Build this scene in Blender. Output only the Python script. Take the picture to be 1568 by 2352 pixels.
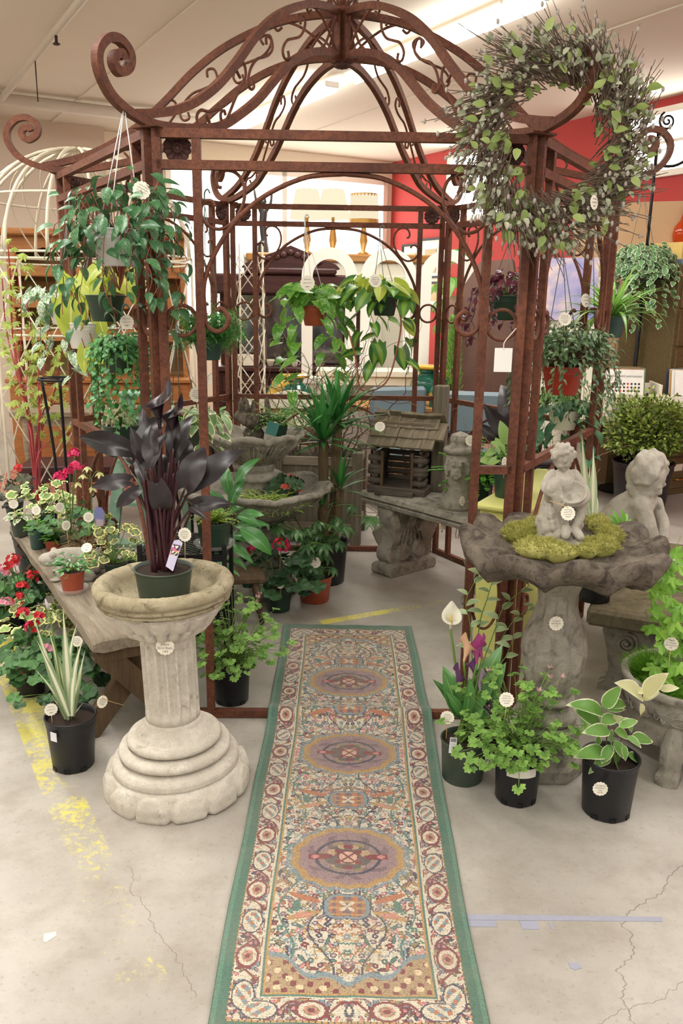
import bpy, math, random
import numpy as np
from mathutils import Vector, Matrix, noise
from math import sin, cos, pi, radians, sqrt, atan2

for _o in list(bpy.data.objects):
    bpy.data.objects.remove(_o)
SC = bpy.context.scene
COL = SC.collection
random.seed(7)
V = Vector

# ---------------------------------------------------------------- camera
FPX, PITCH, ROLL, EYE = 1920.8, 0.25, 0.0146, 1.65
_cd = bpy.data.cameras.new('camera')
CAM = bpy.data.objects.new('camera', _cd)
COL.objects.link(CAM)
_cd.sensor_fit = 'VERTICAL'
_cd.sensor_height = 36.0
_cd.sensor_width = 24.0
_cd.lens = 36.0 * FPX / 2352.0
_cd.clip_start = 0.05
_cd.clip_end = 100
_rt = V((1, 0, 0)); _dn = V((0, -sin(PITCH), -cos(PITCH))); _fw = V((0, cos(PITCH), -sin(PITCH)))
_r2 = _rt * cos(ROLL) - _dn * sin(ROLL)
_d2 = _rt * sin(ROLL) + _dn * cos(ROLL)
_m = Matrix((( _r2.x, -_d2.x, -_fw.x, 0), (_r2.y, -_d2.y, -_fw.y, 0), (_r2.z, -_d2.z, -_fw.z, EYE), (0, 0, 0, 1)))
CAM.matrix_world = _m
SC.camera = CAM

# ---------------------------------------------------------------- world, exposure
SC.view_settings.view_transform = 'Standard'
SC.view_settings.look = 'None'
SC.view_settings.gamma = 1.0
SC.view_settings.use_curve_mapping = False
SC.view_settings.exposure = 0.1
W = bpy.data.worlds.new('daylight')
SC.world = W
W.use_nodes = True
W.node_tree.nodes['Background'].inputs[0].default_value = (1.0, 0.985, 0.96, 1)
W.node_tree.nodes['Background'].inputs[1].default_value = 0.6
LAMP_POWER = 38.0      # each fluorescent batten
WINDOW_GLOW = 10.0      # daylight in the far windows

# ---------------------------------------------------------------- measuring helpers: a sight line of the photo to a point in the room
def ray(px, py):
    u = (px - 784) / FPX; v = (py - 1176) / FPX
    u, v = u * cos(ROLL) + v * sin(ROLL), -u * sin(ROLL) + v * cos(ROLL)
    return V((u, cos(PITCH) - v * sin(PITCH), -sin(PITCH) - v * cos(PITCH)))
def at(px, py, Y):
    d = ray(px, py); return V((0, 0, EYE)) + d * (Y / d.y)
def fl(px, py, z=0.0):
    d = ray(px, py); return V((0, 0, EYE)) + d * ((z - EYE) / d.z)

# ---------------------------------------------------------------- node helpers
MATS = {}
class NT:
    def __init__(s, name):
        s.m = bpy.data.materials.new(name); s.m.use_nodes = True
        s.t = s.m.node_tree; s.t.nodes.clear()
        s.out = s.n('ShaderNodeOutputMaterial')
    def n(s, typ, **kw):
        nd = s.t.nodes.new(typ)
        for k, v in kw.items():
            if k.startswith('i_'):
                nd.inputs[k[2:].replace('_', ' ')].default_value = v
            else: setattr(nd, k, v)
        return nd
    def l(s, a, b): s.t.links.new(a, b)
    def noise(s, co, scale, detail=4, rough=.6, dist=0):
        nd = s.n('ShaderNodeTexNoise'); nd.inputs['Scale'].default_value = scale
        nd.inputs['Detail'].default_value = detail; nd.inputs['Roughness'].default_value = rough
        nd.inputs['Distortion'].default_value = dist
        if co is not None: s.l(co, nd.inputs['Vector'])
        return nd.outputs['Fac']
    def ramp(s, fac, stops, interp='LINEAR'):
        nd = s.n('ShaderNodeValToRGB'); nd.color_ramp.interpolation = interp
        el = nd.color_ramp.elements
        while len(el) < len(stops): el.new(.5)
        for e, (p, c) in zip(el, stops):
            e.position = p; e.color = c if len(c) == 4 else (*c, 1)
        s.l(fac, nd.inputs[0]); return nd.outputs[0]
    def mix(s, fac, a, b, mode='MIX'):
        nd = s.n('ShaderNodeMix', data_type='RGBA', blend_type=mode)
        for i, x in ((0, fac), (6, a), (7, b)):
            if hasattr(x, 'links') or hasattr(x, 'is_linked'): s.l(x, nd.inputs[i])
            else: nd.inputs[i].default_value = x if i == 0 else ((*x, 1) if len(x) == 3 else x)
        return nd.outputs[2]
    def math(s, op, a, b=0.0, c=0.0, clamp=False):
        nd = s.n('ShaderNodeMath', operation=op, use_clamp=clamp)
        for i, x in enumerate((a, b, c)):
            if hasattr(x, 'is_linked'): s.l(x, nd.inputs[i])
            else: nd.inputs[i].default_value = x
        return nd.outputs[0]
    def bump(s, h, strength=.3, dist=.01):
        nd = s.n('ShaderNodeBump'); nd.inputs['Strength'].default_value = strength
        nd.inputs['Distance'].default_value = dist; s.l(h, nd.inputs['Height']); return nd.outputs[0]
    def bsdf(s, col, rough=.6, metal=0.0, spec=.5, normal=None, **kw):
        nd = s.n('ShaderNodeBsdfPrincipled')
        for k, x in (('Base Color', col), ('Roughness', rough), ('Metallic', metal), ('Specular IOR Level', spec)):
            if hasattr(x, 'is_linked'): s.l(x, nd.inputs[k])
            else: nd.inputs[k].default_value = (*x, 1) if k == 'Base Color' and len(x) == 3 else x
        if normal is not None: s.l(normal, nd.inputs['Normal'])
        for k, v in kw.items(): nd.inputs[k.replace('_', ' ')].default_value = v
        return nd
    def done(s, shader):
        s.l(shader, s.out.inputs[0]); return s.m
    def obj(s): return s.n('ShaderNodeTexCoord').outputs['Object']
    def uv(s): return s.n('ShaderNodeUVMap').outputs[0]
    def sep(s, v):
        nd = s.n('ShaderNodeSeparateXYZ'); s.l(v, nd.inputs[0]); return nd.outputs

def lin(r, g, b):
    f = lambda c: ((c / 255 + .055) / 1.055) ** 2.4 if c > 10 else c / 255 / 12.92
    return (f(r), f(g), f(b))

def m_plain(name, rgb, rough=.5, metal=0., var=.12, scale=14, bump=0.0, spec=.5, **kw):
    if name in MATS: return MATS[name]
    t = NT(name); co = t.obj(); c = lin(*rgb)
    f = t.noise(co, scale, 5)
    col = t.mix(f, tuple(x * (1 - var) for x in c), tuple(min(1, x * (1 + var)) for x in c))
    nm = t.bump(t.noise(co, scale * 8, 3), bump, .004) if bump else None
    MATS[name] = t.done(t.bsdf(col, rough, metal, spec, nm, **kw).outputs[0]); return MATS[name]

def m_stone(name, light, dark, stain=None, scale=9, pit=.5, stain_amt=.45, moss=None, rough=.9):
    """cast stone: mottled, pitted, with lichen stains of their own shape"""
    if name in MATS: return MATS[name]
    t = NT(name); co = t.obj()
    a = t.noise(co, scale, 8, .65); b = t.noise(co, scale * 5, 6, .7); g = t.noise(co, scale * 28, 3, .6)
    col = t.mix(t.ramp(a, [(.32, (0,)*3), (.68, (1,)*3)]), lin(*dark), lin(*light))
    col = t.mix(t.ramp(b, [(.42, (0,)*3), (.6, (.55,)*3)]), col, tuple(x * .72 for x in lin(*light)))
    if stain:
        col = t.mix(t.ramp(t.noise(co, scale * 1.7, 9, .72, .6), [(1 - stain_amt - .1, (0,)*3), (1 - stain_amt + .08, (.85,)*3)]), col, lin(*stain))
    if moss:
        col = t.mix(t.ramp(t.noise(co, scale * .8, 9, .75, .3), [(.52, (0,)*3), (.66, (.8,)*3)]), col, lin(*moss))
    col = t.mix(t.ramp(g, [(.3, (.5,)*3), (.42, (0,)*3)]), col, tuple(x * .4 for x in lin(*dark)))
    h = t.math('ADD', t.math('MULTIPLY', b, .6), g)
    MATS[name] = t.done(t.bsdf(col, rough, 0, .2, t.bump(h, pit, .006)).outputs[0]); return MATS[name]

def m_wood(name, light, dark, axis='X', scale=9, rough=.6, bump=.25, crack=False, spec=.3):
    if name in MATS: return MATS[name]
    t = NT(name); mp = t.n('ShaderNodeMapping'); t.l(t.obj(), mp.inputs[0])
    s = [7.0, 7.0, 7.0]; s['XYZ'.index(axis)] = .55; mp.inputs['Scale'].default_value = s
    a = t.noise(mp.outputs[0], scale, 8, .7, .8); b = t.noise(mp.outputs[0], scale * 4, 4, .6)
    col = t.mix(t.ramp(a, [(.3, (0,)*3), (.7, (1,)*3)]), lin(*dark), lin(*light))
    col = t.mix(t.math('MULTIPLY', b, .45), col, tuple(x * .55 for x in lin(*dark)))
    if crack:
        col = t.mix(t.ramp(t.noise(mp.outputs[0], scale * 2.2, 6, .8), [(.30, (.8,)*3), (.37, (0,)*3)]), col, tuple(x * .35 for x in lin(*dark)))
    MATS[name] = t.done(t.bsdf(col, rough, 0, spec, t.bump(t.math('ADD', a, b), bump, .004)).outputs[0]); return MATS[name]

def m_leaf(name, base, light=None, edge=None, edge_w=.16, rib=None, blotch=None, blotch_amt=.4, rough=.38, radial=False,
           translucent=.25, vein=.25, ring=None, center=None, spec=.5, spots=None, var=.22, blotch_scale=7.0):
    """leaf blade: u across, v along (or v = distance from the stalk for round leaves)"""
    if name in MATS: return MATS[name]
    t = NT(name); uv = t.uv(); xyz = t.sep(uv)
    c = lin(*base); c2 = lin(*light) if light else tuple(min(1, x * 1.5) for x in c)
    oi = t.n('ShaderNodeObjectInfo').outputs['Random']; isl = t.n('ShaderNodeNewGeometry').outputs['Random Per Island']
    rnd = t.math('FRACT', t.math('ADD', oi, isl))
    col = t.mix(rnd, tuple(x * (1 - var) for x in c), c2)
    # veins
    au = t.math('ABSOLUTE', t.math('SUBTRACT', t.math('MULTIPLY', xyz[0], 2), 1))
    mp = t.n('ShaderNodeCombineXYZ'); t.l(t.math('ADD', xyz[0], t.math('MULTIPLY', oi, 37.)), mp.inputs[0]); t.l(xyz[1], mp.inputs[1]); t.l(t.math('MULTIPLY', isl, 91.), mp.inputs[2])
    nf = t.noise(mp.outputs[0], blotch_scale, 5, .6, .5)
    if vein:
        w = t.math('SINE', t.math('MULTIPLY', t.math('SUBTRACT', xyz[1], t.math('MULTIPLY', au, .35)), 46.0))
        col = t.mix(t.math('MULTIPLY', t.math('POWER', t.math('MULTIPLY_ADD', w, .5, .5), 6.0), vein), col, c2)
    if blotch:
        col = t.mix(t.ramp(nf, [(1 - blotch_amt - .06, (0,)*3), (1 - blotch_amt + .05, (1,)*3)]), col, lin(*blotch))
    if radial:
        e = t.math('ADD', xyz[1], t.math('MULTIPLY', t.math('SUBTRACT', nf, .5), .3))
        if ring: col = t.mix(t.ramp(e, [(.42, (0,)*3), (.5, (1,)*3), (.72, (1,)*3), (.8, (0,)*3)]), col, lin(*ring))
        if edge: col = t.mix(t.ramp(e, [(1 - edge_w - .06, (0,)*3), (1 - edge_w + .04, (1,)*3)]), col, lin(*edge))
    else:
        if center: col = t.mix(t.ramp(au, [(.25, (1,)*3), (.5, (0,)*3)]), col, lin(*center))
        if edge:
            e = t.math('ADD', t.math('MAXIMUM', au, t.math('SUBTRACT', t.math('MULTIPLY', xyz[1], 1.0), .04)), t.math('MULTIPLY', t.math('SUBTRACT', nf, .5), .22))
            col = t.mix(t.ramp(e, [(1 - edge_w - .05, (0,)*3), (1 - edge_w + .03, (1,)*3)]), col, lin(*edge))
        if rib: col = t.mix(t.ramp(au, [(.03, (1,)*3), (.1, (0,)*3)]), col, lin(*rib))
    if spots: col = t.mix(t.ramp(t.noise(t.obj(), 190, 2, .5), [(.7, (0,)*3), (.74, (1,)*3)]), col, lin(*spots))
    b = t.bsdf(col, rough, 0, spec)
    if translucent:
        tr = t.n('ShaderNodeBsdfTranslucent'); t.l(col, tr.inputs[0])
        ms = t.n('ShaderNodeMixShader'); ms.inputs[0].default_value = translucent
        t.l(b.outputs[0], ms.inputs[1]); t.l(tr.outputs[0], ms.inputs[2]); sh = ms.outputs[0]
    else: sh = b.outputs[0]
    MATS[name] = t.done(sh); return MATS[name]

def m_emit(name, rgb, strength):
    if name in MATS: return MATS[name]
    t = NT(name); e = t.n('ShaderNodeEmission'); e.inputs[0].default_value = (*lin(*rgb), 1); e.inputs[1].default_value = strength
    MATS[name] = t.done(e.outputs[0]); return MATS[name]

def m_glass(name, rgb=(255, 255, 255), rough=.05, alpha=.35):
    if name in MATS: return MATS[name]
    t = NT(name); b = t.bsdf(lin(*rgb), rough, 0, .6); tr = t.n('ShaderNodeBsdfTransparent')
    ms = t.n('ShaderNodeMixShader'); ms.inputs[0].default_value = alpha
    t.l(tr.outputs[0], ms.inputs[1]); t.l(b.outputs[0], ms.inputs[2]); MATS[name] = t.done(ms.outputs[0]); return MATS[name]

# ---------------------------------------------------------------- mesh builder
class MB:
    def __init__(s): s.v = []; s.f = []; s.uv = []; s.sm = []; s.mi = []; s.has_uv = False; s.cur = 0
    def add(s, vs, fs, smooth=False, uvs=None, M=None):
        o = len(s.v)
        if M is not None: vs = [tuple(M @ V(p)) for p in vs]
        s.v.extend(tuple(p) for p in vs)
        for f in fs:
            s.f.append([i + o for i in f]); s.sm.append(smooth); s.mi.append(s.cur)
        if uvs is not None: s.has_uv = True; s.uv.extend(uvs)
        else: s.uv.extend([(.5, .5)] * len(vs))
        return s
    def box(s, c, d, M=None, b=0.0, rz=0.0):
        hx, hy, hz = d[0] / 2, d[1] / 2, d[2] / 2
        T = Matrix.Translation(V(c)) @ Matrix.Rotation(rz, 4, 'Z')
        if M is not None: T = M @ T
        if not b:
            vs = [(x * hx, y * hy, z * hz) for z in (-1, 1) for y in (-1, 1) for x in (-1, 1)]
            fs = [(0, 2, 3, 1), (4, 5, 7, 6), (0, 1, 5, 4), (2, 6, 7, 3), (0, 4, 6, 2), (1, 3, 7, 5)]
            return s.add(vs, fs, False, None, T)
        b = min(b, hx * .95, hy * .95, hz * .95)
        vs = []; idx = {}
        H = (hx, hy, hz)
        for sx in (-1, 1):
            for sy in (-1, 1):
                for sz in (-1, 1):
                    for a in range(3):
                        p = [sg * (H[k] if k == a else H[k] - b) for k, sg in enumerate((sx, sy, sz))]
                        idx[(sx, sy, sz, a)] = len(vs); vs.append(p)
        fs = []
        for a in range(3):
            o = [k for k in range(3) if k != a]
            for sg in (-1, 1):
                q = []
                for (p, r) in ((-1, -1), (1, -1), (1, 1), (-1, 1)):
                    key = [0, 0, 0]; key[a] = sg; key[o[0]] = p; key[o[1]] = r
                    q.append(idx[(*key, a)])
                if (sg > 0) != (a != 1): q.reverse()
                fs.append(q)
        for a in range(3):
            b1, c1 = [k for k in range(3) if k != a]
            for p in (-1, 1):
                for r in (-1, 1):
                    k0 = [0, 0, 0]; k1 = [0, 0, 0]; k0[a] = -1; k1[a] = 1
                    for k in (k0, k1): k[b1] = p; k[c1] = r
                    fs.append([idx[(*k0, b1)], idx[(*k1, b1)], idx[(*k1, c1)], idx[(*k0, c1)]])
        for sx in (-1, 1):
            for sy in (-1, 1):
                for sz in (-1, 1): fs.append([idx[(sx, sy, sz, a)] for a in range(3)])
        # orient outward
        out = []
        for f in fs:
            P = [V(vs[i]) for i in f]; nrm = (P[1] - P[0]).cross(P[2] - P[0]); cen = sum(P, V()) / len(P)
            out.append(f if nrm.dot(cen) > 0 else f[::-1])
        return s.add(vs, out, False, None, T)
    def lathe(s, prof, n=32, mod=None, smooth=True, M=None, cap=True, arc=2 * pi):
        """prof: (r, z) list from bottom to top (or any path); mod(r, z, ang, k) -> (r, z)"""
        vs = []; fs = []; L = len(prof); closed = abs(arc - 2 * pi) < 1e-6
        N = n if closed else n + 1
        for j in range(N):
            a = arc * j / n; ca, sa = cos(a), sin(a)
            for k, (r, z) in enumerate(prof):
                if mod: r, z = mod(r, z, a, k)
                vs.append((r * ca, r * sa, z))
        for j in range(n):
            j2 = (j + 1) % N
            for k in range(L - 1):
                fs.append((j * L + k, j2 * L + k, j2 * L + k + 1, j * L + k + 1))
        if cap and closed:
            if prof[0][0] > 1e-5: fs.append([j * L for j in range(N)][::-1])
            if prof[-1][0] > 1e-5: fs.append([j * L + L - 1 for j in range(N)])
        return s.add(vs, fs, smooth, None, M)
    def tube(s, pts, r, n=6, smooth=True, cap=True, M=None, sq=None):
        """round tube along pts; r a number or a list. sq=(w,h): rectangular bar instead, h along the plane normal"""
        pts = [V(p) for p in pts]; L = len(pts)
        if L < 2: return s
        R = r if isinstance(r, (list, tuple)) else [r] * L
        tan = []
        for i in range(L):
            t = pts[min(i + 1, L - 1)] - pts[max(i - 1, 0)]
            tan.append(t.normalized() if t.length > 1e-9 else V((0, 0, 1)))
        if sq and len(sq) > 2: up = V(sq[2])
        else:
            up = V((0, 0, 1)) if abs(tan[0].z) < .9 else V((1, 0, 0))
        vs = []; fs = []
        nrm = (up - tan[0] * up.dot(tan[0])).normalized()
        for i in range(L):
            if sq and len(sq) > 2: nrm = (up - tan[i] * up.dot(tan[i])).normalized()
            elif i: nrm = (nrm - tan[i] * nrm.dot(tan[i])); nrm = nrm.normalized() if nrm.length > 1e-6 else tan[i].orthogonal().normalized()
            bn = tan[i].cross(nrm)
            if sq:
                w, h = sq[0] / 2 * (R[i] if r else 1), sq[1] / 2 * (R[i] if r else 1)
                for (a, b) in ((-1, -1), (1, -1), (1, 1), (-1, 1)): vs.append(pts[i] + bn * (a * w) + nrm * (b * h))
            else:
                for k in range(n):
                    a = 2 * pi * k / n; vs.append(pts[i] + (nrm * cos(a) + bn * sin(a)) * R[i])
        m = 4 if sq else n
        for i in range(L - 1):
            for k in range(m):
                k2 = (k + 1) % m; fs.append((i * m + k, i * m + k2, (i + 1) * m + k2, (i + 1) * m + k))
        if cap: fs.append(list(range(m))[::-1]); fs.append([(L - 1) * m + k for k in range(m)])
        return s.add(vs, fs, smooth and not sq, None, M)
    def grid(s, fn, nu, nv, smooth=True, uvs=True, M=None):
        vs = []; uv = []
        for j in range(nv + 1):
            for i in range(nu + 1):
                vs.append(fn(i / nu, j / nv)); uv.append((i / nu, j / nv))
        fs = [(j * (nu + 1) + i, j * (nu + 1) + i + 1, (j + 1) * (nu + 1) + i + 1, (j + 1) * (nu + 1) + i) for j in range(nv) for i in range(nu)]
        return s.add(vs, fs, smooth, uv, M)
    def prism(s, poly, depth, M=None, smooth=False):
        """poly in XZ, extruded along Y by depth, centred"""
        n = len(poly); vs = [(x, -depth / 2, z) for x, z in poly] + [(x, depth / 2, z) for x, z in poly]
        fs = [list(range(n)), list(range(n, 2 * n))[::-1]] + [(i, i + n, (i + 1) % n + n, (i + 1) % n) for i in range(n)]
        return s.add(vs, fs, smooth, None, M)
    def ball(s, c, r, nu=12, nv=8, M=None):
        c = V(c); rr = V(r) if not isinstance(r, (int, float)) else V((r, r, r))
        vs = [c + V((0, 0, rr.z))]; fs = []
        for j in range(1, nv):
            t = pi * j / nv
            for i in range(nu):
                a = 2 * pi * i / nu; vs.append(c + V((rr.x * sin(t) * cos(a), rr.y * sin(t) * sin(a), rr.z * cos(t))))
        vs.append(c - V((0, 0, rr.z)))
        for i in range(nu): fs.append((0, 1 + i, 1 + (i + 1) % nu))
        for j in range(nv - 2):
            for i in range(nu):
                a = 1 + j * nu + i; b = 1 + j * nu + (i + 1) % nu; fs.append((a, a + nu, b + nu, b))
        e = len(vs) - 1; o = 1 + (nv - 2) * nu
        for i in range(nu): fs.append((o + i, e, o + (i + 1) % nu))
        return s.add(vs, fs, True, None, M)
    def mesh(s, name, mat):
        me = bpy.data.meshes.new(name); me.from_pydata(s.v, [], s.f)
        for m in (mat if isinstance(mat, (list, tuple)) else [mat]): me.materials.append(m)
        me.polygons.foreach_set('use_smooth', s.sm)
        if any(s.mi): me.polygons.foreach_set('material_index', s.mi)
        if s.has_uv:
            ul = me.uv_layers.new(name='UVMap'); li = np.zeros(len(me.loops), dtype=np.int32)
            me.loops.foreach_get('vertex_index', li)
            ul.data.foreach_set('uv', np.array(s.uv, dtype=np.float32)[li].ravel())
        me.update(); return me
    def obj(s, name, mat, parent=None, loc=None, rot=None):
        o = bpy.data.objects.new(name, s.mesh(name, mat)); COL.objects.link(o)
        if parent: o.parent = parent
        if loc is not None: o.location = loc
        if rot is not None: o.rotation_euler = rot
        return o

def inst(name, me, parent=None, M=None):
    o = bpy.data.objects.new(name, me); COL.objects.link(o)
    if parent: o.parent = parent
    if M is not None: o.matrix_local = M
    return o
def tag(o, label, cat, group=None, kind=None):
    o['label'] = label; o['category'] = cat
    if group: o['group'] = group
    if kind: o['kind'] = kind
    return o
def thing(name, label, cat, loc=(0, 0, 0), rz=0.0, group=None):
    o = bpy.data.objects.new(name, None); COL.objects.link(o)
    o.empty_display_size = .05; o.location = loc; o.rotation_euler = (0, 0, rz)
    return tag(o, label, cat, group)
def struct(o):
    o['kind'] = 'structure'; return o
def stuff(o):
    o['kind'] = 'stuff'; return o
def copy_tree(o, parent=None, loc=None, rz=None, label=None):
    c = o.copy(); COL.objects.link(c); c.parent = parent
    if loc is not None: c.location = loc
    if rz is not None: c.rotation_euler = (0, 0, rz)
    if label: c['label'] = label
    for ch in list(o.children): copy_tree(ch, c)
    return c
def frame(pos, d, up=(0, 0, 1), s=1.0):
    """matrix whose Y runs along d and whose Z is as near up as it can be"""
    y = V(d).normalized(); u = V(up)
    x = y.cross(u)
    x = x.normalized() if x.length > 1e-5 else y.orthogonal().normalized()
    z = x.cross(y); p = V(pos)
    if isinstance(s, (int, float)): s = (s, s, s)
    return Matrix(((x.x * s[0], y.x * s[1], z.x * s[2], p.x), (x.y * s[0], y.y * s[1], z.y * s[2], p.y), (x.z * s[0], y.z * s[1], z.z * s[2], p.z), (0, 0, 0, 1)))
def rr(a, b): return random.uniform(a, b)
def spline(pts, n=8, closed=False):
    """Catmull-Rom through pts"""
    P = [V(p) for p in pts]; out = []; L = len(P)
    rng = range(L if closed else L - 1)
    for i in rng:
        if closed: p0, p1, p2, p3 = P[(i - 1) % L], P[i], P[(i + 1) % L], P[(i + 2) % L]
        else: p0 = P[max(i - 1, 0)]; p1 = P[i]; p2 = P[i + 1]; p3 = P[min(i + 2, L - 1)]
        for k in range(n):
            t = k / n; t2 = t * t; t3 = t2 * t
            out.append((p1 * 2 + (p2 - p0) * t + (p0 * 2 - p1 * 5 + p2 * 4 - p3) * t2 + (p1 * 3 - p0 - p2 * 3 + p3) * t3) * .5)
    if not closed: out.append(P[-1])
    return out
def nz(p, s=1.0, o=0.0): return noise.noise(V(p) * s + V((o, o * 1.7, o * .3)))
# ================================================================ the room: its long axis runs 30 degrees left of the view
AX = V((-.5, .8660254, 0)); BX = V((.8660254, .5, 0)); BRZ = radians(30)
def bf(a, b, z=0.0): return AX * a + BX * b + V((0, 0, z))
CEIL, RED_B, FAR_A, NEAR_A, STEP_B = 3.6, 7.19, 11.1, 10.86, 2.9
def on_red(px, py):
    d = ray(px, py); p = V((0, 0, EYE)) + d * (RED_B / d.dot(BX)); return p.dot(AX), p.z
def quad(mb, p): mb.add(p, [tuple(range(len(p)))])
def wall_mb(a0, b0, a1, b1, z0=0, z1=CEIL, th=.12, M=None):
    mb = MB(); p, q = bf(a0, b0), bf(a1, b1); d = q - p; c = (p + q) / 2
    mb.box((c.x, c.y, (z0 + z1) / 2), (d.length, th, z1 - z0), rz=atan2(d.y, d.x)); return mb

def floor_material():
    t = NT('polished concrete'); co = t.obj(); x = t.sep(co)
    n1 = t.noise(co, 1.3, 8, .62); n2 = t.noise(co, 7, 8, .7); n3 = t.noise(co, 60, 4, .6)
    col = t.mix(t.ramp(n1, [(.34, (0,)*3), (.66, (1,)*3)]), lin(158, 152, 143), lin(188, 183, 174))
    col = t.mix(t.ramp(n2, [(.35, (.4,)*3), (.55, (0,)*3)]), col, lin(142, 132, 118))
    col = t.mix(t.ramp(n3, [(.3, (.35,)*3), (.42, (0,)*3)]), col, lin(128, 118, 104))
    col = t.mix(t.ramp(t.noise(co, 3.1, 3, .5, 1.5), [(.70, (0,)*3), (.74, (.35,)*3)]), col, lin(150, 128, 100))
    # worn yellow guide line: u = along, d = across
    def line(p, q, w, keep, col):
        px, py = p; dx, dy = q[0] - px, q[1] - py; L = sqrt(dx * dx + dy * dy); dx /= L; dy /= L
        rx = t.math('SUBTRACT', x[0], px); ry = t.math('SUBTRACT', x[1], py)
        dd = t.math('ABSOLUTE', t.math('ADD', t.math('MULTIPLY', rx, -dy), t.math('MULTIPLY', ry, dx)))
        al = t.math('ADD', t.math('MULTIPLY', rx, dx), t.math('MULTIPLY', ry, dy))
        inside = t.math('MULTIPLY', t.math('GREATER_THAN', al, 0), t.math('LESS_THAN', al, L))
        wear = t.ramp(t.math('ADD', t.math('ADD', t.math('MULTIPLY', t.noise(co, 45, 6, .75), .55), t.math('MULTIPLY', t.noise(co, 5, 5, .6), .45)), t.math('MULTIPLY', al, -keep)), [(.36, (0,)*3), (.46, (.85,)*3)])
        m = t.math('MULTIPLY', t.math('MULTIPLY', inside, t.math('LESS_THAN', dd, w)), wear)
        return t.mix(m, col, lin(222, 212, 92))
    col = line((-1.75, 3.95), (-.42, 1.62), .062, .075, col)
    col = line((-.10, 4.11), (1.6, 4.95), .03, .24, col)
    # cracks: a wandering hairline
    def crack(p, q, amp, sc, w, col):
        px, py = p; dx, dy = q[0] - px, q[1] - py; L = sqrt(dx * dx + dy * dy); dx /= L; dy /= L
        rx = t.math('SUBTRACT', x[0], px); ry = t.math('SUBTRACT', x[1], py)
        al = t.math('ADD', t.math('MULTIPLY', rx, dx), t.math('MULTIPLY', ry, dy))
        cb = t.n('ShaderNodeCombineXYZ'); t.l(al, cb.inputs[0]); cb.inputs[1].default_value = p[0] * 7
        wob = t.math('MULTIPLY', t.math('SUBTRACT', t.noise(cb.outputs[0], sc, 6, .62), .5), amp)
        dd = t.math('ABSOLUTE', t.math('ADD', t.math('ADD', t.math('MULTIPLY', rx, -dy), t.math('MULTIPLY', ry, dx)), wob))
        inside = t.math('MULTIPLY', t.math('GREATER_THAN', al, 0), t.math('LESS_THAN', al, L))
        return t.mix(t.math('MULTIPLY', t.math('MULTIPLY', inside, t.math('LESS_THAN', dd, w)), .7), col, lin(110, 100, 88))
    col = crack((1.08, 2.22), (.78, 1.95), .12, 6, .0016, col)
    col = crack((.78, 1.95), (.68, 1.5), .22, 5, .0018, col)
    col = crack((-.63, 2.15), (-.33, 1.68), .16, 6, .0011, col)
    col = crack((.95, 1.78), (.6, 1.6), .1, 8, .0011, col)
    rough = t.math('MULTIPLY_ADD', n2, .22, .22)
    return t.done(t.bsdf(col, rough, 0, .45, t.bump(n3, .08, .002)).outputs[0])

mb = MB()
P = [bf(-7, -7), bf(-7, RED_B + .1), bf(FAR_A + .1, RED_B + .1), bf(FAR_A + .1, -7)]
quad(mb, P[::1]); FLOOR = struct(mb.obj('floor', floor_material()))
M_CEIL = m_plain('painted ceiling', (214, 204, 188), .85, var=.05, scale=1.2)
mb = MB(); quad(mb, [p + V((0, 0, CEIL)) for p in P[::-1]]); struct(mb.obj('ceiling', M_CEIL))
# seams of the ceiling boards
for i, b in enumerate((2.3, 5.1)):
    mb = MB(); mb.tube([bf(-3, b, CEIL - .004), bf(FAR_A, b, CEIL - .004)], 0, sq=(.035, .012, (0, 0, 1))); struct(mb.obj('trim_%d' % (i + 1), M_CEIL))
M_BEIGE = m_plain('beige plaster', (206, 190, 172), .9, var=.05, scale=2)
M_RED = m_plain('red painted wall', (186, 66, 64), .8, var=.08, scale=2.5)
M_WHITE = m_plain('white painted wood', (240, 236, 226), .5, var=.03)
M_CREAM = m_plain('cream plaster', (236, 226, 206), .85, var=.04, scale=2)
struct(wall_mb(-5, RED_B + .06, FAR_A, RED_B + .06).obj('wall_right', M_RED))
struct(wall_mb(FAR_A + .06, STEP_B - .1, FAR_A + .06, RED_B).obj('wall_far', M_CREAM))
struct(wall_mb(NEAR_A + .06, -7, NEAR_A + .06, STEP_B).obj('wall_back', M_BEIGE))
struct(wall_mb(NEAR_A + .12, STEP_B - .06, FAR_A, STEP_B - .06).obj('wall_step', M_BEIGE))
struct(wall_mb(-5, -7.06, NEAR_A, -7.06).obj('wall_left', M_BEIGE))
# brick-paved strip at the back of the shop
def brick_floor():
    t = NT('red brick paving'); br = t.n('ShaderNodeTexBrick'); t.l(t.obj(), br.inputs[0])
    br.inputs['Scale'].default_value = 4.5; br.inputs['Color1'].default_value = (*lin(178, 88, 74), 1); br.inputs['Color2'].default_value = (*lin(160, 70, 60), 1)
    br.inputs['Mortar'].default_value = (*lin(190, 170, 150), 1); br.inputs['Mortar Size'].default_value = .03
    return t.done(t.bsdf(br.outputs[0], .7, 0, .3).outputs[0])
mb = MB(); mb.box((0, 0, .003), (5.2, 1.1, .006)); o = struct(mb.obj('floor_brick', brick_floor(), loc=(-.6, 7.35, 0), rot=(0, 0, radians(-4))))

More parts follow.
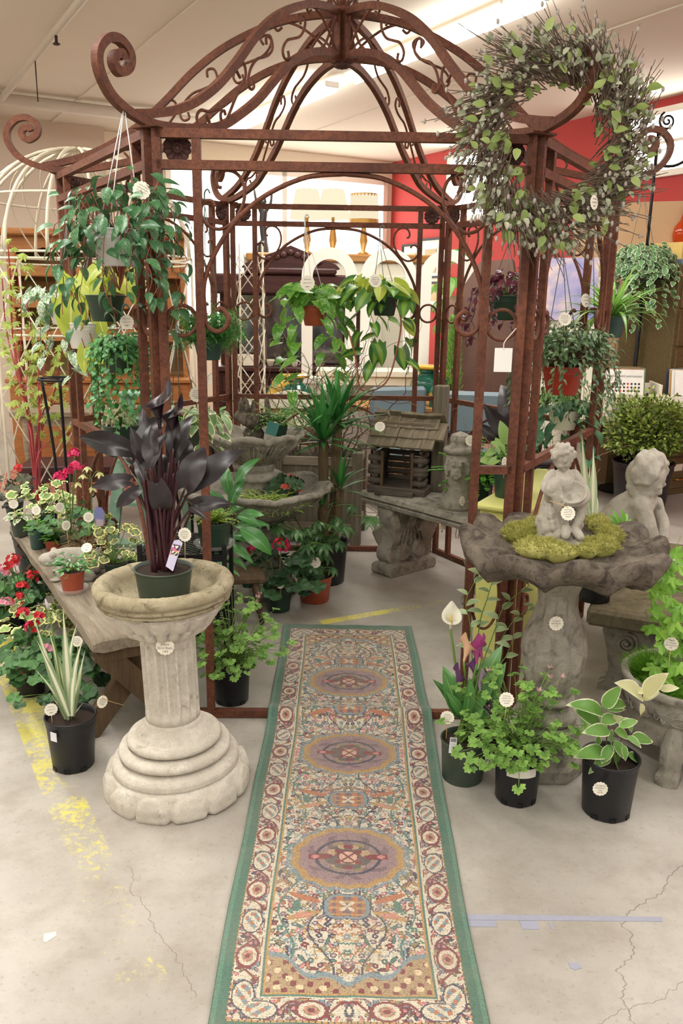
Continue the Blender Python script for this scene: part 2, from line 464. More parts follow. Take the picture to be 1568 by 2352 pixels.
# windows full of daylight
M_DAY = m_emit('daylight in the window', (255, 250, 242), WINDOW_GLOW)
M_DAY2 = m_emit('daylight in the far window', (255, 248, 236), WINDOW_GLOW * .45)
def red_window(k, px0, px1, py0, py1, cols=2, rows=2):
    a0, zt0 = on_red(px0, py0); a1, _ = on_red(px1, py0); _, zb = on_red((px0 + px1) / 2, py1); _, zt = on_red((px0 + px1) / 2, py0)
    zt = min(zt, CEIL - .12); c = bf((a0 + a1) / 2, RED_B - .02); w = abs(a1 - a0)
    o = struct(bpy.data.objects.new('window_%d' % k, None)); COL.objects.link(o); o.location = (c.x, c.y, 0); o.rotation_euler = (0, 0, radians(120))
    mb = MB(); h = zt - zb; zc = (zt + zb) / 2
    for sx in (-1, 1): mb.box((sx * w / 2, 0, zc), (.06, .07, h + .06))
    for sz in (-1, 1): mb.box((0, 0, zc + sz * h / 2), (w, .07, .06))
    for i in range(1, cols): mb.box((-w / 2 + w * i / cols, 0, zc), (.03, .05, h))
    for i in range(1, rows): mb.box((0, 0, zb + h * i / rows), (w, .05, .03))
    mb.obj('window_frame', M_WHITE, o)
    pw, ph = w / cols, h / rows; pane = MB().box((0, 0, 0), (pw - .01, .012, ph - .01)).mesh('pane', M_DAY)
    for i in range(cols):
        for j in range(rows): inst('pane', pane, o, Matrix.Translation((-w / 2 + pw * (i + .5), 0, zb + ph * (j + .5))))
red_window(1, 1039, 1175, 322, 498)
red_window(2, 1455, 1700, 225, 392, 3, 2)
# broad far window behind the lamps
o = struct(bpy.data.objects.new('window_3', None)); COL.objects.link(o); c = bf(FAR_A - .03, (STEP_B + RED_B) / 2 + .35); o.location = (c.x, c.y, 0); o.rotation_euler = (0, 0, BRZ)
mb = MB(); w, z0, z1 = 3.3, 1.2, 3.3
for sx in (-1, 0, 1): mb.box((sx * w / 2, 0, (z0 + z1) / 2), (.07, .06, z1 - z0 + .07))
for z in (z0, z1): mb.box((0, 0, z), (w, .06, .07))
mb.obj('window_frame', M_WHITE, o)
pane = MB().box((0, 0, 0), (w / 2 - .07, .012, z1 - z0 - .07)).mesh('pane', M_DAY2)
for s in (-1, 1): inst('pane', pane, o, Matrix.Translation((s * w / 4, 0, (z0 + z1) / 2)))

# fluorescent battens: housing, two tubes and the light they give
M_TUBE = m_emit('fluorescent tube', (255, 250, 240), 14.0)
M_TUBE.cycles.emission_sampling = 'NONE'
def batten(a, b, label):
    c = bf(a, b, CEIL - .12); t = thing('fluorescent_light', label, 'light', c, radians(120), 'fluorescent lights under the ceiling')
    mb = MB(); mb.box((0, 0, .035), (2.4, .14, .05), b=.008); mb.obj('housing', M_WHITE, t)
    for s in (-1, 1):
        mb = MB(); mb.tube([(-1.17, s * .045, -.01), (1.17, s * .045, -.01)], .016, 8); mb.obj('tube', M_TUBE, t)
        mb = MB(); mb.tube([(s * .8, 0, .06), (s * .8, 0, .12)], .008, 5); mb.obj('hanger', M_WHITE, t)
    ld = bpy.data.lights.new('fluorescent', 'AREA'); ld.shape = 'RECTANGLE'; ld.size = 2.3; ld.size_y = .12; ld.energy = LAMP_POWER; ld.color = (1, .99, .965)
    lo = bpy.data.objects.new('lamp_glow', ld); COL.objects.link(lo); lo.parent = t; lo.location = (0, 0, -.035)
    lu = bpy.data.lights.new('fluorescent_up', 'AREA'); lu.shape = 'RECTANGLE'; lu.size = 2.3; lu.size_y = .36; lu.energy = LAMP_POWER * .55; lu.color = ld.color
    lo = bpy.data.objects.new('lamp_glow', lu); COL.objects.link(lo); lo.parent = t; lo.location = (0, 0, -.04); lo.rotation_euler = (pi, 0, 0)
for b in (4.0, .0, -4.0):  # the two left rows are out of view, added as fill light
    for a in ((-2.4, .3, 3.0, 5.7, 8.4)):
        batten(a, b, {5.7: 'nearest lit fluorescent strip light in view, at the upper right', 8.4: 'farther lit fluorescent strip light, seen through the gazebo dome'}.get(a, 'fluorescent strip light overhead, before the gazebo') if b > 3 else 'added fluorescent fill light overhead, out of view left of the gazebo')
# ceiling pipes
M_PIPE = m_plain('painted pipe', (196, 186, 172), .6, var=.06)
mb = MB(); mb.tube([bf(0, 1.53, CEIL - .1), bf(NEAR_A, 1.53, CEIL - .1)], .03, 10); tag(mb.obj('sprinkler_pipe', M_PIPE), 'long painted sprinkler pipe under the ceiling, running away at upper left', 'pipe')
mb = MB(); mb.tube([bf(9.5, -1.7, CEIL - .09), bf(9.5, 3.8, CEIL - .09)], .06, 12); tag(mb.obj('ceiling_duct_pipe', M_PIPE), 'thick beige pipe crossing under the ceiling at the far left', 'pipe')
for (a, L) in ((6.9, .16), (7.7, .33)):
    p = bf(a, 1.53, CEIL - .1); mb = MB(); mb.tube([p + V((0, 0, -.02)), p + V((0, 0, -.07 if L < .2 else -L))], .011 if L < .2 else .005, 6)
    if L < .2: mb.lathe([(.022, 0), (.03, .008), (.008, .02)], 10, M=Matrix.Translation(p + V((0, 0, -.09))))
    tag(mb.obj('fire_sprinkler' if L < .2 else 'hanging_wire', m_plain('dark metal', (70, 62, 56), .5, .6)), 'small dark sprinkler head under the ceiling pipe' if L < .2 else 'thin wire hanging from the ceiling pipe', 'sprinkler' if L < .2 else 'wire')

# ================================================================ runner rug, woven pattern as coloured knots
def rug():
    nx, ny, W_, L_ = 220, 840, .66, 2.52
    X, Y = np.meshgrid((np.arange(nx) + .5) / nx * W_ - W_ / 2, (np.arange(ny) + .5) / ny * L_ - L_ / 2)
    ax = np.abs(X); ay = np.abs(Y); rs = np.random.RandomState(5)
    c = lambda r, g, b: np.array(lin(r, g, b))
    CR, BUR, BLU, GLD, NAVY, PINK, OLV, TEAL, MAU, RUST = c(205, 196, 176), c(122, 58, 66), c(122, 142, 150), c(178, 142, 92), c(62, 66, 84), c(200, 132, 130), c(140, 130, 92), c(82, 122, 110), c(146, 122, 126), c(176, 112, 82)
    img = np.tile(CR, (ny, nx, 1))
    def put(m, col): img[m] = col
    def ell(cx, cy, rx, ry, ang=0.0, AXX=ax, AYY=ay):
        dx, dy = AXX - cx, AYY - cy; ca, sa = cos(ang), sin(ang)
        return ((dx * ca + dy * sa) / rx) ** 2 + ((-dx * sa + dy * ca) / ry) ** 2
    field = (ax < .205) & (ay < 1.115)
    # scattered leaves, sprays and blossoms in the field
    pts = []
    for _ in range(3200):
        p = (rs.uniform(.0, .2), rs.uniform(0, 1.1))
        if all((p[0] - q[0]) ** 2 + (p[1] - q[1]) ** 2 > .0145 ** 2 for q in pts): pts.append(p)
    for k, (cx, cy) in enumerate(pts):
        ang = rs.uniform(0, pi); col = [BUR, BLU, GLD, NAVY, PINK, OLV, TEAL, MAU, RUST, BLU][rs.randint(10)]
        typ = rs.randint(4)
        if typ == 0:
            put(field & (ell(cx, cy, .0085, .0085) < 1), NAVY); put(field & (ell(cx, cy, .0065, .0065) < 1), col); put(field & (ell(cx, cy, .0025, .0025) < 1), CR)
        elif typ == 1:
            put(field & (ell(cx, cy, .016, .006, ang) < 1), NAVY); put(field & (ell(cx, cy, .0135, .004, ang) < 1), col)
        elif typ == 2:
            s = np.abs((ax - cx) * cos(ang) + (ay - cy) * sin(ang)); w = np.abs(-(ax - cx) * sin(ang) + (ay - cy) * cos(ang) + .006 * np.sin(s * 300))
            put(field & (s < .022) & (w < .0028), col)
        else:
            for q in range(4): put(field & (ell(cx + .007 * cos(q * 1.57 + ang), cy + .007 * sin(q * 1.57 + ang), .005, .005) < 1), col)
    # curling vines
    for ph, amp, off, col in ((0, .03, .12, BLU), (1.6, .035, .07, NAVY), (3.1, .025, .165, TEAL)):
        put(field & (np.abs(ax - off - amp * np.sin(ay * 2 * pi / .3 + ph)) < .0026), col)
    # medallions and the small shields between them
    for cy in (0., .6):
        m0 = ell(0, cy, .172, .142) + .045 * np.cos(14 * np.arctan2(ay - cy, ax))
        put((m0 < 1.2) & field & (rs.rand(ny, nx) < .75), BLU); put(m0 < 1.0, GLD); put(m0 < .84, NAVY); put(m0 < .80, MAU)
        lob = ell(0, cy, .13, .105); th = np.arctan2(ay - cy, ax)
        put((lob < 1.0) & (np.cos(8 * th + 9 * np.sqrt(lob)) > .5), c(120, 98, 108)); put((np.abs(m0 - .8) < .05), c(170, 138, 90))
        put((lob > .5) & (lob < .62), NAVY); put((lob < .42) & (np.cos(6 * th) > .1), OLV)
        put((lob < .3), c(96, 92, 92)); put((lob < .3) & (np.sin(90 * ax) * np.sin(90 * (ay - cy)) > .2), c(176, 150, 120)); put((lob < .3) & (np.sin(120 * ax + 1) * np.cos(130 * (ay - cy)) > .4), BUR)
        put((np.abs(ay - cy) < .012) & (ax > .06) & (ax < .12), BUR); put(ell(.1, cy, .012, .008) < 1, PINK)
        put(ell(0, cy, .034, .03) < 1, BUR); put((ell(0, cy, .028, .025) < 1), c(205, 170, 150)); put((ax < .005) | (np.abs(ay - cy) < .004) & (ell(0, cy, .03, .03) < 1) & (ax < .03), BUR) if False else None
        put((ell(0, cy, .03, .03) < 1) & ((ax - np.abs(ay - cy)) ** 2 < 1.6e-5), BUR)
    for cy in (.3, .815):
        e = ell(0, cy, .068, .05) + .15 * np.cos(4 * np.arctan2(ay - cy, ax)); put(e < 1.15, NAVY); put(e < 1.05, BLU); put(e < .72, RUST); put((e < .72) & (np.sin(220 * ax) > .2), c(120, 98, 108)); put((e < .72) & (np.sin(260 * (ay - cy)) > .6), GLD); put(e < .08, CR)
        for sx in (.12,):
            put(field & (ell(sx, cy + .035, .05, .011, .35) < 1), GLD); put(field & (ell(sx, cy - .035, .05, .011, -.35) < 1), RUST)
            put(field & (ell(sx, cy + .035, .03, .005, .35) < 1), PINK); put(field & (ell(sx + .02, cy, .012, .022) < 1), TEAL)
    # end arches of the field
    ar = ay - (1.075 - .10 * (ax / .205) ** 2 + .012 * np.cos(ax * 60)); put(field & (ar > 0), c(166, 142, 110)); put(field & (np.abs(ar) < .008), BLU); put(field & (ar > .012) & (np.sin(150 * ax) * np.sin(140 * ay) > .35), BUR); put(field & (ar > .02) & (np.sin(110 * ax + 1) * np.cos(120 * ay) > .5), c(220, 196, 160))
    # guard lines round the field
    def band(lo, hi, col, dash=None):
        d = np.maximum(ax - .205, ay - 1.115); m = (d > lo) & (d <= hi)
        if dash is not None: m &= np.sin((X + Y) * dash) > 0
        put(m, col)
    brd = np.maximum(ax - .205, ay - 1.115)
    band(0, .006, GLD); band(.006, .012, TEAL); band(.012, .0165, CR); band(.0165, .02, BUR, 95)
    b_reg = (brd > .02) & (brd < .083)
    # border: rosettes, lozenges, vine
    us = np.where(ax - .205 > ay - 1.115, ay, 1.115 + .205 + .02 - ax); vb = brd - .052
    for k2, (cx, cy) in enumerate([(rs.uniform(-.03, .03), rs.uniform(0, .25)) for _ in range(90)]):
        uu = (us % .25) - cy; col = [BUR, BLU, GLD, NAVY, PINK, OLV, RUST, MAU][rs.randint(8)]; ang = rs.uniform(0, pi)
        dx, dy = vb - cx, uu; e = ((dx * cos(ang) + dy * sin(ang)) / .0085) ** 2 + ((-dx * sin(ang) + dy * cos(ang)) / .004) ** 2
        put(b_reg & (e < 1.5), NAVY); put(b_reg & (e < 1), col)
    put(b_reg & (np.abs(vb - .024 * np.sin(us * 2 * pi / .125 + .7)) < .0042), BUR)
    u1 = ((us + .125) % .25) - .125; e = (vb / .027) ** 2 + (u1 / .036) ** 2; put(b_reg & (e < 1.25), BUR); put(b_reg & (e < .78), CR); put(b_reg & (e < .32), PINK); put(b_reg & (e < .32) & (np.sin(300 * vb) * np.sin(280 * u1) > 0), OLV); put(b_reg & (e < .06), BUR)
    u1 = (us % .25) - .125; e = (vb / .026) ** 2 + (u1 / .042) ** 2; put(b_reg & (e < 1.2), NAVY); put(b_reg & (e < .95), CR); put(b_reg & (e < .6) & (np.sin(210 * vb + 150 * u1) > 0), BLU); put(b_reg & (e < .6) & (np.sin(190 * u1) * np.cos(170 * vb) > .45), RUST)
    band(.083, .0875, GLD); put((brd > .083) & (brd < .0875) & (np.sin(us * 420) > .5), NAVY)
    put(brd >= .0875, c(66, 108, 94)); put((ax > .316), c(84, 128, 110)); put(ax > .326, c(60, 98, 84))
    fl_n = (rs.rand(ny, nx) < .10) & (brd < .083); img[fl_n] = img[fl_n] * .55 + NAVY * .2; img = img * .86 + np.array(lin(150, 140, 126)) * .14; img = img * (1 + .34 * (rs.rand(ny, nx, 1) - .5)); img *= (1 + .07 * np.sin(np.arange(ny) * 3.1))[:, None, None]
    # mesh
    gx = np.linspace(-W_ / 2, W_ / 2, nx + 1); gy = np.linspace(-L_ / 2, L_ / 2, ny + 1)
    GX, GY = np.meshgrid(gx, gy); cx0, cy0 = .034, 2.8
    wav = .006 * np.sin(GY * 3.1 + .7) + .003 * np.sin(GY * 9); GZ = .009 + .033 * np.exp(-((GY + cy0 - 3.09) / .06) ** 2) + .0012 * np.sin(GX * 40 + GY * 5)
    V3 = np.stack([GX + wav * .6, GY, GZ], -1).reshape(-1, 3)
    i = np.arange(nx); j = np.arange(ny); I, J = np.meshgrid(i, j); a = (J * (nx + 1) + I).ravel()
    F = np.stack([a, a + 1, a + nx + 2, a + nx + 1], -1)
    # skirt
    ring = [k for k in range(nx + 1)] + [(j2 + 1) * (nx + 1) + nx for j2 in range(ny)] + [ny * (nx + 1) + k for k in range(nx - 1, -1, -1)] + [j2 * (nx + 1) for j2 in range(ny - 1, 0, -1)]
    low = V3[ring].copy(); low[:, 2] -= .009; n0 = len(V3); V3 = np.vstack([V3, low]); nr = len(ring)
    SK = np.array([[ring[q], n0 + q, n0 + (q + 1) % nr, ring[(q + 1) % nr]] for q in range(nr)])
    FA = np.vstack([F, SK]); me = bpy.data.meshes.new('runner_rug')
    me.vertices.add(len(V3)); me.vertices.foreach_set('co', V3.ravel().astype(np.float32))
    me.loops.add(len(FA) * 4); me.loops.foreach_set('vertex_index', FA.ravel().astype(np.int32))
    me.polygons.add(len(FA)); me.polygons.foreach_set('loop_start', np.arange(0, len(FA) * 4, 4, dtype=np.int32)); me.polygons.foreach_set('loop_total', np.full(len(FA), 4, dtype=np.int32))
    me.update(calc_edges=True); me.validate()
    colr = np.ones((len(FA), 4), np.float32); colr[:len(F), :3] = img.reshape(-1, 3); colr[len(F):, :3] = c(60, 98, 84)
    at_ = me.color_attributes.new('knots', 'FLOAT_COLOR', 'CORNER'); at_.data.foreach_set('color', np.repeat(colr, 4, 0).ravel())
    t = NT('woven runner'); ca_ = t.n('ShaderNodeVertexColor'); ca_.layer_name = 'knots'; co = t.obj()
    col = t.mix(t.ramp(t.noise(co, 6, 5), [(.35, (.22,)*3), (.6, (0,)*3)]), ca_.outputs[0], lin(150, 140, 124))
    me.materials.append(t.done(t.bsdf(col, .95, 0, .1, t.bump(t.noise(co, 260, 2), .5, .003), Sheen_Weight=.2).outputs[0]))
    o = bpy.data.objects.new('runner_rug', me); COL.objects.link(o); o.location = (cx0 + .006, cy0, 0); o.rotation_euler = (0, 0, -.0045)
    tag(o, 'long patterned runner rug with green edge leading into the gazebo', 'rug')
rug()
# duct tape left on the concrete
M_TAPE = m_plain('grey tape', (158, 160, 176), .6, var=.1, scale=40)
def tape(pts, label):
    mb = MB(); n = len(pts); mb.add([(x, y, .0015) for x, y in pts] + [(x, y, 0) for x, y in pts], [tuple(range(n))] + [(i, i + n, (i + 1) % n + n, (i + 1) % n) for i in range(n)])
    tag(mb.obj('tape_strip', M_TAPE), label, 'tape', 'old tape on the floor')
tape([(.362, 1.972), (.905, 1.972), (.90, 1.955), (.362, 1.950)][::-1], 'long grey tape strip stuck to the floor beside the rug')
tape([(.362, 1.949), (.44, 1.949), (.437, 1.925), (.362, 1.925)][::-1], 'grey tape scrap touching the rug edge')
tape([(.505, 1.949), (.552, 1.949), (.553, 1.918), (.507, 1.918)][::-1], 'square grey tape scrap under the long tape strip')
tape([(.582, 1.945), (.592, 1.945), (.592, 1.918), (.588, 1.918)][::-1], 'thin torn grey tape scrap under the long tape strip')
tape([(.60, 1.80), (.625, 1.802), (.632, 1.785), (.612, 1.778), (.601, 1.783)][::-1], 'small chip of grey tape near the floor crack')
mb = MB(); q = [(-.775, 1.875), (-.745, 1.885), (-.74, 1.87), (-.758, 1.845), (-.768, 1.85)]; n = len(q)
mb.add([(x, y, .001) for x, y in q], [tuple(range(n))]); tag(mb.obj('paint_chip', m_plain('pale chip', (236, 224, 208), .8)), 'pale chip of paint on the bare concrete at lower left', 'chip')
# ================================================================ rusty iron gazebo: a hexagon of six panels under a scrolled dome
def m_rust():
    t = NT('rusty iron'); co = t.obj(); a = t.noise(co, 5, 7, .65); b = t.noise(co, 60, 5, .7)
    col = t.mix(t.ramp(a, [(.3, (0,)*3), (.7, (1,)*3)]), lin(92, 54, 40), lin(134, 82, 58))
    col = t.mix(t.ramp(b, [(.4, (.6,)*3), (.58, (0,)*3)]), col, lin(70, 44, 38))
    col = t.mix(t.ramp(t.noise(co, 130, 3), [(.68, (0,)*3), (.74, (.6,)*3)]), col, lin(190, 140, 110))
    return t.done(t.bsdf(col, .66, .1, .35, t.bump(b, .35, .003)).outputs[0])
M_RUST = m_rust()
M_RUSTD = m_plain('dark rusty casting', (78, 48, 42), .6, .3, var=.3, scale=40, bump=.4)
GC, GS, GTH, ZT, Z2, ZM = V((-.028, 4.247, 0)), 1.338, .0183, 2.20, 2.097, 1.032
def gcorner(k): a = radians(60 * k) + GTH; return V((cos(a), sin(a), 0)) * GS       # k=5 front right, 4 front left, 3 left, 2 back left, 1 back right, 0 right
GZ_ = thing('gazebo', 'rusty wrought-iron hexagonal gazebo with scrolled dome ribs', 'gazebo', GC)
def rz_(pts): return [V(p) for p in pts]
def bar(name, pts, sq, label=None, parent=GZ_, M=None):
    mb = MB(); mb.tube(pts, 0, sq=sq, M=M); return mb.obj(name, M_RUST, parent)
def scroll_pts(c, r0, r1, a0, a1, n=26):
    """spiral in the plane, r0 -> r1 while the angle goes a0 -> a1"""
    return [(c[0] + (r0 + (r1 - r0) * (i / n) ** .8) * cos(a0 + (a1 - a0) * i / n), c[1] + (r0 + (r1 - r0) * (i / n) ** .8) * sin(a0 + (a1 - a0) * i / n)) for i in range(n + 1)]
BARW = .030
# rosette
def rosette_mesh():
    mb = MB(); n = 12
    mb.lathe([(.001, .016), (.009, .015), (.0105, .009), (.012, .006)] + [(.012 + .036 * i / 6, .006 + .006 * sin(i / 6 * pi)) for i in range(1, 7)] + [(.047, -.002)], 96,
             mod=lambda r, z, a, k: (r * (1 + (.09 * abs(sin(a * 6)) - .06 if r > .03 else 0)), z + (.006 * abs(sin(a * 6)) ** .6 if .013 < r < .05 else 0)), cap=False)
    return mb.mesh('rosette', M_RUSTD)
ROS = rosette_mesh()
def ring_mesh(rx, rz, r=.0065):
    mb = MB(); mb.tube([(rx * cos(a), 0, rz * sin(a)) for a in [2 * pi * i / 32 for i in range(33)]], r, 6, cap=False); return mb.mesh('ring', M_RUST)
RING, OVAL = ring_mesh(.0535, .0535), ring_mesh(.0525, .13, .006)
def panel(k):
    """panel between corner k and k+1; local x along the panel, y outward, built as parts of the gazebo"""
    p, q = gcorner(k), gcorner(k + 1); c = (p + q) / 2; d = (p - q); L = d.length
    a = atan2(d.y, d.x); M = Matrix.Translation(c) @ Matrix.Rotation(a, 4, 'Z')
    hw = L / 2 - .026; xi = hw - .135; front = (k == 4); d2 = .03
    for s in (-1, 1):
        bar('post', [(s * hw, 0, 0), (s * hw, 0, ZT)], (BARW, BARW, (0, 1, 0)), M=M)
        bar('inner_post', [(s * xi, 0, .03), (s * xi, 0, ZT - .015)], (BARW, BARW * .9, (0, 1, 0)), M=M)
        for z in (1.975 + .17,):
            R_ = Matrix.Translation((s * (hw + xi) / 2, -.008, z)) @ Matrix.Rotation(pi / 2, 4, 'X'); inst('rosette', ROS, GZ_, M @ R_)
        inst('ring', RING, GZ_, M @ Matrix.Translation((s * (hw + xi) / 2, 0, 1.565)))
        inst('oval', OVAL, GZ_, M @ Matrix.Translation((s * (hw + xi) / 2, 0, .52)))
    bar('top_rail', [(-hw, 0, ZT - .013), (hw, 0, ZT - .013)], (BARW, BARW, (0, 0, 1)), M=M)
    bar('second_rail', [(-hw, 0, Z2 - .01), (hw, 0, Z2 - .01)], (BARW, BARW, (0, 0, 1)), M=M)
    bar('bottom_rail', [(-hw, 0, .018), (hw, 0, .018)], (BARW, BARW, (0, 0, 1)), M=M)
    if front:
        for s in (-1, 1): bar('middle_rail', [(s * hw, 0, ZM), (s * xi, 0, ZM)], (BARW, BARW, (0, 0, 1)), M=M)
    else:
        bar('middle_rail', [(-hw, 0, ZM), (hw, 0, ZM)], (BARW, BARW, (0, 0, 1)), M=M)
    # arch with curled feet, drawn for the right half and mirrored
    xa = xi - .015; r = .042
    half = [(0, 2.067), (.13, 2.054), (.26, 2.0), (.36, 1.925), (.44, 1.82), (.492, 1.70), (xa, 1.58)]
    foot = [(xa - r + r * cos(t) * (1 if t > -pi else 1), 1.575 + r * 1.1 * sin(t)) for t in [-.3 - i * .33 for i in range(10)]] + [(xa - r - .028, 1.60), (xa - r - .012, 1.61), (xa - r - .004, 1.598)]
    pts = [V((x, 0, z)) for x, z in half + foot]
    for s in (-1, 1):
        mb = MB(); mb.tube([V((s * p_.x, 0, p_.z)) for p_ in spline(pts, 6)], .0085, 6, M=M); mb.obj('arch_bar', M_RUST, GZ_)
        # spandrel S-scroll crossing the arch
        S = [(.385, 2.03), (.372, 2.047), (.378, 2.068), (.40, 2.076), (.425, 2.062), (.437, 2.03), (.437, 2.0), (.425, 1.965)] if False else None
        sp = scroll_pts((.395, 2.035), .008, .048, radians(-60), radians(-60) + 2 * pi * 1.0)[:] + [(.345, 1.985), (.352, 1.945), (.375, 1.91), (.41, 1.878), (.45, 1.87), (.485, 1.885), (.502, 1.92), (.50, 1.955), (.48, 1.975), (.455, 1.97), (.445, 1.955), (.452, 1.945)]
        top = [(.425, 2.018), (.438, 2.02), (.443, 2.038), (.433, 2.062), (.41, 2.073), (.38, 2.068), (.356, 2.045), (.346, 2.005), (.352, 1.965), (.372, 1.925), (.40, 1.895), (.435, 1.88), (.47, 1.888), (.495, 1.915), (.498, 1.95), (.482, 1.972), (.46, 1.972), (.452, 1.956)]
        mb = MB(); mb.tube([V((s * x, -.012, z)) for x, _, z in spline([(x, 0, z) for x, z in top], 5)], .006, 6, M=M); mb.obj('spandrel_scroll', M_RUST, GZ_)
        if not front:
            low = [(0, ZM - .045), (.14, ZM - .06), (.28, ZM - .13), (.40, ZM - .26), (.465, ZM - .42), (xa - .005, ZM - .6)]
            lf = [(xa - r + r * cos(t), .43 + r * 1.1 * sin(t)) for t in [-.3 - i * .33 for i in range(10)]] + [(xa - r - .028, .455), (xa - r - .010, .462)]
            mb = MB(); mb.tube([V((s * p_.x, 0, p_.z)) for p_ in spline([V((x, 0, z)) for x, z in low + lf], 6)], .0085, 6, M=M); mb.obj('lower_arch_bar', M_RUST, GZ_)
for k in range(6): panel(k)
# dome ribs: profile (distance from the axis, height) measured on the front left rib
UP = [(1.40, 2.235), (1.325, 2.25), (1.199, 2.283), (1.076, 2.336), (.945, 2.418), (.818, 2.526), (.684, 2.652), (.528, 2.762), (.327, 2.853), (.182, 2.888), (.03, 2.905)]
LO = [(1.359, 2.222), (1.294, 2.218), (1.155, 2.232), (.95, 2.272), (.838, 2.323), (.689, 2.413), (.579, 2.5), (.464, 2.589), (.326, 2.664), (.179, 2.708), (.03, 2.722)]
SCR = [(1.30, 2.212), (1.365, 2.222), (1.451, 2.243), (1.517, 2.278), (1.557, 2.336), (1.556, 2.392), (1.512, 2.436), (1.457, 2.443), (1.415, 2.412), (1.423, 2.371), (1.464, 2.348), (1.49, 2.366), (1.486, 2.392), (1.456, 2.404), (1.447, 2.387)]
for k in range(6):
    a = radians(60 * k) + GTH; e = V((cos(a), sin(a), 0)); nrm = V((-sin(a), cos(a), 0))
    def rib(prof, n=6): return [e * p.x + V((0, 0, p.z)) for p in spline([V((r, 0, z)) for r, z in prof], n)]
    mb = MB(); mb.tube(rib(UP), 0, sq=(.030, .026, nrm)); mb.obj('upper_rib', M_RUST, GZ_)
    mb = MB(); mb.tube(rib(LO), 0, sq=(.030, .026, nrm)); mb.obj('lower_rib', M_RUST, GZ_)
    mb = MB(); mb.tube(rib(SCR), 0, sq=(.027, .028, nrm)); mb.obj('corner_scroll', M_RUST, GZ_)
    # filigree between the two ribs
    def fil(prof, r=.006):
        mb = MB(); mb.tube(rib(prof, 5), r, 5); mb.obj('rib_filigree', M_RUST, GZ_)
    fil([(1.02, 2.30), (1.0, 2.275), (1.02, 2.25), (1.06, 2.255), (1.075, 2.285), (1.05, 2.31), (1.0, 2.315), (.93, 2.34), (.86, 2.38)])
    fil([(.80, 2.47), (.83, 2.50), (.81, 2.53), (.775, 2.525), (.765, 2.49), (.785, 2.455), (.83, 2.40), (.87, 2.34), (.90, 2.30), (.925, 2.295), (.93, 2.32), (.91, 2.335), (.90, 2.32)])
    fil([(.62, 2.63), (.62, 2.66), (.59, 2.665), (.575, 2.63), (.60, 2.60), (.64, 2.58), (.69, 2.56), (.73, 2.52), (.75, 2.47), (.735, 2.445), (.71, 2.455), (.715, 2.48)])
    fil([(.36, 2.77), (.375, 2.795), (.35, 2.81), (.325, 2.79), (.335, 2.755), (.37, 2.72), (.42, 2.70), (.47, 2.68), (.50, 2.64), (.485, 2.61), (.455, 2.62), (.46, 2.645)])
    fil([(.05, 2.735), (.12, 2.80), (.20, 2.85), (.28, 2.868), (.31, 2.85), (.295, 2.83), (.275, 2.845)])
    fil([(.045, 2.88), (.10, 2.82), (.15, 2.75), (.19, 2.72)])
    # crown upright
    bar('crown_upright', [e * .035 + V((0, 0, 2.70)), e * .035 + V((0, 0, 2.91))], (.03, .028, nrm))
    # finial scrolls on the crown
    mb = MB(); mb.tube([e * p.x + V((0, 0, p.z)) for p in spline([V(q) for q in [(.03, 0, 2.91), (.07, 0, 2.97), (.13, 0, 2.99), (.16, 0, 2.96), (.14, 0, 2.93), (.115, 0, 2.945)]], 5)], .006, 5); mb.obj('finial_scroll', M_RUST, GZ_)
mb = MB(); mb.lathe([(.0, 2.675), (.03, 2.68), (.035, 2.70), (.028, 2.715)], 16, mod=lambda r, z, a, k: (r * (1 + .12 * cos(8 * a)), z)); mb.obj('crown_boss', M_RUSTD, GZ_)
mb = MB(); mb.lathe([(.045, 2.905), (.045, 2.925), (.02, 2.935), (.012, 3.02), (.03, 3.05), (.012, 3.08), (.0, 3.09)], 12); mb.obj('crown_finial', M_RUST, GZ_)
# cap plates on the corners
for k in range(6):
    c = gcorner(k); mb = MB(); mb.box((c.x, c.y, ZT + .006), (.11, .05, .008), rz=radians(60 * k) + GTH + pi / 2); mb.obj('corner_plate', M_RUST, GZ_)
# ================================================================ cast stone garden pieces
M_ST_WHITE = m_stone('pale cast stone', (226, 219, 206), (194, 186, 171), stain=(130, 121, 101), stain_amt=.34, scale=10, pit=.5)
M_ST_GREY = m_stone('grey cast stone', (176, 170, 157), (124, 118, 106), stain=(80, 76, 66), stain_amt=.40, scale=8)
M_ST_DARK = m_stone('dark weathered stone', (138, 128, 114), (86, 76, 68), stain=(56, 48, 44), stain_amt=.46, scale=10, pit=.8)
M_ST_MOSSY = m_stone('mossy stone', (132, 122, 98), (92, 84, 64), stain=(76, 68, 46), stain_amt=.4, moss=(104, 98, 56), scale=10, pit=.8)
M_ST_LIGHT = m_stone('light grey statue stone', (198, 192, 179), (152, 145, 132), stain=(112, 104, 92), stain_amt=.32, scale=9, pit=.3)
M_ST_RIM = m_stone('lichened stone', (206, 194, 164), (164, 152, 122), stain=(92, 82, 56), stain_amt=.38, scale=14, pit=.8)

